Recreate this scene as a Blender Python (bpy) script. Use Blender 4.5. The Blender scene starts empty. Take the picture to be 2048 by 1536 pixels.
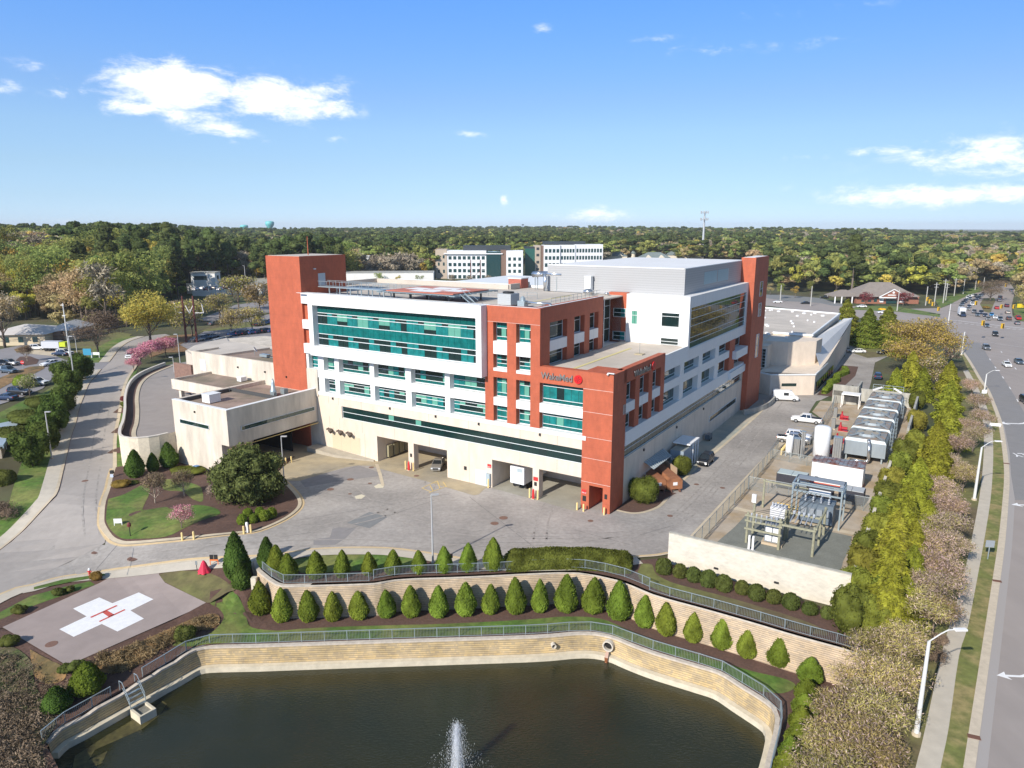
import bpy, bmesh, math, random
import numpy as np
from mathutils import Vector, Matrix
from mathutils.geometry import delaunay_2d_cdt
random.seed(7); np.random.seed(7)
R = math.radians
S = bpy.context.scene
COL = S.collection
# ---------------------------------------------------------------- camera
F, HY, H = 1420.0, 455.0, 40.0
PITCH = math.atan((768 - HY) / F); CP, SP = math.cos(PITCH), math.sin(PITCH)
cd = bpy.data.cameras.new('camera'); cam = bpy.data.objects.new('camera', cd); COL.objects.link(cam)
cd.sensor_width = 36; cd.lens = 36 * F / 2048; cd.clip_start = 0.5; cd.clip_end = 20000
cam.location = (0, 0, H); cam.rotation_euler = (math.pi / 2 - PITCH, 0, 0)
S.camera = cam
# ---------------------------------------------------------------- sky, sun, exposure
SUN_AZ, SUN_EL = R(218.0), R(31.7)
def ray(u, v):
    x = (u - 1024) / F; y = (768 - v) / F
    return (x, CP + y * SP, y * CP - SP)
W_ = bpy.data.worlds.new('World'); S.world = W_; W_.use_nodes = True
def build_world():
    nt = W_.node_tree; N = nt.nodes; Lk = nt.links; N.clear()
    out = N.new('ShaderNodeOutputWorld'); bg = N.new('ShaderNodeBackground'); bg.inputs[1].default_value = SKYS
    sky = N.new('ShaderNodeTexSky'); sky.sky_type = 'NISHITA'; sky.sun_disc = False
    sky.sun_elevation = SUN_EL; sky.sun_rotation = SUN_AZ; sky.altitude = 50; sky.air_density = 1.0; sky.dust_density = 0.0; sky.ozone_density = 1.5
    hs = N.new('ShaderNodeHueSaturation'); hs.inputs['Saturation'].default_value = 1.0; hs.inputs['Hue'].default_value = 0.494
    tc = N.new('ShaderNodeTexCoord'); sep = N.new('ShaderNodeSeparateXYZ'); Lk.new(tc.outputs['Generated'], sep.inputs[0])
    def mt(op, a, b=None):
        m = N.new('ShaderNodeMath'); m.operation = op
        for i, q in enumerate((a, b)):
            if q is None: continue
            if isinstance(q, (int, float)): m.inputs[i].default_value = q
            else: Lk.new(q, m.inputs[i])
        return m.outputs[0]
    cr = N.new('ShaderNodeValToRGB'); els = cr.color_ramp.elements   # air tint by height above the horizon
    st_ = [(0.0,(.37,.552,1.10)),(.037,(.40,.524,.87)),(.076,(.465,.553,.783)),(.12,(.527,.61,.817)),(.163,(.526,.62,.88)),(.204,(.50,.65,.99)),(.273,(.465,.69,1.15)),(.5,(.95,.93,.95)),(.8,(1.0,.93,.88))]
    while len(els) < len(st_): els.new(.5)
    for e_, (p_, c_) in zip(els, st_): e_.position = p_; e_.color = (*[q/2 for q in c_], 1)
    Lk.new(sep.outputs[2], cr.inputs[0])
    vm = N.new('ShaderNodeVectorMath'); vm.operation = 'MULTIPLY'; Lk.new(sky.outputs[0], vm.inputs[0]); Lk.new(cr.outputs[0], vm.inputs[1])
    v2 = N.new('ShaderNodeVectorMath'); v2.operation = 'SCALE'; Lk.new(vm.outputs[0], v2.inputs[0]); Lk.new(mt('SUBTRACT', 2.02, mt('MULTIPLY', sep.outputs[0], 0.62)), v2.inputs['Scale'])
    Lk.new(v2.outputs[0], hs.inputs['Color'])
    az = mt('ARCTAN2', sep.outputs[0], sep.outputs[1]); el = mt('ARCSINE', sep.outputs[2])
    CL = [(350,172,100,36,1.15),(560,196,115,33,.98),(445,258,56,15,.85),(260,215,52,15,.8),(668,212,44,24,.75),(390,232,70,16,.65),(468,284,14,7,.5),
          (1990,306,150,30,.66),(1905,386,210,24,.70),(2040,345,120,24,.6),(1765,300,60,10,.6),(1190,430,62,15,.8),(1008,402,10,13,.62),(130,443,34,7,.4),
          (150,188,52,13,.5),(10,178,26,13,.55),(118,155,18,8,.42),(60,130,45,10,.38),(1080,60,20,10,.5),(945,268,40,9,.45),(668,277,26,8,.42),(725,225,24,10,.4),(850,272,12,5,.4),(540,284,16,6,.4),
          (1420,98,150,10,.36),(1300,80,90,8,.3),(1600,85,130,10,.28),(1600,20,170,10,.3),(1600,315,60,8,.33),(1470,330,30,8,.3)]
    tot = None
    for (u, v, ru, rv, s) in CL:
        d = ray(u, v); l = math.sqrt(sum(c * c for c in d)); a0 = math.atan2(d[0], d[1]); e0 = math.asin(d[2] / l)
        k = F * 1.0
        x = mt('MULTIPLY', mt('SUBTRACT', az, a0), k / ru); y = mt('MULTIPLY', mt('SUBTRACT', el, e0), k / rv)
        g = mt('MULTIPLY', mt('EXPONENT', mt('MULTIPLY', mt('ADD', mt('MULTIPLY', x, x), mt('MULTIPLY', y, y)), -0.8)), s)
        tot = g if tot is None else mt('MAXIMUM', tot, g)
    cmb = N.new('ShaderNodeCombineXYZ'); Lk.new(mt('MULTIPLY', az, 1.0), cmb.inputs[0]); Lk.new(mt('MULTIPLY', el, 2.3), cmb.inputs[1])
    nz = N.new('ShaderNodeTexNoise'); nz.inputs['Scale'].default_value = 20; nz.inputs['Detail'].default_value = 9; nz.inputs['Roughness'].default_value = .68; nz.inputs['Distortion'].default_value = .25
    Lk.new(cmb.outputs[0], nz.inputs['Vector'])
    s1 = mt('ADD', tot, mt('MULTIPLY', mt('SUBTRACT', nz.outputs[0], 0.5), 2.1))
    mr = N.new('ShaderNodeMapRange'); mr.interpolation_type = 'SMOOTHSTEP'; mr.inputs[1].default_value = .22; mr.inputs[2].default_value = 1.12
    Lk.new(s1, mr.inputs[0])
    fac = mt('MULTIPLY', mr.outputs[0], mt('MINIMUM', mt('MULTIPLY', tot, 2.2), 1.0))
    mx = N.new('ShaderNodeMix'); mx.data_type = 'RGBA'; Lk.new(fac, mx.inputs[0]); Lk.new(hs.outputs[0], mx.inputs[6])
    mx.inputs[7].default_value = (CLB, CLB * .985, CLB * .985, 1)
    Lk.new(mx.outputs[2], bg.inputs[0]); Lk.new(bg.outputs[0], out.inputs[0])
SKYS, CLB = 0.116, 8.6
build_world()
sd = bpy.data.lights.new('sun', 'SUN'); sd.energy = 4.2; sd.angle = R(0.5); sd.color = (1.0, 0.93, 0.83)
sun = bpy.data.objects.new('sun', sd); COL.objects.link(sun)
sv = Vector((math.sin(SUN_AZ) * math.cos(SUN_EL), math.cos(SUN_AZ) * math.cos(SUN_EL), math.sin(SUN_EL)))
sun.rotation_euler = sv.to_track_quat('Z', 'Y').to_euler()
S.view_settings.view_transform = 'Standard'; S.view_settings.look = 'None'; S.view_settings.exposure = 0.5; S.view_settings.gamma = 1.0
S.view_settings.use_curve_mapping = False
# ---------------------------------------------------------------- survey helpers: a photo pixel plus a known height gives a real place
def sst(t): t = min(1, max(0, t)); return t * t * (3 - 2 * t)
def at(u, v, z=0.0):
    d = ray(u, v); t = (z - H) / d[2]; return Vector((d[0] * t, d[1] * t, z))
UR = Vector((math.cos(R(57.9)), math.sin(R(57.9)), 0)); UL = Vector((-math.sin(R(57.9)), math.cos(R(57.9)), 0))
UR = Vector((0.53139858, 0.84712192, 0)); UL = Vector((-0.84712192, 0.53139858, 0))
C0 = Vector((13.915, 94.946, 0))
def bl(a, b, z=0.0): return C0 + UL * a + UR * b + Vector((0, 0, z))
def loc_ab(x, y): return ((x - C0.x) * UL.x + (y - C0.y) * UL.y, (x - C0.x) * UR.x + (y - C0.y) * UR.y)
def hz(x, y):
    a, b = loc_ab(x, y)
    z = 5.0 * sst((a - 84) / 45.0)
    if -90 < x < -20 and 30 < y < 110 or x <= -90 and y < 120:
        z += -2.4 * sst(((-x - 30) * .5 + 84 - y) / 15.0) * sst((-x - 24) / 8.0)
    D = math.hypot(x, y)
    z += 13.0 * sst((D - 390) / 130.0) * sst((-x / max(y, 1) - .36) / .14) * (1 - sst((D - 900) / 900.0) * .5)
    w = sst((D - 450) / 2600.0)
    z += w * (7.0 + 7.0 * math.sin(x / 610.0 + 1.3) + 4.5 * math.sin(y / 830.0 + x / 1500.0) + 3.0 * math.sin(x / 260.0 + y / 340.0))
    return z
def atg(u, v, off=0.0):
    z = 0.0
    for _ in range(24):
        p = at(u, v, z); z = .6 * z + .4 * hz(p.x, p.y)
    p.z = z + off; return p
# ---------------------------------------------------------------- materials
MATS = {}
def mat(name, c=(.5,.5,.5), r=.8, m=0.0, var=0.0, sc=1.0, var2=0.0, sc2=.1, bump=0.0, spec=.5, st=(1,1,1), alpha=1.0, trans=0.0, rnd=0.0, rndh=0.0, emi=None, bands=None, tint=None, coat=0.0):
    if name in MATS: return MATS[name]
    M = bpy.data.materials.new(name); M.use_nodes = True; nt = M.node_tree; N = nt.nodes; L = nt.links; N.clear()
    out = N.new('ShaderNodeOutputMaterial'); bs = N.new('ShaderNodeBsdfPrincipled')
    bs.inputs['Roughness'].default_value = r; bs.inputs['Metallic'].default_value = m; bs.inputs['Specular IOR Level'].default_value = spec
    bs.inputs['Coat Weight'].default_value = coat
    col = None
    def rgb():
        n = N.new('ShaderNodeRGB'); n.outputs[0].default_value = (*c, 1); return n.outputs[0]
    col = rgb()
    geo = N.new('ShaderNodeNewGeometry')
    def mult(col, fac):
        mx = N.new('ShaderNodeVectorMath'); mx.operation = 'SCALE'; L.new(col, mx.inputs[0]); L.new(fac, mx.inputs['Scale']); return mx.outputs[0]
    def noise(sc, det=6, rough=.6):
        mp = N.new('ShaderNodeMapping'); mp.inputs['Scale'].default_value = st; L.new(geo.outputs['Position'], mp.inputs[0])
        n = N.new('ShaderNodeTexNoise'); n.inputs['Scale'].default_value = sc; n.inputs['Detail'].default_value = det; n.inputs['Roughness'].default_value = rough
        L.new(mp.outputs[0], n.inputs['Vector']); return n.outputs[0]
    def rng(x, a, b, lo=.3, hi=.7):
        q = N.new('ShaderNodeMapRange'); q.inputs[1].default_value = lo; q.inputs[2].default_value = hi; q.inputs[3].default_value = a; q.inputs[4].default_value = b; L.new(x, q.inputs[0]); return q.outputs[0]
    n1 = None
    if tint:
        q = N.new('ShaderNodeMix'); q.data_type = 'RGBA'; L.new(rng(noise(tint[1]), 0, 1, .42, .6), q.inputs[0]); L.new(col, q.inputs[6]); q.inputs[7].default_value = (*tint[0], 1); col = q.outputs[2]
    if var:
        n1 = noise(sc); col = mult(col, rng(n1, 1 - var, 1 + var))
    if var2: col = mult(col, rng(noise(sc2, 4), 1 - var2, 1 + var2))
    if bands:   # (axis, period, line fraction, darkness)
        ax, per, fr, dk = bands
        sp = N.new('ShaderNodeSeparateXYZ'); L.new(geo.outputs['Position'], sp.inputs[0])
        d = N.new('ShaderNodeMath'); d.operation = 'MULTIPLY'; d.inputs[1].default_value = 1 / per; L.new(sp.outputs[ax], d.inputs[0])
        f = N.new('ShaderNodeMath'); f.operation = 'FRACT'; L.new(d.outputs[0], f.inputs[0])
        lt = N.new('ShaderNodeMath'); lt.operation = 'LESS_THAN'; lt.inputs[1].default_value = fr; L.new(f.outputs[0], lt.inputs[0])
        q = N.new('ShaderNodeMapRange'); q.inputs[3].default_value = 1; q.inputs[4].default_value = 1 - dk; L.new(lt.outputs[0], q.inputs[0]); col = mult(col, q.outputs[0])
    if rnd or rndh:
        oi = N.new('ShaderNodeObjectInfo')
        h = N.new('ShaderNodeHueSaturation'); L.new(col, h.inputs['Color'])
        if rndh: L.new(rng(oi.outputs['Random'], .5 - rndh, .5 + rndh, 0, 1), h.inputs['Hue'])
        w = N.new('ShaderNodeMath'); w.operation = 'MULTIPLY'; w.inputs[1].default_value = 7.13; L.new(oi.outputs['Random'], w.inputs[0])
        fr2 = N.new('ShaderNodeMath'); fr2.operation = 'FRACT'; L.new(w.outputs[0], fr2.inputs[0])
        L.new(rng(fr2.outputs[0], 1 - rnd, 1 + rnd, 0, 1), h.inputs['Value']); col = h.outputs[0]
    L.new(col, bs.inputs['Base Color'])
    if bump:
        b = N.new('ShaderNodeBump'); b.inputs['Strength'].default_value = 1; b.inputs['Distance'].default_value = bump; L.new(n1 if n1 is not None else noise(sc), b.inputs['Height']); L.new(b.outputs[0], bs.inputs['Normal'])
    if alpha < 1: bs.inputs['Alpha'].default_value = alpha
    if emi: bs.inputs['Emission Color'].default_value = (*emi[0], 1); bs.inputs['Emission Strength'].default_value = emi[1]
    sh = bs.outputs[0]
    if trans:
        t = N.new('ShaderNodeBsdfTranslucent'); L.new(col, t.inputs[0]); ms = N.new('ShaderNodeMixShader'); ms.inputs[0].default_value = trans
        L.new(bs.outputs[0], ms.inputs[1]); L.new(t.outputs[0], ms.inputs[2]); sh = ms.outputs[0]
    L.new(sh, out.inputs[0]); MATS[name] = M; return M
asphalt = mat('asphalt_weathered', (.355,.325,.295), .92, var=.15, sc=1.6, var2=.2, sc2=.09, bump=.01, tint=((.285,.262,.24), .055))
asph_road = mat('asphalt_road', (.36,.325,.295), .92, var=.07, sc=.9, var2=.12, sc2=.05)
asph_dark = mat('asphalt_patch', (.20,.205,.205), .92, var=.10, sc=1.5)
asph_lot = mat('asphalt_lot', (.26,.245,.25), .92, var=.1, sc=.5)
concrete = mat('concrete_pale', (.52,.44,.32), .9, var=.09, sc=.8, var2=.12, sc2=.15)
conc_walk = mat('concrete_walk', (.50,.45,.37), .9, var=.08, sc=.8, bands=None)
conc_grey = mat('concrete_grey_wall', (.36,.35,.31), .9, var=.2, sc=.35, st=(1,1,.35), var2=.15, sc2=.7)
conc_cream = mat('concrete_board_cream', (.60,.55,.46), .88, var=.10, sc=.5, st=(1,1,2.2), var2=.10, sc2=1.5)
grass = mat('grass', (.075,.145,.018), .95, var=.3, sc=1.4, var2=.25, sc2=.22, bump=.05, tint=((.16,.175,.045), .16))
grass2 = mat('grass_dull', (.15,.155,.045), .95, var=.3, sc=.9, tint=((.13,.10,.05), .05))
wood_fl = mat('woodland_floor', (.085,.075,.035), .95, var=.4, sc=.05, tint=((.06,.08,.025), .02))
mulch = mat('mulch', (.105,.058,.042), .95, var=.22, sc=3.0, var2=.15, sc2=.3, bump=.05)
drygrass = mat('straw_grass', (.27,.16,.065), .95, var=.3, sc=1.2, tint=((.12,.09,.035), .5), bump=.08)
gravel = mat('gravel_grey', (.185,.19,.165), .95, var=.14, sc=5, var2=.12, sc2=.5, bump=.03)
soil = mat('yard_soil_concrete', (.42,.355,.28), .93, var=.14, sc=.7, tint=((.37,.275,.17), .18))
paint_w = mat('white_paint', (.80,.79,.78), .7, var=.06, sc=2)
paint_y = mat('yellow_paint', (.62,.45,.16), .8, var=.2, sc=4)
paint_r = mat('red_paint', (.55,.09,.07), .8)
rust = mat('rust_iron', (.16,.075,.05), .85)
# ---------------------------------------------------------------- mesh building
class MB:
    def __init__(s): s.v = []; s.f = []; s.m = []
    def add(s, vs, fs, mi=0):
        o = len(s.v); s.v.extend(tuple(p) for p in vs); s.f.extend(tuple(o + i for i in f) for f in fs)
        s.m.extend([mi] * len(fs) if isinstance(mi, int) else mi); return s
    def box(s, x0, x1, y0, y1, z0, z1, mi=0):
        if x0 > x1: x0, x1 = x1, x0
        if y0 > y1: y0, y1 = y1, y0
        if z0 > z1: z0, z1 = z1, z0
        return s.add([(x0,y0,z0),(x1,y0,z0),(x1,y1,z0),(x0,y1,z0),(x0,y0,z1),(x1,y0,z1),(x1,y1,z1),(x0,y1,z1)],
              [(0,3,2,1),(4,5,6,7),(0,1,5,4),(1,2,6,5),(2,3,7,6),(3,0,4,7)], mi)
    def ab(s, a0, a1, b0, b1, z0, z1, mi=0): return s.box(b0, b1, a0, a1, z0, z1, mi)
    def prism(s, P, z0, z1, mi=0, mt=None, mb=None):
        n = len(P); A = sum(P[i][0]*P[(i+1)%n][1]-P[(i+1)%n][0]*P[i][1] for i in range(n))
        if A < 0: P = P[::-1]
        z0s = z0 if isinstance(z0, (list, tuple)) else [z0]*n; z1s = z1 if isinstance(z1, (list, tuple)) else [z1]*n
        if A < 0: z0s = z0s[::-1]; z1s = z1s[::-1]
        vs = [(p[0],p[1],z) for p, z in zip(P, z0s)] + [(p[0],p[1],z) for p, z in zip(P, z1s)]
        fs = [(i,(i+1)%n,n+(i+1)%n,n+i) for i in range(n)] + [tuple(range(n,2*n)), tuple(range(n-1,-1,-1))]
        return s.add(vs, fs, [mi]*n + [mi if mt is None else mt, mi if mb is None else mb])
    def cyl(s, p0, p1, r0, r1=None, n=10, mi=0, cap=True):
        r1 = r0 if r1 is None else r1
        p0 = Vector(p0); p1 = Vector(p1); d = (p1 - p0); d = d.normalized() if d.length > 1e-9 else Vector((0,0,1))
        u = d.orthogonal().normalized(); w = d.cross(u); vs = []
        for p, r in ((p0, r0), (p1, r1)):
            for i in range(n):
                t = 2*math.pi*i/n; vs.append(p + (u*math.cos(t) + w*math.sin(t))*r)
        fs = [(i,(i+1)%n,n+(i+1)%n,n+i) for i in range(n)]
        if cap: fs += [tuple(range(n-1,-1,-1)), tuple(range(n,2*n))]
        return s.add(vs, fs, mi)
    def tube(s, P, r, n=6, mi=0):
        for i in range(len(P)-1): s.cyl(P[i], P[i+1], r, r, n, mi)
        return s
    def beam(s, p0, p1, w, h=None, mi=0):    # square bar between two points
        h = h or w; p0 = Vector(p0); p1 = Vector(p1); d = (p1-p0).normalized()
        up = Vector((0,0,1)) if abs(d.z) < .95 else Vector((1,0,0)); x = d.cross(up).normalized()*w/2; y = x.cross(d).normalized()*h/2
        vs = [p+a+b for p in (p0,p1) for a, b in ((-x,-y),(x,-y),(x,y),(-x,y))]
        return s.add(vs, [(0,1,2,3),(7,6,5,4),(0,4,5,1),(1,5,6,2),(2,6,7,3),(3,7,4,0)], mi)
    def lathe(s, prof, n=16, c=(0,0,0), mi=0):
        m = len(prof); vs = [(c[0]+r*math.cos(2*math.pi*i/n), c[1]+r*math.sin(2*math.pi*i/n), c[2]+z) for r, z in prof for i in range(n)]
        fs = [(j*n+i, j*n+(i+1)%n, (j+1)*n+(i+1)%n, (j+1)*n+i) for j in range(m-1) for i in range(n)]
        return s.add(vs, fs, mi)
    def obj(s, name, mats, parent=None, smooth=False, loc=None, rz=0, **kw):
        me = bpy.data.meshes.new(name); me.from_pydata([tuple(v) for v in s.v], [], s.f)
        mats = mats if isinstance(mats, (list, tuple)) else [mats]
        for q in mats: me.materials.append(q)
        if len(mats) > 1: me.polygons.foreach_set('material_index', s.m)
        if smooth: me.polygons.foreach_set('use_smooth', [True]*len(s.f))
        me.update(); o = bpy.data.objects.new(name, me); COL.objects.link(o)
        if parent is not None: o.parent = parent
        if loc is not None: o.location = loc
        o.rotation_euler[2] = rz; props(o, **kw); return o
def props(o, label=None, cat=None, group=None, kind=None):
    if label: o['label'] = label
    if cat: o['category'] = cat
    if group: o['group'] = group
    if kind: o['kind'] = kind
    return o
def thing(name, label, cat, loc=(0,0,0), rz=0.0, group=None, sc=None):
    o = bpy.data.objects.new(name, None); COL.objects.link(o); o.location = loc; o.rotation_euler[2] = rz; o.empty_display_size = .5
    if sc: o.scale = (sc,)*3 if isinstance(sc, (int, float)) else sc
    return props(o, label, cat, group)
CH = {}
def dup(root, loc, rz=0.0, sc=1.0, label=None, group=None, matmap=None):
    kids = [(c, list(c.children)) for c in root.children]
    r = root.copy(); COL.objects.link(r); r.location = loc; r.rotation_euler[2] = rz; r.scale = (sc,)*3 if isinstance(sc, (int, float)) else sc
    for c, g in kids:
        k = c.copy(); COL.objects.link(k); k.parent = r
        if matmap and c.name.split('.')[0] in matmap:
            k.data = c.data.copy(); k.data.materials[0] = matmap[c.name.split('.')[0]]
        for d in g: e = d.copy(); COL.objects.link(e); e.parent = k
    if label: r['label'] = label
    if group: r['group'] = group
    return r
ORD = ['first','second','third','fourth','fifth','sixth','seventh','eighth','ninth','tenth','eleventh','twelfth','thirteenth','fourteenth','fifteenth','sixteenth','seventeenth','eighteenth','nineteenth','twentieth','twenty-first','twenty-second','twenty-third','twenty-fourth','twenty-fifth','twenty-sixth','twenty-seventh','twenty-eighth','twenty-ninth','thirtieth']
def inpoly(x, y, P):
    c = False; j = len(P)-1
    for i in range(len(P)):
        if (P[i][1] > y) != (P[j][1] > y) and x < (P[j][0]-P[i][0])*(y-P[i][1])/(P[j][1]-P[i][1])+P[i][0]: c = not c
        j = i
    return c
def smooth_line(P, k=4):
    P = [Vector(p) for p in P]; out = []
    for i in range(len(P)-1):
        p0 = P[max(i-1,0)]; p1 = P[i]; p2 = P[i+1]; p3 = P[min(i+2,len(P)-1)]
        for j in range(k):
            t = j/k; out.append(.5*((2*p1)+(-p0+p2)*t+(2*p0-5*p1+4*p2-p3)*t*t+(-p0+3*p1-3*p2+p3)*t**3))
    out.append(P[-1]); return out
def sheet(name, P, mt, off=0.0, zf=None, step=None, holes=(), thick=0.0, pts=(), **kw):
    """a ground sheet over polygon P (world xy), following zf, cut by holes"""
    zf = zf or hz; P = [(p[0], p[1]) for p in P]; vs = []; es = []
    for ring in [P] + [[(q[0], q[1]) for q in h] for h in holes]:
        d = []
        for i in range(len(ring)):
            a = ring[i]; b = ring[(i+1) % len(ring)]; n = 1 if not step else max(1, int(math.hypot(b[0]-a[0], b[1]-a[1])/step))
            d += [(a[0]+(b[0]-a[0])*k/n, a[1]+(b[1]-a[1])*k/n) for k in range(n)]
        o = len(vs); vs += d; es += [(o+i, o+(i+1) % len(d)) for i in range(len(d))]
    if step:
        xs = [p[0] for p in P]; ys = [p[1] for p in P]
        x = min(xs)
        while x < max(xs):
            y = min(ys)
            while y < max(ys):
                if inpoly(x+.01, y+.013, P): vs.append((x+.01, y+.013))
                y += step
            x += step
    vs += list(pts)
    v2, e2, f2, *_ = delaunay_2d_cdt([Vector(p) for p in vs], es, [], 0, 1e-4)
    mb = MB(); mb.v = [(p.x, p.y, zf(p.x, p.y)+off) for p in v2]
    for f in f2:
        cx = sum(v2[i].x for i in f)/len(f); cy = sum(v2[i].y for i in f)/len(f)
        if inpoly(cx, cy, P) and not any(inpoly(cx, cy, h) for h in holes): mb.f.append(tuple(f)); mb.m.append(0)
    if thick:   # skirt
        ring = [Vector((p[0], p[1], 0)) for p in P]; n = len(ring); o = len(mb.v)
        for p in ring: z = zf(p.x, p.y)+off; mb.v += [(p.x,p.y,z),(p.x,p.y,z-thick)]
        for i in range(n): j = (i+1) % n; mb.f.append((o+2*i, o+2*i+1, o+2*j+1, o+2*j)); mb.m.append(0)
    kw.setdefault('kind', 'structure'); return mb.obj(name, mt, **kw)
def strip(name, L, Rr, mt, off=.004, zf=None, n=1, **kw):
    """quad strip between two polylines of equal length"""
    zf = zf or hz; mb = MB()
    for i in range(len(L)):
        for k in range(n+1):
            p = Vector(L[i]).lerp(Vector(Rr[i]), k/n); mb.v.append((p.x, p.y, zf(p.x, p.y)+off))
    for i in range(len(L)-1):
        for k in range(n): a = i*(n+1)+k; mb.f.append((a, a+1, a+n+2, a+n+1)); mb.m.append(0)
    kw.setdefault('kind', 'structure'); return mb.obj(name, mt, **kw)
def offs(P, d):
    out = []
    for i in range(len(P)):
        t = (Vector(P[min(i+1,len(P)-1)])-Vector(P[max(i-1,0)])); t.z = 0; t.normalize(); out.append(Vector(P[i])+Vector((-t.y, t.x, 0))*d)
    return out
def wallstrip(mb, P, w, z0, z1, mi=0, base=None):
    """solid wall along polyline P (left offset w); z0/z1 numbers or functions of index"""
    Q = offs(P, w); n = len(P); o = len(mb.v); g = lambda z, i: z(i) if callable(z) else z
    for i in range(n):
        zb = (base(P[i].x, P[i].y) if base else 0)
        for p in (P[i], Q[i]): mb.v += [(p[0],p[1],zb+g(z0,i)), (p[0],p[1],zb+g(z1,i))]
    for i in range(n-1):
        a = o+4*i; b = a+4
        for f in ((a,b,b+1,a+1),(a+2,a+3,b+3,b+2),(a+1,b+1,b+3,a+3),(a,a+2,b+2,b)): mb.f.append(f); mb.m.append(mi)
    for a in (o, o+4*(n-1)): mb.f.append((a,a+1,a+3,a+2)); mb.m.append(mi)
def resample(P, d):
    P = [Vector(p) for p in P]; out = [P[0]]; acc = 0
    for i in range(len(P)-1):
        s = P[i]; e = P[i+1]; l = (e-s).length
        while acc + l >= d:
            t = (d-acc)/l; s = s.lerp(e, t); out.append(s.copy()); l = (e-s).length; acc = 0
        acc += l
    if (out[-1]-P[-1]).length > d*.3: out.append(P[-1])
    return out
# ================================================================ THE LAND
UWpx = [(508,1119),(509,1128),(513,1138),(525,1149),(542,1162),(562,1171),(600,1171),(680,1168.5),(750,1166),(800,1158),(912,1154),(1000,1150),(1057,1147),(1145,1144.5),(1200,1152),(1250,1165),(1310,1190),(1415,1219),(1515,1247.5),(1590,1270),(1700,1300),(1735,1312)]
UW = [at(u, v, 0) for u, v in UWpx]
CWpx = [(96,1484,-4.9),(120,1459.5,-4.8),(160,1437,-4.7),(202,1412,-4.6),(250,1384,-4.5),(282,1364,-4.3),(320,1341,-4.2),(357,1319,-4.05),(390,1300,-4),(425,1294,-4),(512,1292,-4),(600,1289,-4),(750,1284,-4),(912,1279,-4),(1075,1273.5,-4),(1150,1267.5,-4),(1190,1268,-4),(1225,1275,-4),(1262,1290,-4),(1312,1308,-4),(1400,1334,-4),(1440,1347,-4),(1480,1372,-4),(1525,1400,-4),(1545,1416,-4),(1552,1436,-4),(1547,1470,-4),(1534,1520,-4),(1515,1600,-4),(1480,1720,-4)]
CW = [at(*q) for q in CWpx]
pond_hole = offs(CW, .35)
pond_hole = [(p.x, p.y) for p in pond_hole] + [tuple(at(u, v, -4)[:2]) for u, v in ((1000,1950),(200,1850),(140,1600),(112,1515))]
LOW = [tuple(p[:2]) for p in UW] + [tuple(at(u, v)[:2]) for u, v in ((1790,1318),(1893,1262),(1868,1377),(1846,1477),(1826,1560),(1790,1800),(900,2300),(-400,1900))] + [tuple(atg(u, v)[:2]) for u, v in ((-400,1450),(-150,1310),(-60,1275),(5,1256),(135,1333),(200,1303),(270,1271),(340,1239),(412,1207),(455,1168),(490,1135))]
ctl = [(480,1166,-.9),(486,1187,-1.8),(470,1200,-2.3),(440,1200,-2.5),(430,1230,-2.9),(460,1240,-3.3),(500,1262,-3.95),(505,1215,-3.3),(522,1225,-3.9),(400,1265,-3.4),
       (560,1260,-4),(620,1255,-4),(700,1252,-4),(800,1250,-4),(900,1247,-4),(1000,1243,-4),(1100,1240,-4),(1200,1243,-4),(1300,1272,-4),(1400,1300,-4),(1500,1330,-4),(1600,1345,-4),(560,1280,-4),(700,1275,-4),(1000,1262,-4),(1250,1270,-4),(1350,1300,-4),(1480,1345,-4),(1560,1380,-4),
       (540,1225,-4),(620,1228,-4),(700,1228,-4),(800,1228,-4),(900,1226,-4),(1000,1222,-4),(1100,1217,-4),(1200,1217,-4),(1300,1245,-4),(1400,1270,-4),(1500,1300,-4),(1600,1325,-4),(1680,1340,-4),
       (1580,1450,-4),(1570,1536,-4),(1600,1480,-4),(1640,1420,-3.9),(1700,1370,-3),(1750,1340,-1.6),(1740,1318,-1.5),(1790,1318,0),(1893,1262,0),(1868,1377,0),(1846,1477,0),(1826,1560,0),(1790,1700,0),(1780,1420,-1.4),(1740,1480,-2),(1690,1540,-2.8),(1640,1540,-3.6),(1600,1700,-4),
       (200,1360,-3.7),(150,1400,-4.2),(90,1380,-3.6),(60,1430,-4.2),(20,1340,-3.0),(0,1400,-3.8),(-100,1400,-3.5),(40,1500,-4.8),(-100,1550,-4.5),(90,1530,-5),(-200,1340,-2.8),(240,1330,-3.4),(300,1300,-3.2),(350,1280,-3.3),(110,1440,-4.6),(180,1400,-4.4),(100,1600,-5),(0,1800,-5)]
ctl = [at(u, v, z) for u, v, z in ctl] + [p.copy() for p in CW]
CT = np.array([tuple(p) for p in ctl])
GX0, GY0, GN = -120.0, 15.0, 200
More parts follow.
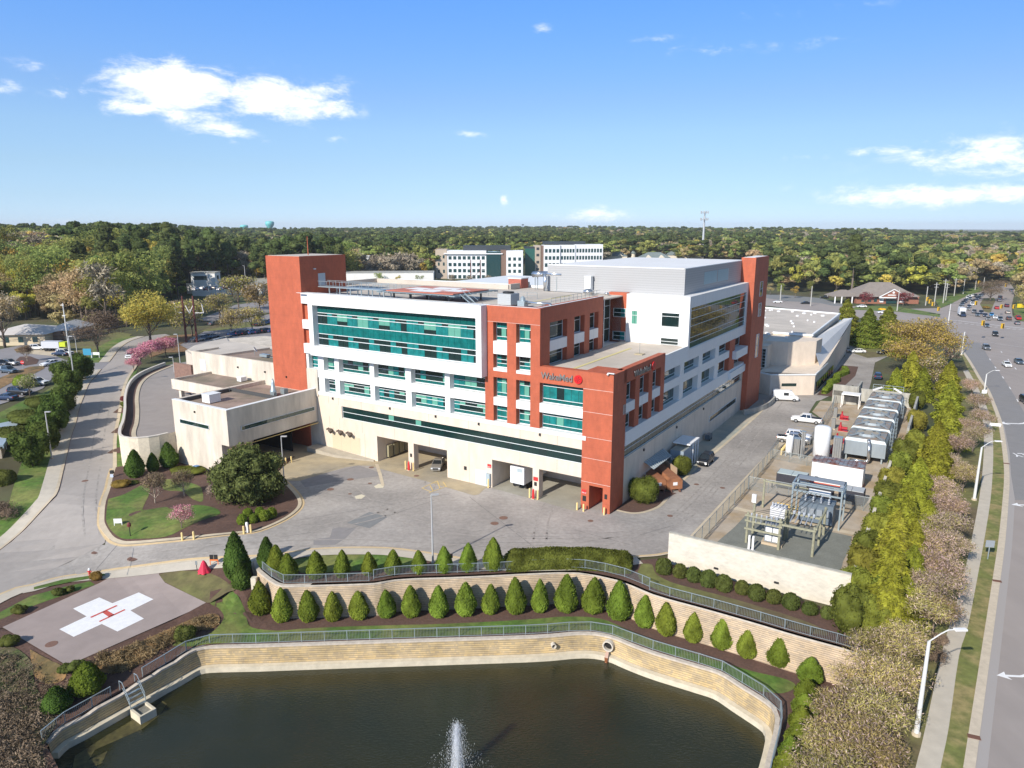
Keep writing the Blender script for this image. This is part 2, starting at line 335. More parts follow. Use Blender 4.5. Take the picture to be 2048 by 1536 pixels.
def build_low():
    Z = np.full((GN, GN), np.nan); fix = np.zeros((GN, GN), bool)
    def put(x, y, z):
        i, j = int(round(x-GX0)), int(round(y-GY0))
        if 0 <= i < GN and 0 <= j < GN: Z[i, j] = z; fix[i, j] = True
    for (u0, v0), (u1, v1) in zip(BND, BND[1:]):
        a, b = atg(u0, v0), atg(u1, v1); n = max(1, int((b-a).length/.5))
        for k in range(n+1): p = a.lerp(b, k/n); put(p.x, p.y, hz(p.x, p.y))
    for a, b in zip(UW[5:], UW[6:]):
        n = int((b-a).length/.5)+1
        for k in range(n+1):
            p = a.lerp(b, k/n); put(p.x, p.y, -4)
    for a, b in zip(CW, CW[1:]):
        n = int((b-a).length/.5)+1
        for k in range(n+1): p = a.lerp(b, k/n); put(p.x, p.y, p.z)
    for x, y, z in CT: put(x, y, z)
    xs, ys = np.meshgrid(np.arange(GN)+GX0, np.arange(GN)+GY0, indexing='ij')
    d = ((xs[..., None]-CT[:, 0])**2+(ys[..., None]-CT[:, 1])**2+.3)**-1.6; I = (d*CT[:, 2]).sum(-1)/d.sum(-1)
    Z = np.where(fix, np.nan_to_num(Z), I); T = Z.copy()
    for _ in range(250):
        P = np.pad(T, 1, mode='edge'); A = (P[2:, 1:-1]+P[:-2, 1:-1]+P[1:-1, 2:]+P[1:-1, :-2])/4; T = np.where(fix, Z, A)
    return T
BND = [(-400,1450),(-150,1310),(-60,1275),(5,1256),(135,1333),(200,1303),(270,1271),(340,1239),(412,1207),(455,1168),(490,1135),(508,1119)]
BND = BND
LZ = build_low()
for (q0, q1) in ((((1735,1312)),((1790,1318))),):
    pass
def lowz(x, y):
    fx = min(max(x-GX0, 0), GN-1.01); fy = min(max(y-GY0, 0), GN-1.01); i = int(fx); j = int(fy); fx -= i; fy -= j
    return float(LZ[i,j]*(1-fx)*(1-fy)+LZ[i+1,j]*fx*(1-fy)+LZ[i,j+1]*(1-fx)*fy+LZ[i+1,j+1]*fx*fy)
def atlow(u, v):
    z = -3.0
    for _ in range(14): p = at(u, v, z); z = .5*z+.5*lowz(p.x, p.y)
    p.z = z; return p
gp = []
for x in range(-440, 441, 20):
    for y in range(-40, 640, 20): gp.append((x+.3, y+.2))
for x in range(-220, -60, 4):
    for y in range(90, 270, 4):
        if 78 < loc_ab(x, y)[0] < 136: gp.append((x+1.3, y+1.2))
for x in range(-110, -20, 3):
    for y in range(50, 112, 3): gp.append((x+.7, y+.6))
for x in range(-8000, 8001, 320):
    for y in range(-2000, 9001, 320):
        if abs(x) > 440 or y > 640 or y < -40: gp.append((x+1.7, y+2.1))
for x in range(-1600, 1601, 90):
    for y in range(640, 3200, 90): gp.append((x+5.7, y+4.1))
sheet('ground', [(-9000,-2500),(9000,-2500),(9000,9500),(-9000,9500)], wood_fl, holes=[LOW], pts=gp, off=-.06)
sheet('low_ground', LOW, mulch, zf=lowz, step=1.3, holes=[pond_hole])
# grass of the lower bank
def lowsheet(name, px, m, off, zz=None, step=1.0):
    P = [atlow(u, v) for u, v in px]; return sheet(name, [(p.x, p.y) for p in smooth_line(P, 4)], m, zf=lowz, off=off, step=step)
lowsheet('terrace_grass', [(345,1292),(372,1268),(398,1275),(428,1262),(448,1236),(436,1216),(420,1206),(440,1190),(462,1182),(478,1196),(490,1222),(494,1240),(505,1256),(560,1262),(620,1257),(750,1252),(900,1248),(1050,1240),(1130,1234),(1200,1238),(1260,1262),(1340,1292),(1420,1318),(1500,1342),(1560,1356),(1586,1366),(1590,1376),(1570,1386),(1540,1386),(1500,1376),(1440,1340),(1395,1325),(1300,1297),(1240,1276),(1190,1261),(1100,1263),(912,1272),(750,1277),(560,1283),(425,1288),(385,1294)], grass, .05)
lowsheet('bank_straw', [(160,1340),(215,1312),(300,1275),(380,1240),(430,1228),(440,1245),(420,1260),(380,1262),(350,1285),(310,1305),(270,1335),(230,1348)], drygrass, .06)
lowsheet('bank_straw', [(60,1300),(95,1318),(130,1340),(125,1362),(90,1368),(65,1350)], drygrass, .06)
lowsheet('bank_scrub', [(-100,1420),(-60,1300),(10,1290),(60,1320),(70,1370),(100,1420),(110,1450),(85,1500),(95,1560),(90,1700),(-150,1700)], mat('scrub', (.13,.105,.06), .95, var=.5, sc=1.3, tint=((.07,.09,.025), .35), bump=.12), .08)
# water
wm = bpy.data.materials.new('pond_water'); wm.use_nodes = True
def build_water():
    nt = wm.node_tree; N = nt.nodes; L = nt.links; b = N['Principled BSDF']
    b.inputs['Base Color'].default_value = (.016,.022,.010,1); b.inputs['Roughness'].default_value = .06; b.inputs['Specular IOR Level'].default_value = .5
    g = N.new('ShaderNodeNewGeometry'); mp = N.new('ShaderNodeMapping'); mp.inputs['Scale'].default_value = (1,1.8,1); L.new(g.outputs['Position'], mp.inputs[0])
    n = N.new('ShaderNodeTexNoise'); n.inputs['Scale'].default_value = 2.6; n.inputs['Detail'].default_value = 5; L.new(mp.outputs[0], n.inputs['Vector'])
    bp = N.new('ShaderNodeBump'); bp.inputs['Distance'].default_value = .035; L.new(n.outputs[0], bp.inputs['Height']); L.new(bp.outputs[0], b.inputs['Normal'])
    n2 = N.new('ShaderNodeTexNoise'); n2.inputs['Scale'].default_value = .16; n2.inputs['Detail'].default_value = 3; L.new(g.outputs['Position'], n2.inputs['Vector'])
    mx = N.new('ShaderNodeMix'); mx.data_type = 'RGBA'; L.new(n2.outputs[0], mx.inputs[0]); mx.inputs[6].default_value = (.012,.017,.007,1); mx.inputs[7].default_value = (.034,.031,.010,1); L.new(mx.outputs[2], b.inputs['Base Color'])
build_water()
wp = [(p.x, p.y) for p in offs(CW, .1)] + pond_hole[len(CW):]
sheet('pond_water', wp, wm, zf=lambda x, y: -6.6)
lowalg = [at(u, v, -6.6) for u, v in [(150,1512),(215,1470),(262,1442),(300,1425),(325,1402),(334,1408),(318,1432),(285,1458),(240,1478),(190,1500),(178,1520),(215,1502),(205,1526),(160,1545),(140,1560)]]
sheet('pond_algae', [(p.x, p.y) for p in lowalg], mat('algae', (.075,.065,.02), .6, var=.6, sc=2.2), zf=lambda x, y: -6.585)
# ---------------------------------------------------------------- retaining walls
def blockmat(name, c1, c2, per=.2):
    M = bpy.data.materials.new(name); M.use_nodes = True; nt = M.node_tree; N = nt.nodes; L = nt.links; b = N['Principled BSDF']; b.inputs['Roughness'].default_value = .9
    g = N.new('ShaderNodeNewGeometry'); sp = N.new('ShaderNodeSeparateXYZ'); L.new(g.outputs['Position'], sp.inputs[0])
    def mt(op, a, b2):
        m = N.new('ShaderNodeMath'); m.operation = op
        for i, q in enumerate((a, b2)):
            if isinstance(q, (int, float)): m.inputs[i].default_value = q
            else: L.new(q, m.inputs[i])
        return m.outputs[0]
    zz = mt('MULTIPLY', sp.outputs[2], 1/per); fr = mt('FRACT', zz, 0); line = mt('LESS_THAN', fr, .22)
    row = mt('FLOOR', zz, 0)
    cx = N.new('ShaderNodeCombineXYZ'); L.new(mt('ADD', mt('MULTIPLY', sp.outputs[0], 2.2), mt('MULTIPLY', row, 3.37)), cx.inputs[0]); L.new(mt('MULTIPLY', sp.outputs[1], 2.2), cx.inputs[1]); L.new(mt('MULTIPLY', row, 1.7), cx.inputs[2])
    v = N.new('ShaderNodeTexVoronoi'); v.inputs['Scale'].default_value = 1; L.new(cx.outputs[0], v.inputs['Vector'])
    rs = N.new('ShaderNodeSeparateColor'); L.new(v.outputs['Color'], rs.inputs[0])
    mx = N.new('ShaderNodeMix'); mx.data_type = 'RGBA'; L.new(rs.outputs[0], mx.inputs[0]); mx.inputs[6].default_value = (*c1, 1); mx.inputs[7].default_value = (*c2, 1)
    n = N.new('ShaderNodeTexNoise'); n.inputs['Scale'].default_value = .5; n.inputs['Detail'].default_value = 5; L.new(g.outputs['Position'], n.inputs['Vector'])
    q = N.new('ShaderNodeMapRange'); q.inputs[1].default_value = .3; q.inputs[2].default_value = .7; q.inputs[3].default_value = .72; q.inputs[4].default_value = 1.18; L.new(n.outputs[0], q.inputs[0])
    d = mt('MULTIPLY', q.outputs[0], mt('SUBTRACT', 1.0, mt('MULTIPLY', line, .3)))
    sc = N.new('ShaderNodeVectorMath'); sc.operation = 'SCALE'; L.new(mx.outputs[2], sc.inputs[0]); L.new(d, sc.inputs['Scale']); L.new(sc.outputs[0], b.inputs['Base Color'])
    bp = N.new('ShaderNodeBump'); bp.inputs['Distance'].default_value = .05; bp.invert = True; L.new(line, bp.inputs['Height']); L.new(bp.outputs[0], b.inputs['Normal'])
    return M
blk_up = blockmat('retaining_block_tan', (.60,.455,.30), (.47,.37,.27), .22)
blk_lo = blockmat('retaining_block_ochre', (.58,.43,.22), (.42,.33,.21), .24)
cap_m = mat('wall_cap_stone', (.50,.44,.37), .9, var=.18, sc=2)
ledge_m = mat('wall_ledge_concrete', (.58,.52,.40), .9, var=.15, sc=1.2)
def retaining(name, label, P, top, bot, face, capw, ledge=None):
    t = thing(name, label, 'retaining wall')
    mb = MB(); Q = offs(P, -.32); Qt = offs(P, 0.0); n = len(P)
    tz = (lambda i: P[i].z-.16) if top is None else (lambda i: top)
    for i in range(n):
        b = bot(i) if callable(bot) else bot
        mb.v += [(Qt[i].x, Qt[i].y, tz(i)), (Q[i].x, Q[i].y, b)]
    for i in range(n-1): mb.f.append((2*i, 2*i+1, 2*i+3, 2*i+2)); mb.m.append(0)
    mb.obj('block_face', face, t)
    c = MB(); wallstrip(c, offs(P, -.07), .45, lambda i: P[i].z-.16, lambda i: P[i].z+.03); c.obj('cap', cap_m, t)
    if ledge:
        l = MB(); wallstrip(l, offs(P, -.75), .6, ledge[0], ledge[1]); l.obj('ledge', ledge_m, t)
    return t
UWd = resample(smooth_line([p.copy() for p in UW], 4), .8)
def uw_bot(i):
    p = UWd[i]; s = (p-UW[0]).length; return -.3-3.9*sst(s/9.0)
retaining('retaining_wall', 'tall tan block retaining wall behind the lower row of clipped cone shrubs', UWd, None, uw_bot, blk_up, .5)
CWd = resample(smooth_line([p.copy() for p in CW], 4), .8)
for p in CWd:
    if p.z > -4.02: p.z = -4.0
    else: p.z = math.floor(p.z/.15)*.15
retaining('retaining_wall', 'ochre block wall standing in the pond edge with a pale concrete ledge at the water', CWd, None, -8.0, blk_lo, .5, (-8.0, -6.0))
# pipes in the pond wall
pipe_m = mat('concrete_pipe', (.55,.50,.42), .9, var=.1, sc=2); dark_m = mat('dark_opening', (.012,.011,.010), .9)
for u, v, r, lab in ((1109,1297,.28,'small round concrete drain pipe end in the pond wall'), (1213,1294,.62,'large round concrete storm drain outlet with rusty water stain in the pond wall')):
    k = min(range(len(CWd)), key=lambda i: abs((lambda q: 1024+F*q.x/(q.y*CP+(H-q.z)*SP))(CWd[i])-u))
    p = CWd[k]; tdir = (CWd[k+1]-CWd[k-1]).normalized(); nrm = Vector((tdir.y, -tdir.x, 0)); c = Vector((p.x, p.y, -4.95 if r < .5 else -4.85))+nrm*.1
    t = thing('drain_pipe', lab, 'drain pipe', c); mb = MB()
    a = nrm*.55; ru = Vector((0,0,1)); rs = tdir; vs = []
    for d, rr in ((0, r), (1, r), (1, r*.78), (0, r*.78)):
        for i in range(20): th = 2*math.pi*i/20; vs.append(a*d+rs*(rr*math.cos(th))+ru*(rr*math.sin(th)))
    mb.add(vs, [(j*20+i, j*20+(i+1) % 20, (j+1)*20+(i+1) % 20, (j+1)*20+i) for j in range(3) for i in range(20)]); mb.obj('pipe_ring', pipe_m, t)
    mb = MB(); mb.add([a*.25+rs*(r*.78*math.cos(2*math.pi*i/20))+ru*(r*.78*math.sin(2*math.pi*i/20)) for i in range(20)], [tuple(range(20))]); mb.obj('opening', dark_m, t)
    if r > .5:
        mb = MB(); mb.add([a*1.02+rs*-.16+ru*-.62, a*1.02+rs*.16+ru*-.62, a*1.7+rs*.2+ru*-1.14, a*1.7+rs*-.2+ru*-1.14, a*1.72+rs*.15+ru*-1.75, a*1.72+rs*-.15+ru*-1.75], [(0,1,2,3),(3,2,4,5)]); mb.obj('rust_stain', mat('rust_water', (.20,.07,.025), .4), t)
# ---------------------------------------------------------------- railings
galv = mat('galvanised_steel', (.40,.47,.50), .45, m=.55)
galv_d = mat('galvanised_dull', (.30,.34,.35), .55, m=.5)
def railing(label, P, h=1.07, sp=2.44, pick=.16, zt=None, heavy=False, name='railing', group=None):
    t = thing(name, label, 'railing', group=group)
    posts = resample(P, sp); t.location = P[0]; O = Vector(P[0])
    def Zp(p): return p-O
    pm = MB(); pm.beam((0,0,0), (0,0,h+.04), .065)
    first = pm.obj('post', galv, t, loc=Zp(posts[0]))
    for p in posts[1:]:
        c = first.copy(); COL.objects.link(c); c.location = Zp(p)
    rl = MB()
    for k in range(len(posts)-1):
        a, b = Zp(posts[k]), Zp(posts[k+1])
        rl.beam(a+Vector((0,0,h)), b+Vector((0,0,h)), .07 if not heavy else .10, .05)
        rl.beam(a+Vector((0,0,.1)), b+Vector((0,0,.1)), .045, .04)
    rl.obj('rail', galv, t)
    pk = MB(); fine = resample(P, pick)
    for p in fine:
        q = Zp(p); pk.box(q.x-.011, q.x+.011, q.y-.011, q.y+.011, q.z+.1, q.z+h)
    pk.obj('pickets', galv_d, t)
    return t
def zset(P, z): return [Vector((p.x, p.y, z)) for p in P]
UF = offs(UWd, .55)
i1 = min(range(len(UF)), key=lambda i: (UWd[i]-at(742,1166)).length); i2 = min(range(len(UF)), key=lambda i: (UWd[i]-at(1050,1148)).length); i3 = min(range(len(UF)), key=lambda i: (UWd[i]-at(1290,1182)).length)
railing('galvanised picket railing on the curved left end of the upper retaining wall', zset(UF[1:i1+1], -.02))
railing('galvanised picket railing along the middle of the upper wall in front of the cone shrubs', zset(UF[i1:i2+1], .28), h=1.1)
railing('galvanised picket railing round the bend of the upper wall before the long hedge', zset(UF[i2:i3+1], .36), h=1.1)
railing('galvanised picket railing sloping down right below the ball shrubs', zset(UF[i3:], 0.0), h=1.1)
CF = offs(CWd, .5)
ist = min(range(len(CF)), key=lambda i: abs(CWd[i].x-at(280,1365,-4.3).x)+abs(CWd[i].y-at(280,1365,-4.3).y)); isl = min(range(len(CF)), key=lambda i: (CWd[i]-at(246,1386,-4.5)).length)
railing('long galvanised picket railing with a heavy top rail running round the pond wall', [Vector((p.x, p.y, p.z+.02)) for p in CF[ist+1:-4]], h=1.15, heavy=True)
railing('short galvanised picket railing left of the pond steps', [Vector((p.x, p.y, p.z+.02)) for p in CF[0:isl]], h=1.15, heavy=True)
# steps to the platform in the pond
def steps():
    p0 = CWd[isl]; p1 = CWd[ist]; td = (p1-p0); td.z = 0; w = td.length; td.normalize(); nr = Vector((td.y, -td.x, 0)); ang = math.atan2(td.y, td.x)
    t = thing('pond_steps', 'concrete landing with steel ladder steps and hoop handrails going down into the pond', 'steps', (p0.x, p0.y, 0), ang)
    pw = w*1.0; mb = MB()
    # local x along wall, local -y towards the water
    y0, y1 = -1.25, -3.1
    mb.box(0, pw, y1, y1+.22, -8, -5.75); mb.box(0, .22, y1+.22, y0, -8, -5.75); mb.box(pw-.22, pw, y1+.22, y0, -8, -5.75)
    mb.obj('landing_kerb', ledge_m, t)
    mb = MB(); mb.box(.22, pw-.22, y1+.22, y0, -8, -6.0); mb.obj('landing_floor', mat('wet_concrete', (.2,.19,.16), .6, var=.3, sc=2), t)
    for k in range(4):
        mb = MB(); z = -4.55-.37*k; yy = -.35-.25*k; mb.box(.1, pw-.1, yy-.28, yy, z-.05, z); mb.obj('tread', galv, t)
    for x in (.06, pw-.06):
        mb = MB(); mb.tube([(x,.5,-4.4),(x,.5,-3.35),(x,-.1,-3.3),(x,-1.25,-4.75),(x,-1.3,-5.95)], .04); mb.tube([(x,-.1,-3.9),(x,-1.25,-5.3)], .035); mb.obj('handrail', galv, t)
steps()
# ================================================================ PAVING
def gpoly(px): return [tuple(atg(u, v)[:2]) for u, v in px]
def gl(px, k=4): return smooth_line([atg(u, v) for u, v in px], k)
LK = gl([(-260,1330),(-120,1190),(0,1101),(48,1061),(83,1023),(104,1000),(117,982),(129,934),(142,877),(152,848),(159,818),(170,789),(180,766),(192,752),(203,739)])
LK2 = gl([(219,724),(229,711),(241,696),(262,682),(290,673)])
RKr = gl([(219,1080),(206,1065),(198,1048),(200,1017),(206,994),(216,973),(225,944),(226,890),(229,860),(233,840),(238,812),(243,783),(250,763),(258,749),(270,731),(284,704),(296,690),(312,678)])
yl = [(-260,1330),(0,1191),(67,1171),(125,1155),(207,1144),(275,1135),(375,1122),(455,1117),(500,1115),(562,1109),(625,1100),(700,1097),(775,1098),(837,1105),(875,1111),(900,1115),(975,1126),(1040,1129),(1150,1127),(1230,1121),(1272,1115),(1312,1112),(1339,1107)]
YL = smooth_line([atg(u, v) for u, v in yl], 3)
# service yard and drive along the right side (all level)
yard = [tuple(p[:2]) for p in YL] + [tuple(bl(a, b)[:2]) for a, b in ((-12.1,-4),(-12.3,16.75),(-12.6,38),(-13,50),(-17.9,52),(-17.6,70),(-13.5,76),(-13.0,88))] + [tuple(at(u, v)[:2]) for u, v in ((1642,800),(1706,770),(1732,800),(1742,765),(1750,725),(1790,706),(1810,690),(1690,690),(1690,712))] + [tuple(bl(a, b)[:2]) for a, b in ((-9,97),(6,90),(6,10),(58,10),(74,-10),(79,-24.5))]
yard += [tuple(atg(u, v)[:2]) for u, v in ((232,930),(229,1000),(210,1090),(120,1080))] 
yard = [q for q in yard]
sheet('service_yard', yard, asphalt, off=.012, step=3)
# left road
nL = 60
def rs(P, n):
    P = [Vector(p) for p in P]; L = [0]
    for i in range(1, len(P)): L.append(L[-1]+(P[i]-P[i-1]).length)
    out = []; j = 0
    for k in range(n):
        s = L[-1]*k/(n-1)
        while j < len(P)-2 and L[j+1] < s: j += 1
        out.append(P[j].lerp(P[j+1], (s-L[j])/max(1e-6, L[j+1]-L[j])))
    return out
LA = gl([(-260,1330),(-120,1190),(0,1101),(48,1061),(83,1023),(104,1000),(117,982),(129,934),(142,877),(152,848),(159,818),(170,789),(180,766),(192,752),(203,739),(219,724),(229,711),(241,696),(262,682),(290,673),(330,668)])
RA = gl([(-100,1300),(60,1160),(219,1080),(206,1065),(198,1048),(200,1017),(206,994),(216,973),(225,944),(226,890),(229,860),(233,840),(238,812),(243,783),(250,763),(258,749),(270,731),(284,704),(296,690),(312,680),(350,674)])
strip('road', rs(LA, nL), rs(RA, nL), asph_road, .022, n=2)
for nm, P, w, c in (('kerb', LK, .45, concrete), ('kerb', LK2, .45, concrete), ('kerb', RKr, -.6, concrete)):
    Q = offs(P, w); strip(nm, P, Q, c, .10); 
    s = MB(); wallstrip(s, [Vector((p.x, p.y, 0)) for p in P], .03 if w > 0 else -.03, -.02, .11, base=hz); s.obj('kerb_face', rust if w > 0 else concrete, kind='structure')
for P in (LK, LK2):
    strip('pavement', offs(P, .45), offs(P, 2.5), conc_walk, .09)
    strip('verge', offs(P, 2.5), offs(P, 6.5), grass, .05, n=3)
# lower street kerb and pavement along the terrace
strip('gutter', YL, offs(YL, .5), mat('gutter_sand', (.56,.42,.24), .9, var=.1, sc=1), .028)
strip('kerb', offs(YL, -.0), offs(YL, -.25), concrete, .12)
strip('pavement', offs(YL[:-6], -.25), offs(YL[:-6], -1.9), conc_walk, .11)
# flat grass and mulch between yard and the upper wall
UWg = [tuple(p[:2]) for p in offs(UWd, -.02)][::3]
upg = [tuple(at(u, v)[:2]) for u, v in ((515,1121),(562,1118),(625,1109),(700,1106),(775,1107),(837,1114),(900,1124),(975,1135),(1040,1137),(1150,1136),(1230,1129),(1275,1121),(1312,1118),(1342,1112),(1345,1127),(1670,1222),(1790,1290),(1760,1316))]
upg = upg + UWg[::-1]
sheet('terrace_top_soil', upg, mulch, off=.03, step=3)
sheet('lawn', [tuple(at(u, v)[:2]) for u, v in ((575,1122),(625,1112),(700,1108.5),(775,1109.5),(830,1116),(850,1124),(845,1134),(780,1139),(700,1143),(640,1147),(602,1146))], grass, off=.05)
sheet('lawn', [tuple(p[:2]) for p in smooth_line([at(u, v) for u, v in ((1283,1128),(1304,1130),(1312,1148),(1345,1166),(1420,1186),(1500,1208),(1590,1236),(1640,1256),(1655,1272),(1600,1262),(1500,1234),(1415,1212),(1330,1186),(1285,1165),(1275,1145))], 3)], grass2, off=.05)
# street left of the helipad, pavement, grass, helipad
sheet('ground_slab', [tuple(atg(u, v)[:2]) for u, v in ((-260,1350),(0,1200),(67,1180),(125,1164),(207,1153),(320,1140),(455,1124),(508,1119),(490,1135),(455,1168),(412,1207),(340,1239),(270,1271),(200,1303),(135,1333),(5,1256),(-60,1275),(-150,1310),(-300,1400))], mulch, off=.02, step=2)
sheet('lawn', [tuple(atg(u, v)[:2]) for u, v in ((0,1225),(60,1193),(130,1174),(180,1163),(190,1170),(100,1200),(40,1222),(0,1240),(-100,1280),(-100,1262))], grass, off=.035)
sheet('lawn', [tuple(p[:2]) for p in smooth_line([atg(u, v) for u, v in ((318,1150),(345,1143),(400,1143),(432,1152),(455,1166),(470,1180),(455,1185),(430,1200),(414,1206),(380,1190),(340,1170),(318,1158))], 3)], grass2, off=.045, step=2)
sheet('verge', [tuple(atg(u, v)[:2]) for u, v in ((68,1176),(125,1161),(207,1149),(212,1152),(130,1168),(68,1181))], grass, off=.13)
hpad = [(5,1255),(230,1150),(235,1140),(320,1136),(318,1150),(330,1166),(412,1206),(135,1332)]
sheet('helipad_apron', [tuple(atg(u, v)[:2]) for u, v in hpad], mat('helipad_asphalt', (.33,.27,.245), .92, var=.07, sc=.6, var2=.08, sc2=.12), off=.05, step=2)
Z4 = 4.0
def cz(x, y): return atg(x/Z4, 1152+y/Z4)
sheet('white_cross_marking', [tuple(cz(x, y)[:2]) for x, y in ((475,430),(693,327),(585,265),(795,175),(900,222),(1110,135),(1228,190),(1045,280),(1152,345),(940,448),(815,388),(590,491))], paint_w, off=.065, step=2)
Hh = MB()
def qd(mb, pts, z):
    mb.add([(p.x, p.y, p.z+z) for p in pts], [(0,1,2,3)])
for q in (((722,332),(730,340),(942,243),(930,238)), ((790,366),(800,372),(1006,276),(995,270)), ((815,294),(858,280),(918,315),(870,332))):
    qd(Hh, [cz(*c) for c in q], .075)
Hh.obj('helipad_letter_marking', paint_r, kind='structure')
# planted island by the annex
isl_px = [(232,936),(226,955),(222,975),(212,1005),(209,1035),(211,1050),(225,1072),(240,1081),(262,1084),(325,1079),(400,1072),(482,1064),(515,1060),(562,1040),(588,1022),(596,1008),(590,992),(572,972),(548,950)]
IS = smooth_line([atg(u, v) for u, v in isl_px], 3)
isl = [tuple(p[:2]) for p in IS] + [tuple(bl(a, b)[:2]) for a, b in ((58.5,-6),(58.5,-18.9),(73,-18.9),(79,-24))]
sheet('planting_island', isl, mulch, off=.15, thick=.2, step=2)
strip('kerb', IS, offs(IS, .55) if False else offs(IS, -.55), concrete, .13); strip('gutter', offs(IS, -.55), offs(IS, -.95), MATS['gutter_sand'], .03)
def gs(px, m, off=.17, k=3): return sheet('lawn', [tuple(p[:2]) for p in smooth_line([atg(u, v) for u, v in px+[px[0]]], k)[:-1]], m, off=off, step=2)
gs([(217,1000),(250,990),(290,970),(300,985),(287,1015),(290,1022),(330,1016),(345,1020),(392,1012),(430,1018),(440,1030),(405,1042),(370,1058),(330,1076),(262,1080),(240,1077),(222,1062),(213,1045),(213,1030)], grass)
gs([(318,965),(345,960),(395,972),(405,985),(405,1005),(385,1000),(365,985),(330,982)], grass)
sheet('verge', [tuple(atg(u, v)[:2]) for u, v in ((228,940),(230,880),(236,830),(246,785),(256,762),(266,745),(275,740),(262,790),(252,840),(246,900),(246,935))], grass, off=.06, step=3)
for q in ((232,902,.8),(238,862,.8),(241,822,.8),(252,779,.8)):
    p = atg(q[0]+4, q[1]); sheet('mulch_bed', [(p.x+dx, p.y+dy) for dx, dy in ((-1.1,-1.6),(1.0,-1.4),(.6,1.8),(-1.3,1.5))], mulch, off=.1)
# yard details
sheet('concrete_apron', [tuple(at(u, v)[:2]) for u, v in ((560,962),(600,962),(652,946),(690,935),(717,931),(740,932),(790,946),(850,962),(900,977),(947,991),(958,989),(970,977))] + [tuple(bl(a, b)[:2]) for a, b in ((20.4,0.4),(28.9,.4),(28.9,9),(44,9),(44,.4),(57.8,.4),(59.4,.5),(59.4,8),(71,8),(71,-12),(60.5,-17.5))], mat('apron_concrete', (.40,.33,.215), .9, var=.12, sc=.5, tint=((.31,.27,.2), .12)), off=.03)
sheet('concrete_apron', [tuple(bl(a, b)[:2]) for a, b in ((20,-.2),(20,9),(4.6,9),(4.6,-1.6),(10,-1.0))], mat('bay_concrete', (.33,.31,.25), .9, var=.15, sc=.4), off=.03)
for px in (((739,1024),(775,1034),(739,1057),(694,1046)),):
    sheet('asphalt_patch', [tuple(at(u, v)[:2]) for u, v in px], asph_dark, off=.024)
for px in ([(666,1054),(712,1056),(690,1078),(668,1091),(627,1090),(627,1079),(660,1075)],[(717,931),(652,946),(600,962),(610,975),(680,962),(770,951),(745,940)]):
    sheet('asphalt_patch', [tuple(at(u, v)[:2]) for u, v in px], mat('asphalt_old_patch', (.245,.23,.225), .92, var=.08, sc=1), off=.024)
strip('concrete_strip', [at(750,928), at(757,950), at(763,972)], [at(757,929), at(764,950), at(769,972)], concrete, .035)
for px in (((748,973),(757,968),(769,970),(766,976),(752,977)), ((709,993),(723,989),(731,992),(723,998),(712,998))):
    sheet('drain_slab', [tuple(at(u, v)[:2]) for u, v in px], mat('pale_slab', (.62,.56,.42), .9), off=.034)
ym = MB()
def line(mb, u0, v0, u1, v1, w, z=.036):
    a, b = at(u0, v0), at(u1, v1); d = (b-a).normalized(); s = Vector((-d.y, d.x, 0))*w/2
    mb.add([(p.x, p.y, z) for p in (a-s, b-s, b+s, a+s)], [(0,1,2,3)])
for q in ((843,977,875,962),(858,986,892,973),(860,971,866,982),(875,963,880,978),(886,964,893,974),(845,977,862,984)): line(ym, *q, .14)
for k in range(6): b = 51.5+3.0*k; p, q = bl(-13.3, b), bl(-17.6, b); ym.add([(p.x,p.y,.036),(p.x+.12,p.y+.1,.036),(q.x+.12,q.y+.1,.036),(q.x,q.y,.036)], [(0,1,2,3)])
ym.obj('yellow_markings', paint_y, kind='structure')
# long cracks / joints in the yard
cr = MB()
for q in ((600,1040,900,988),(620,965,716,932),(690,1062,870,1000),(905,1092,1010,1070),(960,1086,1130,1085),(1015,1072,1120,1074),(192,1140,235,1090),(940,995,1075,1100),(1150,1060,1260,1090),(1280,1070,1350,1050),(600,965,760,970),(640,985,790,1010),(560,1075,640,1062)):
    line(cr, *q, .07, .027)
tm_ = mat('tyre_mark', (.315,.288,.262), .9, var=.25, sc=1.2)
for path in ([(1515,880),(1440,960),(1350,1045),(1200,1085),(1000,1098),(700,1085),(480,1092),(240,1120)],[(1560,800),(1480,900),(1380,1010),(1300,1062),(1100,1072),(900,1060),(760,1020),(700,975)],[(160,1150),(185,1090),(178,1010),(190,930),(200,860),(214,800)],[(620,1060),(760,1030),(850,985),(862,950)],[(1080,1080),(1085,1040),(1105,1000)]):
    for o_ in (-.85, .85): P_ = offs(smooth_line([atg(u, v) for u, v in path], 5), o_); strip('tyre_marks', offs(P_, -.13), offs(P_, .13), tm_, .0275)
cr.obj('tar_seams', mat('tar_seam', (.17,.16,.155), .9), kind='structure')
# concrete edge strip, mulch and apron along the right facade
KR = smooth_line([at(u, v) for u, v in ((1232,1022),(1262,1028),(1290,1026),(1320,1015),(1335,1000),(1350,980),(1390,942),(1425,912),(1465,878),(1505,842),(1526,822),(1532,812),(1530,800))], 3)
strip('kerb', KR, offs(KR, .5), concrete, .05)
sheet('mulch_bed', [tuple(p[:2]) for p in offs(KR, .5)[:13]] + [tuple(bl(a, b)[:2]) for a, b in ((-5.3,13),(0,13),(0,0))], mulch, off=.06)
sheet('concrete_apron', [tuple(p[:2]) for p in offs(KR, .5)[10:]] + [tuple(bl(a, b)[:2]) for a, b in ((-1,70),(0,70),(0,11))], mat('apron_grey', (.30,.32,.28), .9, var=.1, sc=.5, tint=((.44,.39,.30), .1)), off=.045)
strip('kerb', [bl(-12.1,-4), bl(-12.3,16.75), bl(-12.6,38), bl(-13,50)], [bl(-13.9,-4), bl(-14.0,16.75), bl(-14.0,38), bl(-13.9,50)], concrete, .12)
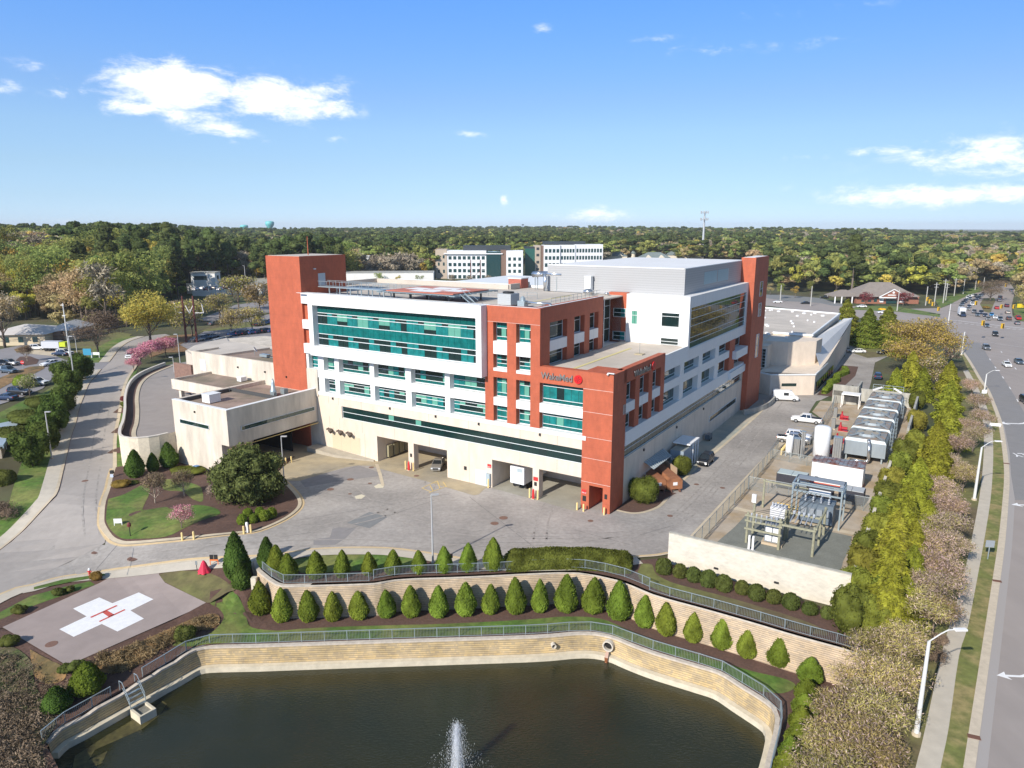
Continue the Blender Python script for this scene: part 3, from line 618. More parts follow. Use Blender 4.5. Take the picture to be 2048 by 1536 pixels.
# equipment yard
eq = [bl(a, b) for a, b in ((-13.0,-9.5),(-13.3,17),(-13.5,50),(-18.2,51),(-17.8,70),(-14,77),(-13.8,89),(-33,96),(-33,60),(-32.3,-9.6))]
sheet('equipment_yard', [tuple(p[:2]) for p in eq], soil, off=.02)
sheet('gravel_bed', [tuple(bl(a+random.uniform(-.15,.15), b+random.uniform(-.15,.15))[:2]) for a, b in ((-15.2,-8.5),(-15.4,-4),(-15.9,1),(-16.2,5),(-16.4,9.6),(-20,10.2),(-25,10.3),(-30.2,10.3),(-30.6,6),(-30.4,2),(-30.7,-3),(-30.3,-8.8),(-22,-9.2))], gravel, off=.05)
sheet('concrete_strip', [tuple(bl(a, b)[:2]) for a, b in ((-13.6,11.2),(-32,10.8),(-32,11.8),(-13.6,12.4))], concrete, off=.04)
# ---------------------------------------------------------------- the big street on the right
K1 = [(1890,1760),(1926,1536),(1936,1472),(1961,1312),(1986,1152),(1997,1078),(2005,1000),(2008,955),(2006,915),(1997,850),(1986,815),(1972,780),(1958,760),(1936,722),(1921,700),(1911,680),(1900,664)]
KA = smooth_line([at(u, v) for u, v in K1], 3)
def offx(P, d): return offs(P, d)
far = [at(u, v) for u, v in ((1885,652),(1700,634),(1540,612),(1400,600),(1200,590))]
far2 = [at(u, v) for u, v in ((1200,578),(1400,586),(1540,594),(1700,612),(1800,618),(1882,616),(1901,609),(1915,600),(1924,596),(1938,588),(1959,585),(1985,574),(2002,568),(2020,567),(2030,580),(2029,587),(2023,611),(2025,632),(2034,641),(2060,645),(2300,660),(2300,760))]
far2 += [Vector((330,120,0)), Vector((110,-20,0)), Vector((26,-20,0))]
sheet('street', [tuple(p[:2]) for p in KA+far+far2], mat('asphalt_street', (.32,.28,.255), .92, var=.07, sc=.4, var2=.08, sc2=.04, st=(1,.35,1)), off=.0)
strip('kerb', offs(KA[3:-6], 0), offs(KA[3:-6], -.75), mat('street_kerb', (.55,.47,.36), .9, var=.12, sc=1.5), .06)
strip('street_edge', offs(KA[3:-8], -.75), offs(KA[3:-8], -1.5), mat('asphalt_edge', (.36,.33,.31), .92), .008)
sheet('street_new_lane', [tuple(at(u, v)[:2]) for u, v in ((1915,681),(1960,686),(1980,719),(2006,755),(2035,801),(2062,850),(2075,1000),(2030,1000),(2022,950),(2019,905),(2009,855),(1993,812),(1977,780),(1962,758),(1940,722),(1924,700))], mat('asphalt_new_lane', (.235,.225,.22), .92, var=.06, sc=.5), off=.009)
SWr = smooth_line([at(u, v) for u, v in ((1850,1700),(1881,1536),(1898,1452),(1918,1312),(1936,1252),(1953,1165),(1967,1088),(1981,1000),(1986,930),(1986,880),(1983,845),(1970,805),(1952,768),(1936,740))], 3)
SWl = smooth_line([at(u, v) for u, v in ((1795,1700),(1831,1536),(1846,1477),(1876,1340),(1893,1270),(1920,1181),(1940,1094),(1958,1000),(1966,930),(1968,880),(1966,845),(1955,805),(1940,770),(1926,742))], 3)
strip('pavement', SWl, SWr, conc_walk, .03)
vg = resample(KA[3:-4], 3.0)
sheet('verge', [tuple(p[:2]) for p in offs(KA[3:-3], .0)] + [tuple(p[:2]) for p in SWr[::-1]], mat('verge_grass', (.16,.175,.045), .95, var=.25, sc=1.2, tint=((.27,.22,.09), .3)), off=.02)
sheet('verge', [tuple(p[:2]) for p in SWl] + [tuple(p[:2]) for p in offs(SWl, 4.0)[::-1]], grass2, off=.01)
# rust marks on the kerb = storm inlets
for i, (u, v) in enumerate(((1948,1474),(1994,1162),(2013,927))):
    mb = MB(); mb.box(-.45,.45,-.25,.25,0,.03); mb.obj('storm_inlet', rust, loc=at(u, v, .065), rz=R(-22-8*0), label=('rusty iron storm inlet in the street kerb, nearest the camera','rusty iron storm inlet in the street kerb level with the cherry trees','rusty iron storm inlet in the street kerb beside the tallest conifers')[i], cat='storm inlet', group='storm inlets in the street kerb')
# street paint
mk = MB()
def dash(u, v, u2, v2, w=.14, L=3.0):
    a = at(u, v); b = at(u2, v2); d = (b-a).normalized()*L/2; line2(mk, a-d, a+d, w)
def line2(mb, a, b, w, z=.016):
    d = (b-a).normalized(); s = Vector((-d.y, d.x, 0))*w/2; mb.add([(p.x, p.y, z) for p in (a-s, b-s, b+s, a+s)], [(0,1,2,3)])
dl = [(1966,695),(1980,719),(1991,735),(2006,755),(2020,776),(2035,801),(2050,829)]
for i in range(len(dl)-1): dash(*dl[i], *dl[i+1], w=.22)
dl = [(2003,704),(2017,720),(2031,737),(2048,757)]
for i in range(len(dl)-1): dash(*dl[i], *dl[i+1], w=.22)
a, b = at(1919,676), at(2075,699); n = 19
for k in range(n):
    p = a.lerp(b, k/n); q = a.lerp(b, (k+.55)/n); o = Vector((1.1, -3.0, 0)); mk.add([(p.x,p.y,.016),(q.x,q.y,.016),(q.x+o.x,q.y+o.y,.016),(p.x+o.x,p.y+o.y,.016)], [(3,2,1,0)])
line2(mk, at(1895,639), at(2048,657), .6); 
for k in range(14):
    p = at(1893+12*k, 643.5+1.35*k); line2(mk, p, p+Vector((1.6,.2,0)), .5)
mk.obj('white_markings', paint_w, kind='structure')
def arrow(u, v, flip, sc, rz):
    mb = MB(); P = [(-1.7,0),(-.6,.75),(-.6,.28),(.9,.28),(1.35,.1),(1.6,-.3),(1.75,-.1),(1.6,.45),(1.1,.72),(.6,.72)]
    mb.add([(-1.7,0,0),(-.65,.62,0),(-.72,.16,0),(.5,.16,0),(.95,.05,0),(1.2,-.45,0),(1.5,-.35,0),(1.35,-.95,0)], [])
    mb = MB(); mb.add([(-1.6,0,0),(-.6,-.62,0),(-.75,-.15,0),(-.75,.15,0),(-.6,.62,0),(.5,-.17,0),(.5,.13,0),(1.1,.02,0),(1.0,.34,0),(1.45,.42,0),(1.25,.62,0)], [(0,1,2,3,4)][::-1] and [(0,1,2),(0,2,3),(0,3,4),(2,5,6,3),(5,7,8,6),(7,9,10,8)])
    o = mb.obj('turn_arrow_marking', paint_w, loc=at(u, v, .018), rz=rz, kind='structure'); o.scale = (sc, sc, 1); return o
arrow(2030,1352,0,1.0,R(-4)); arrow(2028,847,0,2.1,R(-6)); arrow(2052,1010,0,1.3,R(-4))
# ================================================================ THE HOSPITAL  (local x = b into the block, local y = a along the front)
ANG = math.atan2(UR.y, UR.x)
hosp = thing('hospital_building', 'white and brick red five storey hospital with teal glass bands and corner tower', 'building', C0, ANG)
panel_w = mat('white_metal_panel', (.735,.735,.725), .55, var=.05, sc=1.0, st=(1,1,.1), spec=.4)
panel_w2 = mat('white_sill_panel', (.74,.755,.75), .55, var=.03, sc=.3)
panel_r = mat('brick_red_panel', (.425,.10,.046), .7, var=.12, sc=.8, st=(1,1,.5), var2=.08, sc2=2.5, bands=(2,1.35,.035,.12))
precast = mat('precast_cream', (.66,.56,.455), .88, var=.05, sc=.35, var2=.08, sc2=.9, st=(1,1,.4))
precast_st = mat('precast_stained', (.60,.53,.44), .9, var=.2, sc=.4, st=(1,1,.22), var2=.1, sc2=1.2)
siding = mat('grey_corrugated_siding', (.385,.385,.385), .6, m=.05, bands=(2,.42,.28,.14))
roof_w = mat('white_roof_membrane', (.70,.70,.70), .8, var=.05, sc=.2)
roof_b = mat('beige_roof_membrane', (.56,.50,.43), .9, var=.08, sc=.25, tint=((.48,.43,.37), .08))
roof_br = mat('brown_ballast_roof', (.29,.215,.175), .95, var=.25, sc=.35, tint=((.20,.17,.12), .12), bump=.03)
frame_m = mat('window_frame_white', (.72,.75,.75), .5)
g_teal = mat('glass_teal_spandrel', (.005,.135,.13), .1, spec=.6, var=.28, sc=.9)
g_teal2 = mat('glass_teal_light', (.012,.17,.168), .1, spec=.6, var=.3, sc=1.3)
g_teald = mat('glass_teal_deep', (.004,.095,.09), .12, spec=.5)
g_dark = mat('glass_dark_vision', (.010,.026,.026), .05, spec=.8)
g_blind = mat('glass_green_blind', (.115,.33,.255), .3, spec=.5, bands=(2,.9,.04,.15))
g_mir = mat('glass_green_reflective', (.014,.055,.052), .03, m=.12, spec=.9)
g_strip = mat('glass_strip_dark', (.008,.030,.028), .06, spec=.8)
GL = [frame_m, g_teal, g_teal2, g_dark, g_blind, g_teald, g_mir, g_strip]
T, T2, D, B, TD, MR, SS = 1, 2, 3, 4, 5, 6, 7
def seg_h(mb, face, pl, s0, s1, z0, z1, d0, d1, mi=0):
    """box on a facade: face L (plane b=pl, looks to -b) or R (plane a=pl, looks to -a); d = depth inward"""
    if face == 'L': mb.ab(s0, s1, pl+d0, pl+d1, z0, z1, mi)
    else: mb.ab(pl+d0, pl+d1, s0, s1, z0, z1, mi)
def window(face, pl, s0, s1, z0, z1, bars=(), muls=(), cells=None, fw=.075, parent=None, name='window'):
    """framed window: bars = heights, muls = positions, cells(i,j)->glass index (i from low s, j from bottom)"""
    zs = [z0]+[b for b in bars]+[z1]; ss = [s0]+list(muls)+[s1]
    fm = MB()
    for z in (z0+fw/2, z1-fw/2): seg_h(fm, face, pl, s0, s1, z-fw/2, z+fw/2, -.10, .05)
    for s in (s0+fw/2, s1-fw/2): seg_h(fm, face, pl, s-fw/2, s+fw/2, z0+fw, z1-fw, -.098, .05)
    for z in bars: seg_h(fm, face, pl, s0+fw, s1-fw, z-.038, z+.038, -.09, .05)
    w = fm.obj(name, frame_m, parent or hosp)
    gm = MB()
    for i in range(len(ss)-1):
        for j in range(len(zs)-1):
            seg_h(gm, face, pl, ss[i]+.012, ss[i+1]-.012, zs[j]+.01, zs[j+1]-.01, -.02, .03, cells(i, j) if cells else D)
    # thin dark joints between the panes
    for s in muls: seg_h(gm, face, pl, s-.02, s+.02, z0+.03, z1-.03, -.035, -.015, 3)
    gm.obj('pane', GL, w); return w
rg = random.Random(3)
# ---- solid masses
def part(name, m, *boxes):
    mb = MB()
    for bx in boxes: mb.ab(*bx)
    return mb.obj(name, m, hosp)
part('base_wall', precast,
     (4.6,57.9,0,.45,4.65,6.7), (4.6,57.9,0,.45,8.9,10.35), (52.3,57.9,0,.45,6.7,8.9), (44.1,57.9,0,.45,-.3,4.65), (20.1,28.9,0,.45,-.3,4.65),
     (35.9,37.1,0,1.2,-.3,4.65), (11.65,12.75,0,1.2,-.3,4.65),
     (4.6,57.9,.45,9,4.72,10.3), (44.1,57.9,.45,9,-.3,4.7), (20.1,28.9,.45,9,-.3,4.7),
     (0.0,.45,4.6,70,-.3,7.05), (0,.45,69.2,70,7.05,8.95), (4.6,57.9,9,70,-.3,10.3), (.45,4.6,4.6,70,-.3,10.3))
sg = mat('precast_joint', (.42,.35,.29), .9)
for q_ in [(a-.03,a+.03,-.012,0,z0,z1) for a in (8.6,15,24.5,32.5,40,47.5,53,55.5) for z0, z1 in ((4.7,6.65),(8.95,10.3))]+[(a-.03,a+.03,-.012,0,0,4.6) for a in (24.5,47,49.5,52,54.6)]+[(-.012,0,b-.03,b+.03,0,7) for b in (17,27,37,47,57,66)]: part('panel_joint', sg, q_)
part('louvred_panel', mat('pale_louvre', (.58,.49,.35), .8), (48.2,50.3,-.03,.0,.55,3.6), (50.4,52.6,-.03,0,.6,3.6), (52.7,55.0,-.03,0,.65,3.6))
# interior fittings of the covered bays
part('bay_wall', precast, (28.9,29.3,9,14,-.3,4.7))
part('bay_door', mat('dark_glazed_door', (.03,.035,.035), .2), (29.3,32.6,8.6,8.98,0,3.6))
part('bay_door', mat('plain_door', (.42,.40,.36), .6), (34.0,35.2,8.9,8.97,0,2.4))
part('bay_panel', mat('bay_panel_olive', (.30,.27,.17), .7), *[(43.5+.0,44.05,2.2+1.5*k,3.3+1.5*k,.3,2.4) for k in range(4)])
part('service_door', mat('grey_steel_door', (.55,.56,.57), .6), (21.05,23.3,-.04,.0,0,2.55))
part('electric_cabinet', mat('cabinet_blue_grey', (.36,.43,.46), .5), (20.3,21.0,-.45,-.01,.5,2.3))
# strip windows of the base
def strip_cells(i, j):
    return SS if (i*7) % 5 else (D if j == 0 else B if rg.random() < .15 else SS)
window('L', .30, 4.6, 52.3, 6.7, 8.9, bars=(7.85,), muls=[4.6+1.19*k for k in range(1, 40)], cells=strip_cells, name='strip_window')
window('R', .30, 4.6, 69.2, 7.05, 8.95, bars=(8.1,), muls=[4.6+1.7*k for k in range(1, 38)], cells=lambda i, j: MR, name='strip_window')
window('R', -.02, 46.3, 65.6, 2.75, 3.85, muls=[46.3+1.6*k for k in range(1, 12)], cells=lambda i, j: D, name='strip_window', fw=.06)
# white grid, floors two and three
part('white_frame_grid', panel_w,
     (21.3,60.6,.02,1.6,13.58,15.02), *[(a0,a1,0,1.3,10.98,17.85) for a0, a1 in ((56.19,57.63),(52.44,53.52),(44.13,45.14),(36.0,37.2),(28.07,29.06))],
     (4.0,60.6,-.10,1.3,10.35,10.98), (60.0,60.6,0,.9,10.98,13.58), (60.0,60.6,0,.9,15.02,18.0),
     (20.9,56.65,-1.5,1.0,17.85,19.65), (56.65,57.75,-1.5,1.0,17.85,28.72), (20.9,21.9,-1.5,1.0,19.65,28.72), (21.9,56.65,-1.5,1.0,26.8,28.72),
     (57.75,60.6,-.4,1.0,26.8,28.7), (57.75,60.6,-.4,1.0,22.3,23.9), (57.75,60.6,-.4,1.0,17.85,19.6))
part('core_wall', panel_w2, (21.3,60.6,1.15,31,10.3,27.9), (13.4,21.3,1.15,22,10.3,27.9), (15.3,21.3,22,31,10.3,27.9), (12.6,60.6,31,70,10.3,27.9), (4,12.6,1.15,70,10.3,19.6), (1.2,4.0,4.6,70,10.3,19.6), (12.6,15.3,1.2,31,10.3,19.6))
part('stair_recess_wall', panel_r, (57.75,60.55,.3,1.1,19.62,22.28)); part('stair_recess_wall', panel_r, (57.75,60.55,.3,1.1,23.92,26.78))
for z0, z1 in ((19.8,22.2),(24.1,26.7)): window('L', .26, 58.0, 58.9, z0, z1, bars=((z0+z1)/2,), cells=lambda i, j: T2)
def gridcells(n):
    pat = [rg.choice([T2, T2, B, B, D, D]) for _ in range(n)]
    def f(i, j):
        if j == 0 or j == 3: return TD
        if j == 1: return D if pat[i] == B and rg.random() < .45 else pat[i]
        return pat[i]
    return f
bays = [(58.0,60.5),(53.52,56.19),(45.14,52.44),(37.2,44.13),(29.06,36.0),(21.3,28.07)]
for z0, z1 in ((10.98,13.58),(15.02,17.85)):
    for k, (s0, s1) in enumerate(bays):
        n = 2 if k < 2 else 6; mu = [s0+(s1-s0)*i/n for i in range(1, n)]
        window('L', 1.05, s0, s1, z0+.02, z1-.02, bars=(z0+.62, z0+1.45, z1-.62), muls=mu, cells=(lambda i, j: T2) if k == 0 else gridcells(n))
# the great teal band
runs = [(2,'D'),(2,'T'),(2,'X'),(2,'T'),(2,'B'),(2,'T'),(2,'X'),(2,'T'),(1,'D'),(3,'T'),(2,'X'),(2,'T'),(2,'B'),(2,'T'),(1,'D')]
colk = [];
for n_, k_ in runs: colk += [k_]*n_
colk = colk[::-1]; nC = len(colk)         # low a (right end) first
win_up = [k for k in colk]
def bandcell(i, j):
    up = colk[i]; nxt = colk[i-1] if i else 'T'; prv = colk[i+1] if i+1 < nC else 'T'
    lead = up == 'T' and nxt != 'T'       # the transom light reaches one pane further left
    if j == 6: return TD
    if j == 2 or j == 3: return T
    if j == 5: return D if (lead or up == 'D') else (B if up != 'T' else T2)
    if j == 4: return {'T': T2, 'D': D, 'B': B, 'X': B}[up]
    if j == 1: return D if (lead or up != 'T') else T2
    return D if up != 'T' else T2
zb = (19.65,20.92,21.72,22.6,23.47,24.95,25.42,26.8)
w = window('L', -.35, 21.9, 56.65, 19.65, 26.8, bars=(), muls=[21.9+(56.65-21.9)*i/nC for i in range(1, nC)], cells=None, name='curtain_wall')
bpy.data.objects.remove(w.children[0])
gm = MB(); cw = (56.65-21.9)/nC
for i in range(nC):
    for j in range(7):
        s0 = 21.9+cw*i
        if j == 4 and colk[i] == 'X': gm.ab(s0+.015, s0+cw-.015, -.37, -.3, 23.49, 24.2, D); gm.ab(s0+.015, s0+cw-.015, -.37, -.3, 24.2, 24.93, B); continue
        gm.ab(s0+.02, s0+cw-.02, -.37, -.3, zb[j]+.005, zb[j+1]-.005, bandcell(i, j))
gm.ab(21.9, 56.65, -.32, -.2, 19.65, 26.8, D); gm.obj('pane', GL, w)
bm = MB()
for z in (20.92, 21.72, 23.47, 24.95, 25.42): bm.ab(21.9, 56.65, -.46, -.36, z-.045, z+.045)
bm.obj('transom', frame_m, w)
# ---- brick red block
part('red_facade', panel_r,
     (19.75,21.3,0,1.15,10.98,28.7), (15.7,17.3,0,1.15,10.98,28.7), (11.65,13.25,0,1.15,10.98,28.7), (17.3,19.75,0,1.15,26.25,28.7), (13.25,15.7,0,1.15,26.25,28.7),
     (17.3,19.75,0,1.15,17.88,18.85), (13.25,15.7,0,1.15,17.88,18.85),
     (4.6,11.65,0,1.15,17.93,20.35),
     # upper block right face
     (12.0,13.2,1.15,3.5,19.6,28.7), (12.0,13.2,3.5,22.0,26.3,28.7), (12.0,13.0,9.0,11.4,19.6,26.3), (12.0,13.0,15.0,16.9,19.6,26.3), (12.0,13.0,20.2,22.0,19.6,26.3),
     # low block right face
     (0,1.15,3.6,20.0,18.4,20.35), (0,1.15,7.9,9.6,11.05,18.4), (0,1.15,13.2,14.8,11.05,18.4), (0,1.15,18.3,20.0,11.05,18.4),
     (11.64,15.2,31.0,32.2,19.6,28.6))
part('red_corner_tower', panel_r, (0,4.6,0,4.6,3.75,20.35), (3.3,4.6,0,4.6,-.3,3.75), (0,1.15,0,4.6,-.3,3.75), (1.15,3.3,4.2,4.6,-.3,3.75))
part('panel_joints', mat('pale_joint', (.62,.50,.45), .8), *[(4.62,.02,-.012,0,z-.025,z+.025) for z in (17.9,14.6,10.9,7.8,4.2)], *[(a0,a1,-.012,0,z-.02,z+.02) for z in (26.3,) for a0, a1 in ((11.7,21.25),)])
for q_ in (
     (17.3,19.75,.0,1.0,21.45,23.4), (17.3,19.75,0,1.0,18.85,19.3), (13.25,15.7,0,1.0,21.45,23.4), (13.25,15.7,0,1.0,18.85,19.3),
     (17.3,19.75,0,1.0,13.5,14.75), (13.25,15.7,0,1.0,13.5,14.75), (4.6,11.65,0,1.0,13.5,14.85),
     (12.0,13.0,3.5,9.0,21.95,23.55), (12.0,13.0,11.4,15.0,21.95,23.55), (12,13,16.9,20.2,21.95,23.55),
     (0,1,3.6,7.9,13.85,15.3), (0,1,9.6,13.2,13.85,15.3), (0,1,14.8,18.3,13.85,15.3)): part('white_spandrel', panel_w, q_)
def rcell(i, j): return TD if j == 3 else rg.choice([T, T2, B, D]) if j else T
for s0, s1 in ((17.3,19.75),(13.25,15.7)):
    for z0, z1 in ((23.4,26.25),(19.3,21.45),(14.75,17.88),(10.98,13.5)):
        window('L', 1.0, s0, s1, z0, z1, bars=(z0+.6, z1-.95), muls=(s0+.75, s0+1.6), cells=lambda i, j: rcell(i, j))
for z0, z1, c5 in ((14.85,17.93,D),(10.98,13.5,B)):
    window('L', 1.0, 4.6, 11.65, z0, z1, bars=(z0+.6, z1-.6), muls=[4.6+7.05*i/6 for i in range(1, 6)], cells=lambda i, j, c5=c5: (c5 if (i == 3 and j == 1) else T2 if j == 1 else T if j == 2 else TD))
for s0, s1 in ((3.5,9.0),(11.4,15.0),(16.9,20.2)):
    for z0, z1 in ((23.55,26.3),(19.75,21.95)):
        window('R', 12.9, s0, s1, z0, z1, bars=(z1-.75,), muls=[s0+(s1-s0)*i/3 for i in (1, 2)], cells=lambda i, j: MR)
for s0, s1 in ((3.6,7.9),(9.6,13.2),(14.8,18.3)):
    for z0, z1 in ((15.3,18.4),(11.15,13.85)):
        window('R', .95, s0, s1, z0, z1, bars=(z0+.6, z1-.7), muls=[s0+(s1-s0)*i/3 for i in (1, 2)], cells=lambda i, j: MR if j else TD)
part('terrace_roof', roof_b, (.3,12.4,.3,31.0,19.6,19.85)); part('terrace_parapet', panel_r, (0,.3,3.6,20,20.35,20.42),)
part('terrace_parapet', panel_w2, (0.02,.35,20.0,31.0,18.7,19.98))
part('roof_walkway', mat('pale_yellow_walkway', (.62,.55,.26), .85), (7.5,8.0,2.2,24.2,19.86,19.9))
# glass slot beside the upper block
window('L', 22.9, 12.2, 14.8, 19.7, 28.0, bars=(22.0,24.0,26.2), cells=lambda i, j: MR); window('R', 14.9, 23.0, 31.0, 19.7, 28.0, bars=(22.0,24.0,26.2), muls=(24.6,26.2,27.8,29.4), cells=lambda i, j: MR)
# ---- white upper block on the right
part('white_upper_block', panel_w, (0,11.64,31,31.9,17.3,28.45), (9,11.64,31.9,70,19,28.4), (0,11.64,31.9,73.7,26.5,28.45), (0,11.64,31.9,73.7,17.3,19.3), (0,.5,68.9,70,19.3,26.5), (.7,11.6,31.9,70,28.0,28.42))
part('panel_joints', mat('panel_joint_grey', (.60,.60,.60), .7), *[(a-.02,a+.02,30.985,31,17.4,28.4) for a in (1.2,5.5,9.0)], *[(.05,11.6,30.985,31,z-.02,z+.02) for z in (19.7,22.2,22.9,26.1)])
window('R', .25, 31.9, 68.9, 19.3, 26.5, bars=(20.35,21.2,23.2,24.5,25.9), muls=[31.9+1.55*k for k in range(1, 24)], cells=lambda i, j: TD if j == 0 else MR, name='curtain_wall')
for s0, s1, z0, z1, bz in ((9.43,10.57,23.12,25.55,(24.7,)),(1.7,4.95,23.1,25.55,(24.9,)),(1.7,4.95,19.95,21.13,(20.5,))):
    window('L', 30.97, s0, s1, z0, z1, bars=bz, muls=((s0+s1)/2,), cells=lambda i, j: (B if s1 > 9 else D))
for z0 in (24.2, 20.0): window('L', 30.97, 11.7, 14.1, z0, z0+1.6, bars=(z0+.8,), muls=(12.7,), cells=lambda i, j: D if i else T2)
part('service_door', panel_w2, (9.7,10.6,30.95,31,19.9,21.9))
# lower white grid on the right
part('white_side_grid', panel_w2,
     (-.12,1.3,4.6,70,8.95,11.05), (0.02,1.3,20.0,58,13.85,15.3), *[(0,1.3,b0,b1,11.05,17.3) for b0, b1 in ((27.6,29.6),(37.7,39.9),(47.9,50.3))], (0.01,1.3,20,58,17.3,17.44), (0.01,1.3,20.0,31,17.44,18.7),
     (-.9,1.2,60.2,69.3,13.1,14.8), (-.5,1.0,58.0,69.9,9.1,10.6))
part('red_side_pier', panel_r, (-.05,1.3,58.0,61.9,11.05,17.3), (1.2,1.6,62,70,11.05,17.3))
for s0, s1 in ((20.0,27.6),(29.6,37.7),(39.9,47.9),(50.3,58.0)):
    for z0, z1 in ((15.3,17.3),(11.05,13.85)): window('R', 1.0, s0, s1, z0, z1, bars=(z0+.55,), muls=[s0+(s1-s0)*i/5 for i in range(1, 5)], cells=lambda i, j: MR if j else TD)
for z0, z1 in ((15.0,17.2),(10.7,13.0)): window('R', 1.18, 62.3, 69.5, z0, z1, bars=(z1-.6,), muls=(64.6,67.0), cells=lambda i, j: MR)
# ---- towers, penthouse, roofs
part('tall_red_tower', panel_r, (-1.15,1.9,70,82,-.3,33.7)); part('tower_roof', roof_w, (-.9,1.6,70.3,81.7,33.7,33.74))
for z0, z1 in ((25,28.3),(20.5,23.5),(11.2,16.5)): window('R', -1.17, 75.2, 77.6, z0, z1, bars=((z0+z1)/2,), cells=lambda i, j: D)
part('red_elevator_tower', panel_r, (60.6,69.5,-.2,11,-.3,35)); part('tower_roof', roof_b, (60.9,69.2,.1,10.7,35.0,35.04))
part('roof_door', mat('grey_steel_door', (.5,.5,.5), .6), (60.55,60.6,3.95,5.65,29.6,31.85)); part('wall_lamp', panel_w, (60.3,60.6,2.9,3.3,32.6,32.8))
mb = MB(); mb.cyl((5,64,35),(5,64,38.4),.09,.05,8); mb.obj('antenna_mast', panel_r, hosp)
part('penthouse_wall', siding, (1.8,29,33,69.9,28.0,32.95)); part('penthouse_roof', roof_w, (2.0,28.8,33.2,75,32.95,33.0)); part('penthouse_coping', panel_w2, (1.78,2.05,32.98,70,32.95,33.1), (1.78,29,32.98,33.25,32.95,33.1))
lv = MB()
for k in range(26):
    b = 44.0+k*.62
    if k != 13: lv.ab(1.74,1.8,b,b+.30,29.6,31.9)
lv.obj('louvre', mat('pale_louvre_teal', (.40,.55,.58), .5), hosp)
part('main_roof', roof_b, (12.4,60.6,.6,31,27.9,28.12), (12.4,71,31,31.2,27.9,28.1), (60.6,71,11,31,20,28.1), (29,60.6,31,38,27,28.0))
part('roof_parapet', panel_w2, (21.3,60.6,-1.4,-.9,28.72,28.76), (29,71.4,38,38.5,26,28.5)); part('roof_parapet', roof_b, (36.5,71.4,30.6,31.2,28.1,29.0), (36.2,36.8,31,38.4,28.1,29.1), (71,71.4,11,31.2,24,29.0))
part('roof_parapet', panel_w, (12.0,21.3,0.0,.4,28.7,28.74), (12.0,12.4,0,22.2,28.7,28.745))
part('roof_walkway', mat('pale_yellow_walkway'), (14,26,1.2,1.7,28.12,28.15), (20,20.5,1.7,26,28.12,28.15), (14.5,15,6,28,28.12,28.15))
# helipad on the roof
part('rooftop_helipad_deck', mat('helipad_red', (.48,.16,.11), .8, var=.06, sc=.4), (28.3,42.2,1.6,11.6,29.7,29.85))
part('helipad_cross', paint_w, (32.8,37.8,2.4,10.8,29.86,29.87), (29.6,41.0,4.9,8.3,29.865,29.872))
hp = MB(); hp.ab(33.3,33.7,5.2,8.0,29.875,29.885); hp.ab(36.9,37.3,5.2,8.0,29.875,29.885); hp.ab(33.7,36.9,6.4,6.8,29.875,29.885); hp.obj('helipad_letter', mat('helipad_red'), hosp)
nt_ = MB(); gm_ = mat('catch_net_steel', (.28,.34,.36), .5, m=.4)
for k in range(13): nt_.ab(27.2, 43.3, .5-.0+.085*k, .53+.085*k, 29.62, 29.66); nt_.ab(27.2,43.3,11.7+.085*k,11.73+.085*k,29.62,29.66); nt_.ab(27.2+.085*k,27.23+.085*k,.5,12.7,29.66,29.69); nt_.ab(42.3+.085*k,42.33+.085*k,.5,12.7,29.66,29.69)
for a in np.arange(27.2, 43.4, 1.6): nt_.ab(a-.05, a+.05, .5, 1.6, 29.5, 29.62); nt_.ab(a-.05, a+.05, 11.6, 12.7, 29.5, 29.62)
for b in np.arange(.5, 12.8, 1.5): nt_.ab(27.2,28.3,b-.05,b+.05,29.5,29.62); nt_.ab(42.2,43.3,b-.05,b+.05,29.5,29.62)
nt_.obj('catch_net', gm_, hosp)
lg = MB()
for a in (29.5,33.5,37.5,41.0):
    for b in (2.2,6.5,11.0): lg.ab(a-.12,a+.12,b-.12,b+.12,28.1,29.5)
for b in (2.2,6.5,11.0): lg.ab(28.3,42.2,b-.15,b+.15,29.3,29.7)
lg.obj('helipad_support', mat('steel_dark', (.12,.12,.12), .5, m=.5), hosp)
wk = MB(); wk.ab(43.3,60.2,3.4,5.6,29.45,29.6)
for a in np.arange(44.5,60,2.6):
    for b in (3.6,5.4): wk.ab(a-.08,a+.08,b-.08,b+.08,28.1,29.45)
for b in (3.4,5.6):
    wk.ab(43.3,60.2,b-.03,b+.03,30.5,30.56)
    for a in np.arange(43.5,60.2,1.6): wk.ab(a-.03,a+.03,b-.03,b+.03,29.6,30.5)
wk.obj('helipad_walkway', galv, hosp)
st = MB()
for k in range(9): st.ab(25.0+.28*k, 25.25+.28*k, 2.2, 3.4, 28.2+.18*k, 28.24+.18*k)
for b in (2.2,3.4): st.beam((b,24.8,28.9),(b,27.4,30.7),.05); st.beam((b,24.8,28.1),(b,27.4,29.8),.1)
st.obj('helipad_stair', galv, hosp)
# roof railings
rl = MB()
for a in np.arange(22, 60, 2.0): rl.ab(a-.03,a+.03,16.9,16.96,28.1,29.2)
rl.ab(22,60,16.9,16.95,29.15,29.2); rl.ab(22,60,16.9,16.95,28.65,28.69)
for b in np.arange(10, 28, 1.5): rl.ab(15.4,15.46,b-.03,b+.03,28.1,29.2)
rl.ab(15.4,15.45,10,28,29.15,29.2); rl.ab(15.4,15.45,10,28,28.65,28.69); rl.obj('roof_railing', galv_d, hosp)
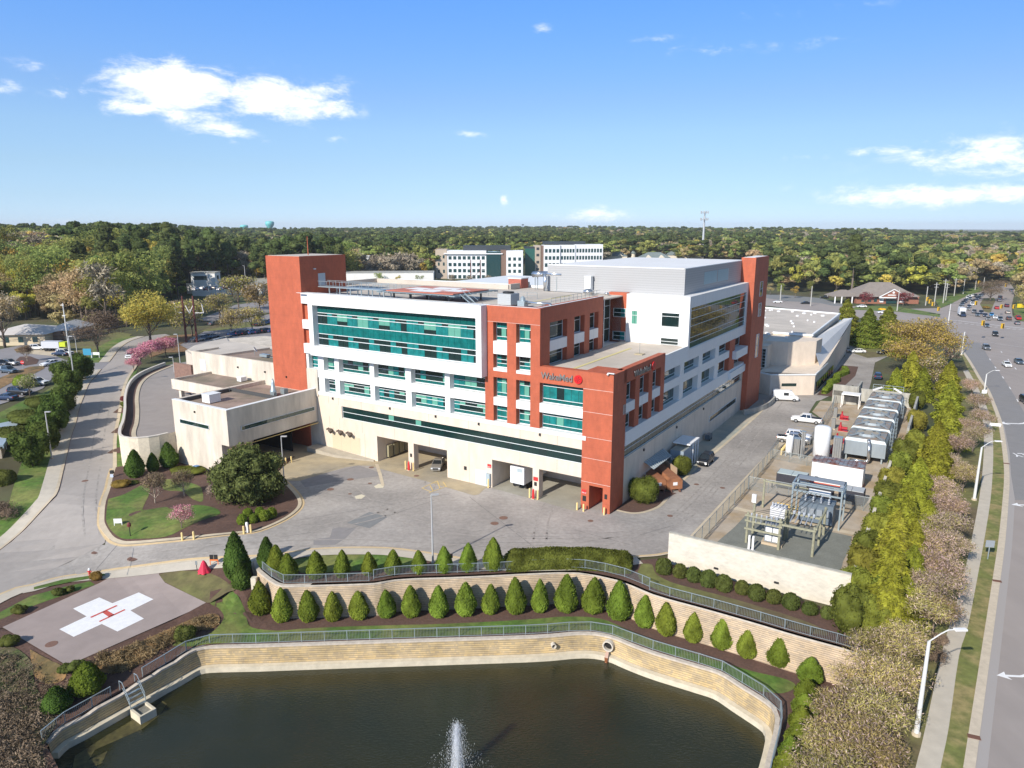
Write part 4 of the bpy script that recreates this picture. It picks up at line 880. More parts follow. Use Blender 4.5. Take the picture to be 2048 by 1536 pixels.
# ---- annex over the ambulance ramp, canopy and long wing
part('annex_wall', precast_st, (58.5,73,-18.97,-18.3,5.4,11.4), (58.5,59.2,-18.3,-.02,5.3,11.4), (72.3,73,-18.3,-.02,-.3,11.4), (59.2,72.3,-18.3,-.3,5.4,10.4), (60.5,73,-18.95,-18.3,-.3,5.4), (60.5,61.1,-18.3,-13,-.3,5.4), (58.6,73,-1.0,-.02,5.3,10.6))
part('annex_roof', roof_br, (59.2,72.3,-18.3,-1.0,10.4,10.75))
part('parapet_cap', mat('cap_dark', (.06,.06,.06), .7), (59.0,72.9,-8.0,-7.9,10.75,11.42), (71.9,72.3,-18.3,-8.5,10.75,11.38))
part('parapet_cap', panel_w2, (58.45,59.25,-18.97,-.02,11.4,11.46), (59.25,73.05,-19.0,-18.3,11.4,11.46))
window('R', 58.47, -16.45, -.75, 7.45, 8.2, muls=[-16.45+1.6*k for k in range(1, 10)], cells=lambda i, j: MR, name='strip_window', fw=.05)
window('L', -18.99, 63.3, 71.2, 7.5, 8.25, muls=(65,66.6,68.2,69.8), cells=lambda i, j: SS, name='strip_window', fw=.05)
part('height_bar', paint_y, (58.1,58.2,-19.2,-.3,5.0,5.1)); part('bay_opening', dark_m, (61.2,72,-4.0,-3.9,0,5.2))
part('annex_canopy', roof_br, (73.2,88.6,-8.6,.2,10.6,10.9)); part('annex_canopy_fascia', precast_st, (73.0,88.8,-8.9,-8.6,9.4,11.35), (88.6,88.9,-8.9,.2,9.4,11.35), (73,73.2,-8.9,.2,9.4,11.35)); part('canopy_column', precast_st, (80,80.7,-8.6,-7.9,4.5,10.6)); part('canopy_column', precast_st, (86.5,87.2,-8.6,-7.9,4.5,10.6))
part('canopy_wall', mat('brown_brick_wall', (.22,.13,.10), .9, var=.2, sc=2), (74,88,-1.0,-.3,3,10.6))
wgp = [(57.9,0),(94.6,0),(101,2.5),(105.8,8),(107.6,13),(108.6,18),(104,26),(69.5,26),(60,12)]
mb = MB(); mb.prism([(b, a) for a, b in wgp], -.3, 14.1); mb.obj('long_wing_wall', precast_st, hosp)
mb = MB(); mb.prism([(b, a) for a, b in ((60.5,.5),(88.3,.5),(86.5,13),(62,13))], 14.1, 14.15); mb.obj('long_wing_roof', roof_br, hosp)
mb = MB(); mb.prism([(b, a) for a, b in ((88.3,.5),(94,.5),(101.5,14),(86.5,13))], 14.1, 14.6); mb.prism([(b, a) for a, b in ((94,.5),(100.6,3),(105.2,8.6),(107,13),(108,18),(101.5,14))], 13.2, 14.3); mb.obj('long_wing_roof', roof_b, hosp)
part('wing_parapet', precast_st, (57.9,94.8,-.15,.35,10.0,15.0), (94.3,94.8,.35,6,14,15.0)); part('wing_door', mat('grey_steel_door'), (90.3,92.2,-.2,-.14,11.2,13.6))
part('wing_opening', mat('brown_brick_wall'), (95.0,101,-.5,.0,6,12))
# wall lights
wl = MB()
for a, z in ((54.3,9.9),(40.8,9.9),(22.5,9.9),(11.5,9.9),(31,9.9)): wl.ab(a-.12,a+.12,-.22,0,z,z+.35)
for a, z in ((66,12.6),(72,12.9),(80,13),(66.8,9.9)): wl.ab(a-.12,a+.12,-.4 if z > 12 else -19.15,-.15 if z > 12 else -18.97,z,z+.3)
for b in (12,27,42): wl.ab(-.2,0,b,b+.25,6.2,6.6)
wl.obj('wall_lights', mat('black_metal', (.02,.02,.02), .5), hosp)
mb = MB()
for a in (55.0,52.5,50.2):
    mb.cyl((-.05,a,4.1),(-.75,a-.1,4.25),.28,.34,10); mb.cyl((-.75,a-.1,4.25),(-.95,a-.7,4.0),.30,.30,10); mb.cyl((-.3,a+.4,4.45),(-.8,a+.6,4.3),.16,.16,8)
mb.obj('exhaust_vents', mat('exhaust_brown', (.10,.075,.06), .5), hosp)
# ramp curving up on the left of the annex
def ramp():
    inner = [(73.3,-18.6),(74.5,-8),(80,-7),(90,-4),(100,2),(112,10),(125,20),(133,25)]
    outer = [(73.1,-20.2),(73.25,-21.8),(73.9,-23.6),(75.2,-25.0),(77.2,-25.7),(79.6,-25.1),(83.5,-22.8),(88,-19.7),(97,-14.2),(106,-9),(116,-2.5),(123,3.2),(128,9),(133,17)]
    op = smooth_line([bl(a, b) for a, b in outer], 4); ip = smooth_line([bl(a, b) for a, b in inner], 5)
    def rz(p):
        a, b = loc_ab(p.x, p.y); return 4.9+.3*sst((a-95)/35)
    t = thing('ambulance_ramp', 'curved cream parapet ramp deck rising to the hospital wing beside the street', 'ramp')
    n = 50; A, Bq = rs(op, n), rs(ip, n); mb = MB()
    for i in range(n):
        for k in range(5): p = A[i].lerp(Bq[i], k/4); mb.v.append((p.x, p.y, rz(p)))
    for i in range(n-1):
        for k in range(4): a = i*5+k; mb.f.append((a,a+1,a+6,a+5)); mb.m.append(0)
    mb.obj('ramp_deck', mat('ramp_asphalt', (.30,.265,.24), .92, var=.08, sc=.5), t)
    q = MB(); Q1 = offs(A, .45 if True else 0)
    sgn = 1 if (offs(A, 1)[25]-Bq[25]).length < (A[25]-Bq[25]).length else -1
    for d, w, z0, z1, m, nm in ((0, -.35, -1.0, None, mat('ramp_block_cream', (.70,.61,.47), .9, var=.12, sc=2.5, var2=.06, sc2=.3), 'ramp_wall'),):
        wb = MB(); P0 = A; Pi = offs(A, .35*sgn); o = 0
        for p, p2 in zip(P0, Pi):
            z = rz(p); g = hz(p.x, p.y)-1.0
            wb.v += [(p.x,p.y,g),(p.x,p.y,z+.75),(p2.x,p2.y,z+.75),(p2.x,p2.y,z-.1)]
        for i in range(n-1):
            a = 4*i; wb.f += [(a,a+4,a+5,a+1),(a+1,a+5,a+6,a+2),(a+2,a+6,a+7,a+3)]; wb.m += [0,0,0]
        wb.obj('ramp_wall', m, t)
    cp = MB(); P0 = offs(A, -.06*sgn); Pi = offs(A, .40*sgn)
    for p, p2 in zip(P0, Pi): z = rz(p)+.75; cp.v += [(p.x,p.y,z),(p.x,p.y,z+.12),(p2.x,p2.y,z+.12),(p2.x,p2.y,z)]
    for i in range(n-1): a = 4*i; cp.f += [(a,a+4,a+5,a+1),(a+1,a+5,a+6,a+2),(a+2,a+6,a+7,a+3)]; cp.m += [0,0,0]
    cp.obj('parapet_cap', mat('ramp_cap', (.66,.60,.52), .8), t)
    sb = MB(); P1 = offs(A, .36*sgn); P2 = offs(A, 1.9*sgn); P3 = offs(A, 2.6*sgn)
    for nm, X, Y, m, dz in (('ramp_soil', P1, P2, mulch, .06), ('ramp_kerb', P2, P3, concrete, .10)):
        s_ = MB()
        for p, p2 in zip(X, Y): s_.v += [(p.x,p.y,rz(p)+dz),(p2.x,p2.y,rz(p2)+dz)]
        for i in range(n-1): a = 2*i; s_.f.append((a,a+2,a+3,a+1)); s_.m.append(0)
        s_.obj(nm, m, t)
    # closing wall under the deck by the annex
    c = MB(); ips = Bq
    for p in ips: c.v += [(p.x,p.y,hz(p.x,p.y)-1),(p.x,p.y,rz(p)-.02)]
    for i in range(n-1): a = 2*i; c.f.append((a,a+1,a+3,a+2)); c.m.append(0)
    p0, p1 = A[0], bl(73.02,-18.9); c.v += [(p0.x,p0.y,-1),(p0.x,p0.y,5.65),(p1.x,p1.y,5.65),(p1.x,p1.y,-1)]; k = len(c.v)-4; c.f.append((k,k+1,k+2,k+3)); c.m.append(0)
    c.obj('ramp_end_wall', MATS['ramp_block_cream'], t)
ramp()
# kerb ramp of the ambulance court
mb = MB(); mb.prism([(-.1,59.0),(-.1,45.0),(-.5,44.6),(-2.4,52),(-2.6,59.0)], -.1, [.9,.25,.2,.45,.9]); mb.obj('kerb_ramp', mat('kerb_ramp_conc', (.40,.36,.29), .9, var=.1, sc=1), hosp)
# ---- right wing with the pointed white roof
wing = thing('curved_wing_building', 'low cream wing with drum tower, gridded window and pointed white sloping roof', 'building', C0, ANG)
def wp(name, m, mb): return mb.obj(name, m, wing)
lowp = [(83,2.5),(90.3,1.4),(88.4,-2.2),(94.4,-11.35),(112,-11.4),(140,-10.4),(173,-9.2),(173,4),(120,6),(83,6)]
mb = MB(); mb.prism([(b, a) for b, a in lowp], -.3, [5.0]*4+[6.0,7.6,9.3]+[5.0]*3); wp('low_wall', precast, mb)
mb = MB(); mb.prism([(b, a) for b, a in ((90.2,2),(90.6,1.2),(88.8,-2.1),(94.6,-11.0),(112,-11.0),(112,2))], 5.0, 5.05); wp('low_roof', roof_br, mb)
mb = MB()
for p, q in (((90.3,1.4),(88.4,-2.2)),((88.4,-2.2),(94.4,-11.35)),((94.4,-11.35),(112,-11.4))): mb.beam((p[0],p[1],5.12),(q[0],q[1],5.12),.35,.3)
wp('parapet_cap', panel_w2, mb)
mb = MB(); mb.prism([(b, a) for b, a in ((100,.5),(100.2,-3.5),(106,-9.2),(112,-9.6),(112,3),(100,3))], 4.9, 11.6); wp('drum_wall', precast, mb)
mb = MB(); mb.prism([(b, a) for b, a in ((96,6),(96,0.6),(100,.5),(100,6))], 4.9, 10.9); wp('stair_wall', precast, mb)
wgm = MB(); wgm.ab(.9,5.2,95.9,96,5.3,10.1,0)
wgm.obj('gridded_window', frame_m, wing); wz = MB()
for i in range(5):
    for j in range(6): wz.ab(1.0+.83*i,1.0+.83*i+.74,95.86,95.9,5.38+.79*j,5.38+.79*j+.70)
wz.obj('pane', g_dark, wing.children[-1])
mb = MB(); mb.prism([(b, a) for b, a in ((112,-7),(168,-6),(175,24),(100,22),(100,3),(112,3))], -.3, 12.0); wp('upper_wall', precast, mb)
mb = MB(); mb.prism([(b, a) for b, a in ((112.6,-6.4),(167.4,-5.4),(174,23.4),(100.6,21.4),(100.6,3.6),(112.6,3.6))], 12.0, 12.05); wp('upper_roof', roof_b, mb)
mb = MB()
for p, q in (((112,-7),(168,-6)),((168,-6),(175,24)),((112,-7),(112,3))): mb.beam((p[0],p[1],12.15),(q[0],q[1],12.15),.5,.5)
wp('parapet_cap', panel_w2, mb)
mb = MB(); mb.box(118,165,-7.25,-6.9,8.6,10.6); wp('ribbon_window', g_strip, mb)
mb = MB(); vs = [(104,-10.9,5.0),(172,-9.4,10.6),(172,-6.9,10.2),(112,-7.1,11.0),(106,-9.1,8.6)]
mb.add(vs, [(0,1,2,3,4)]); mb.add([(104,-11.0,4.8),(172,-9.6,10.4),(172,-9.4,10.75),(104,-10.85,5.2)], [(0,1,2,3)]); wp('pointed_roof', roof_w, mb)
mb = MB()
for k in range(8): mb.box(96.5+3.4*k, 98.9+3.4*k, -11.55, -11.38, .6, 2.9)
wp('side_windows', g_strip, mb); mb = MB(); mb.box(90.1,92.6,-6.1,-5.0,2.2,3.1); 
mb = MB(); p, q = Vector((90.0,-4.55,2.6)), Vector((92.0,-7.6,2.6)); mb.beam(p, q, .12, .75); wp('slot_window', g_strip, mb)
mb = MB(); rgs = random.Random(5)
for k in range(34):
    x, y = rgs.uniform(104,168), rgs.uniform(-3,18); s_ = rgs.uniform(.25,.7); mb = MB(); mb.lathe([(s_,0),(s_,.35),(0,.5)], 8, (0,0,0)); mb.obj('roof_vent', roof_w, wing, loc=(x,y,12.05))
mb = MB()
for k in range(7): x, y = 101+rgs.uniform(0,7), rgs.uniform(5,13); mb.box(x,x+1.3,y,y+.9,12.05,12.05+rgs.uniform(.6,1.5))
wp('roof_plant', mat('roof_plant_grey', (.3,.28,.26), .6), mb)
# ---- lettering
def text_mesh(name, body, size, depth, m, parent, M4, bold=0.0, width=0):
    cu = bpy.data.curves.new(name, 'FONT'); cu.body = body; cu.size = size; cu.extrude = depth; cu.offset = bold; cu.space_character = 1.0
    o = bpy.data.objects.new(name, cu); COL.objects.link(o); dg = bpy.context.evaluated_depsgraph_get(); me = bpy.data.meshes.new_from_object(o.evaluated_get(dg)); bpy.data.objects.remove(o)
    me.materials.clear(); me.materials.append(m); me.name = name
    if width:
        xs = [v.co.x for v in me.vertices]; k = width/(max(xs)-min(xs))
        for v in me.vertices: v.co.x *= k
    n = bpy.data.objects.new(name, me); COL.objects.link(n); n.parent = parent; n.matrix_local = M4; return n
let_m = mat('letter_grey_metal', (.30,.29,.28), .4, m=.5); red_em = mat('emblem_red', (.62,.008,.012), .45)
def basis(o, X, Y, Z): 
    return Matrix(((X[0],Y[0],Z[0],o[0]),(X[1],Y[1],Z[1],o[1]),(X[2],Y[2],Z[2],o[2]),(0,0,0,1)))
# front: reads towards falling a; outward -b.  local x=b,y=a
MF = basis((-.12, 11.35, 18.62), (0,-1,0), (0,0,1), (-1,0,0)); text_mesh('wall_lettering', 'WakeMed', 1.36, .07, let_m, hosp, MF, .012, 5.1)
MS = basis((7.0, -.12, 18.78), (1,0,0), (0,0,1), (0,-1,0)); o_ = text_mesh('wall_lettering', 'WakeMed', 1.30, .07, let_m, hosp, MS, .012, 6.4); 
def emblem(M4, r):
    mb = MB(); mb.cyl((0,0,-.08),(0,0,.1),r,r,28); e = mb.obj('round_emblem', red_em, hosp); e.matrix_local = M4
    s_ = MB()
    for k in range(6):
        t = k*math.pi/3+.3; c, s = math.cos(t), math.sin(t); a0, a1, wd = .14*r, .72*r, .10*r
        s_.add([(c*a0-s*wd*.6, s*a0+c*wd*.6, .115),(c*a0+s*wd*.6, s*a0-c*wd*.6, .115),(c*a1+s*wd*.5,s*a1-c*wd*.5,.115),(c*a1-s*wd*.5,s*a1+c*wd*.5,.115)], [(0,1,2,3)])
    s_.obj('emblem_star', mat('emblem_dark', (.12,.01,.01), .5), e)
emblem(basis((-.12, 5.35, 19.1), (0,-1,0), (0,0,1), (-1,0,0)), .62); emblem(basis((14.6, -.12, 19.25), (1,0,0), (0,0,1), (0,-1,0)), .66)
mt_ = text_mesh('street_lettering', 'ONLY', 2.0, 0, paint_w, None, Matrix.Translation(at(2048,908,.02)) @ Matrix.Rotation(R(173), 4, 'Z') @ Matrix.Diagonal((1,1.6,1,1)), .03)
mt_.location = at(2026, 909, .02)+Vector((5.4,.3,0)); mt_['kind'] = 'structure'
def signboard(parent, face, pl, s0, s1, z0, z1, m, txt=None, tm=None, ts=.2):
    mb = MB(); seg_h(mb, face, pl, s0, s1, z0, z1, -.05, 0); sb = mb.obj('sign', m, parent)
    if txt:
        M = basis((pl-.06, s1-.05, z0+.08), (0,-1,0), (0,0,1), (-1,0,0)) if face == 'L' else basis((s0+.05, pl-.06, z0+.08), (1,0,0), (0,0,1), (0,-1,0))
        text_mesh('sign_lettering', txt, ts, .004, tm, sb, M)
red_s = mat('sign_red', (.6,.03,.03), .5)
signboard(hosp, 'L', -.01, 3.75, 4.45, 2.3, 2.95, red_s, 'No 2', paint_w, .32)
signboard(hosp, 'L', -.01, 20.25, 20.95, 3.2, 3.8, red_s, 'No 1', paint_w, .32)
signboard(hosp, 'L', -.01, 11.8, 12.6, 2.7, 3.3, red_s); signboard(hosp, 'L', -.01, 3.75, 4.3, 1.2, 2.0, mat('black_metal')); signboard(hosp, 'L', -.01, .45, .85, 2.2, 2.9, mat('black_metal'))
signboard(hosp, 'L', -.01, 12.0, 12.45, 1.9, 2.5, mat('black_metal')); signboard(hosp, 'L', -.01, 25.0, 25.5, 2.0, 2.6, mat('black_metal')); signboard(hosp, 'L', -.01, 36.3, 36.7, 2.2, 2.8, mat('black_metal'))
# ---- things on the roofs
def rooftop(name, label, cat, a, b, z, group=None): return thing(name, label, cat, bl(a, b, z), ANG, group)
duct_m = mat('duct_bright', (.62,.63,.64), .25, m=.9); unit_m = mat('hvac_grey', (.42,.44,.45), .5, bands=(2,.3,.2,.1))
t = rooftop('rooftop_unit', 'grey square ventilation unit with fan on top, on the roof beside the helipad', 'ventilation unit', 20.4, 5.3, 28.12)
mb = MB(); mb.box(-1.25,1.25,-1.2,1.2,.25,1.95); mb.obj('casing', unit_m, t); mb = MB(); mb.lathe([(.9,0),(.9,.25),(.75,.25),(.75,.1)], 16, (0,0,1.95)); mb.obj('fan_ring', mat('black_metal'), t); mb = MB(); [mb.box(x-.08,x+.08,y-.08,y+.08,0,.25) for x in (-1,1) for y in (-1,1)]; mb.obj('feet', galv_d, t)
t = rooftop('exhaust_duct', 'big bright silver duct bending into the grey penthouse wall', 'duct', 30.2, 33.5, 28.1)
mb = MB(); mb.tube([(0,2.4,2.9),(0,.0,3.1),(0,-4.2,3.1)], .55, 14); mb.obj('duct_pipe', duct_m, t, smooth=True); mb = MB(); mb.cyl((-1.6,-1.3,0),(-1.6,-1.3,3.3),.38,.38,12); mb.obj('riser_pipe', duct_m, t, smooth=True)
mb = MB(); [mb.beam((x,y,0),(x,y,2.6),.12) for x in (-.5,.5) for y in (-3.2,-1,1.6)]; mb.obj('duct_stand', galv_d, t)
t = rooftop('exhaust_duct', 'low silver pipe run with fan box on the red block roof', 'duct', 15.3, 4.8, 28.12)
mb = MB(); mb.tube([(0,2.2,.75),(0,-2.6,.75),(.0,-2.8,.1)], .2, 10); mb.obj('duct_pipe', duct_m, t, smooth=True); mb = MB(); mb.box(-.6,.6,1.6,2.8,.15,1.0); mb.lathe([(.4,0),(.4,.4),(.1,.7)], 10, (0,2.2,1.0)); mb.obj('fan_box', galv, t); mb = MB(); mb.lathe([(.5,0),(.55,.35),(.3,.5)], 12, (.9,-1.2,.1)); mb.obj('vent_cap', duct_m, t)
for a, b, r, lab in ((17.5,27.5,1.0,'silver dome exhaust fan at the foot of the penthouse wall, the larger one'), (14.6,29.0,.5,'small silver dome exhaust fan at the foot of the penthouse wall')):
    t = rooftop('exhaust_fan', lab, 'exhaust fan', a, b, 28.12, 'dome fans by the penthouse'); mb = MB(); mb.lathe([(r*.7,0),(r*.7,r*.5),(r,r*.55),(r,r*.85),(r*.6,r*1.15),(0,r*1.2)], 16); mb.obj('cowl', duct_m, t, smooth=True)
t = rooftop('roof_ladder_box', 'tall pale steel door box standing against the penthouse siding', 'door box', 19.8, 32.2, 28.12); mb = MB(); mb.box(-.5,.5,-.6,.6,0,3.0); mb.obj('box_body', panel_w2, t); mb = MB(); mb.box(-.62,.62,-.72,.72,3.0,3.12); mb.obj('box_lid', panel_w2, t)
t = rooftop('brick_vent_shaft', 'square red brick vent shaft with white cap behind the helipad', 'vent shaft', 37.5, 36.0, 28.0); mb = MB(); mb.box(-1.4,1.4,-1.5,1.5,0,1.9); mb.obj('shaft', mat('red_brick', (.42,.13,.09), .9, var=.15, sc=2), t); mb = MB(); mb.box(-1.5,1.5,-1.6,1.6,1.9,2.1); mb.obj('cap', panel_w, t)
for a, b, s_, lab in ((69.0,-16.0,1.0,'white ventilation box on the corner of the annex roof'),(77.0,-1.8,.6,'small white ventilation box on the brown canopy roof')):
    t = rooftop('roof_vent_box', lab, 'ventilation box', a-(1.2 if s_ == 1 else 0), b+(1.0 if s_ == 1 else 0), 10.9 if s_ < 1 else 10.75, 'white boxes on the low roofs'); mb = MB(); mb.box(-1.1*s_,1.1*s_,-1.0*s_,1.0*s_,.12,1.5*s_); mb.obj('casing', paint_w, t); mb = MB(); mb.box(-1.2*s_,1.2*s_,-1.1*s_,1.1*s_,1.5*s_,1.6*s_); mb.obj('lid', panel_w2, t)
t = rooftop('exhaust_stack', 'grey conical exhaust stack with small boxes on the annex roof', 'exhaust stack', 62.6, -6.2, 10.75); mb = MB(); mb.lathe([(.55,0),(.55,1.0),(.42,1.2),(.28,2.4),(.12,3.1),(0,3.1)], 14); mb.obj('stack_cone', galv, t, smooth=True); mb = MB(); mb.box(-.9,-.5,-1.2,-.3,.1,.9); mb.box(1.0,1.9,-1.6,-.6,.2,1.2); mb.box(.2,.9,.3,1.2,.1,.8); mb.obj('fan_boxes', galv_d, t)
t = rooftop('satellite_dish', 'small white satellite dish on the brown wing roof', 'satellite dish', 83.3, 6.5, 14.15); mb = MB(); mb.lathe([(0,0),(.35,.06),(.6,.22)], 14); d_ = mb.obj('dish', paint_w, t); d_.rotation_euler = (R(60),0,R(40)); d_.location = (0,0,1.2); mb = MB(); mb.cyl((0,0,0),(0,0,1.2),.05); mb.obj('mast', galv_d, t)
t = rooftop('roof_plant_box', 'low metal plant box on the brown wing roof beside the dish', 'plant box', 79.5, 6.0, 14.15); mb = MB(); mb.box(-.5,.5,-1.1,1.1,.2,.7); mb.obj('box_body', galv, t); mb = MB(); mb.tube([(.2,-1.2,.15),(.2,-5,.15)], .08); mb.obj('pipe', galv_d, t)
t = rooftop('terrace_mast', 'slim lightning mast on a square base on the red terrace roof', 'mast', 4.2, 19.5, 19.87); mb = MB(); mb.cyl((0,0,0),(0,0,2.3),.04,.03); mb.obj('pole', galv_d, t); mb = MB(); mb.box(-.7,.7,-.7,.7,0,.12); mb.obj('base', mat('plinth', (.45,.38,.25), .9), t)
t = rooftop('security_camera', 'small white camera on the coping of the red corner tower', 'camera', .3, -.25, 20.4); mb = MB(); mb.box(-.15,.15,-.5,.5,.1,.2); mb.obj('arm', panel_w, t); mb = MB(); mb.lathe([(.12,0),(.17,.12),(0,.3)], 10, (0,.5,-.15)); mb.obj('dome', panel_w, t)
# ================================================================ TREES AND PLANTS
NR = np.random.RandomState(11)
def foliage(name, c, rnd=.2, rndh=.02, trans=.25, sc=.8, var=.45, r=.75):
    """leaf material: tone varies per object, and in clumps within the crown"""
    M = bpy.data.materials.new(name); M.use_nodes = True; nt = M.node_tree; N = nt.nodes; L = nt.links; N.clear()
    out = N.new('ShaderNodeOutputMaterial'); d = N.new('ShaderNodeBsdfDiffuse'); t = N.new('ShaderNodeBsdfTranslucent'); ms = N.new('ShaderNodeMixShader'); ms.inputs[0].default_value = trans
    tc = N.new('ShaderNodeTexCoord'); n = N.new('ShaderNodeTexNoise'); n.inputs['Scale'].default_value = sc; n.inputs['Detail'].default_value = 3; L.new(tc.outputs['Object'], n.inputs['Vector'])
    mr = N.new('ShaderNodeMapRange'); mr.inputs[1].default_value = .32; mr.inputs[2].default_value = .68; mr.inputs[3].default_value = 1-var; mr.inputs[4].default_value = 1+var; L.new(n.outputs[0], mr.inputs[0])
    oi = N.new('ShaderNodeObjectInfo'); h = N.new('ShaderNodeHueSaturation'); h.inputs['Color'].default_value = (*c, 1)
    m1 = N.new('ShaderNodeMapRange'); m1.inputs[3].default_value = .5-rndh; m1.inputs[4].default_value = .5+rndh; L.new(oi.outputs['Random'], m1.inputs[0]); L.new(m1.outputs[0], h.inputs['Hue'])
    w = N.new('ShaderNodeMath'); w.operation = 'MULTIPLY'; w.inputs[1].default_value = 13.7; L.new(oi.outputs['Random'], w.inputs[0]); f = N.new('ShaderNodeMath'); f.operation = 'FRACT'; L.new(w.outputs[0], f.inputs[0])
    m2 = N.new('ShaderNodeMapRange'); m2.inputs[3].default_value = 1-rnd; m2.inputs[4].default_value = 1+rnd; L.new(f.outputs[0], m2.inputs[0])
    mm = N.new('ShaderNodeMath'); mm.operation = 'MULTIPLY'; L.new(m2.outputs[0], mm.inputs[0]); L.new(mr.outputs[0], mm.inputs[1]); L.new(mm.outputs[0], h.inputs['Value'])
    for s in (d, t): L.new(h.outputs[0], s.inputs['Color'])
    L.new(d.outputs[0], ms.inputs[1]); L.new(t.outputs[0], ms.inputs[2]); L.new(ms.outputs[0], out.inputs[0]); return M
F_pine = foliage('leaf_dark_pine', (.125,.16,.055), .3, .02, .4)
F_green = foliage('leaf_fresh_green', (.34,.37,.11), .28, .03, .45)
F_yel = foliage('leaf_yellow_green', (.56,.48,.11), .2, .03, .45)
F_oli = foliage('leaf_olive_brown', (.44,.34,.18), .25, .02, .4)
F_bare = foliage('twig_grey_brown', (.34,.29,.215), .22, .012, trans=.0)
F_cone = foliage('leaf_clipped_green', (.165,.215,.03), .22, .02, sc=2.4, var=.42)
F_coned = foliage('leaf_deep_green', (.085,.145,.03), .12, .01, sc=1.6)
F_ball = foliage('leaf_boxwood', (.095,.115,.030), .12, .02, sc=2.2, var=.3)
F_conf = foliage('leaf_conifer_gold', (.285,.295,.036), .16, .018, sc=.9, var=.4)
F_conf2 = foliage('leaf_conifer_olive', (.20,.205,.035), .2, .03, sc=.9, var=.5)
F_mag = foliage('leaf_magnolia', (.115,.135,.045), .05, .0, sc=1.6, var=.85)
F_brush = foliage('twig_brown_brush', (.19,.14,.10), .2, .01, trans=.0)
F_cher = foliage('petal_cherry', (.66,.49,.42), .12, .015, trans=.3, sc=1.5, var=.35)
F_chgr = foliage('leaf_cherry_green', (.42,.345,.13), .2, .02)
F_pink = foliage('petal_pink', (.62,.26,.33), .1, .01, trans=.3, sc=1.2, var=.3)
F_redl = foliage('leaf_plum_red', (.22,.06,.06), .1, .01)
F_hedge = foliage('leaf_hedge_mixed', (.125,.14,.028), .1, .01, sc=.7, var=.5)
F_rust = foliage('leaf_rust_shrub', (.23,.15,.04), .1, .01)
bark = mat('bark', (.16,.125,.10), .95, var=.2, sc=3); bark_d = mat('bark_dark', (.085,.065,.05), .95, var=.2, sc=3); bark_l = mat('bark_pale', (.42,.34,.27), .9, var=.15, sc=3)
def leaves_np(blobs, n, size, up=.25, jit=.55, shell=(.72,1.04), asp=(.6,1.0), zmin=None, wild=.0, spray=0.0):
    """n leaf quads spread over blob surfaces: returns verts (4n,3)"""
    B = np.array([b[:6] for b in blobs], float); w = (B[:,3]*B[:,4]+B[:,4]*B[:,5]+B[:,3]*B[:,5]); w /= w.sum()
    k = NR.choice(len(B), n, p=w); d = NR.normal(size=(n,3)); d /= np.linalg.norm(d, axis=1)[:,None]; d[:,2] += up; d /= np.linalg.norm(d, axis=1)[:,None]
    r = NR.uniform(shell[0], shell[1], n)[:,None]; P = B[k,:3]+d*B[k,3:6]*r
    nr = d/B[k,3:6]; nr /= np.linalg.norm(nr, axis=1)[:,None]; nr = nr+NR.normal(size=(n,3))*jit; nr /= np.linalg.norm(nr, axis=1)[:,None]
    a = NR.normal(size=(n,3)); 
    if spray: a = a*(1-spray)+d*spray*2
    u = a-nr*(a*nr).sum(1)[:,None]; u /= np.linalg.norm(u, axis=1)[:,None]; v = np.cross(nr, u)
    s = size*NR.uniform(.6,1.35,n)[:,None]; q = NR.uniform(asp[0],asp[1],n)[:,None]; u = u*s/2; v = v*s*q/2
    V = np.stack([P-u-v*.5, P+u*.2-v, P+u+v*.4, P-u*.1+v], 1)
    if zmin is not None: V[:,:,2] = np.maximum(V[:,:,2], zmin)
    return V.reshape(-1,3)
def mesh_np(name, V, mats, mi=None, extra=None):
    """quads from V (4n,3) plus an optional MB of solid parts (last material)"""
    n = len(V)//4; ev = np.array(extra.v, float).reshape(-1,3) if extra else np.zeros((0,3)); ef = extra.f if extra else []
    me = bpy.data.meshes.new(name); A = np.vstack([V, ev]); me.vertices.add(len(A)); me.vertices.foreach_set('co', A.ravel())
    tot = [4]*n+[len(f) for f in ef]; li = list(range(4*n))+[i+4*n for f in ef for i in f]
    me.loops.add(len(li)); me.loops.foreach_set('vertex_index', li); me.polygons.add(len(tot)); st = np.concatenate([[0], np.cumsum(tot)[:-1]]); me.polygons.foreach_set('loop_start', st.astype(int)); me.polygons.foreach_set('loop_total', tot)
    for m in mats: me.materials.append(m)
    if len(mats) > 1 or extra:
        m_ = list(mi) if mi is not None else [0]*n
        me.polygons.foreach_set('material_index', m_+[q for q in (extra.m if extra else [])])
    me.update(); me.validate(); return me
def trunk_mb(h, r, limbs, top=.8, n=7, lean=0):
    mb = MB(); P = [Vector((0,0,-.3)), Vector((lean*.1,0,h*.3)), Vector((lean*.4,lean*.2,h*.6)), Vector((lean,lean*.3,h*top))]; rr = [r*1.25, r*.85, r*.6, r*.25]
    for i in range(3): mb.cyl(P[i], P[i+1], rr[i], rr[i+1], n)
    for (z, az, ln, el) in limbs:
        b = Vector((0,0,h*z)); e = b+Vector((math.cos(az)*math.cos(el), math.sin(az)*math.cos(el), math.sin(el)))*ln; m = b.lerp(e, .5)+Vector((0,0,-.04*ln))
        mb.cyl(b, m, r*.42, r*.26, 5); mb.cyl(m, e, r*.26, r*.08, 5)
        for s in (-1, 1):
            e2 = m+Vector((math.cos(az+.7*s)*math.cos(el+.2), math.sin(az+.7*s)*math.cos(el+.2), math.sin(el+.25)))*ln*.5; mb.cyl(m, e2, r*.18, r*.05, 4)
    return mb
def place(root, kids): 
    for nm, me in kids: o = bpy.data.objects.new(nm, me); COL.objects.link(o); o.parent = root
def proto(kids): return kids
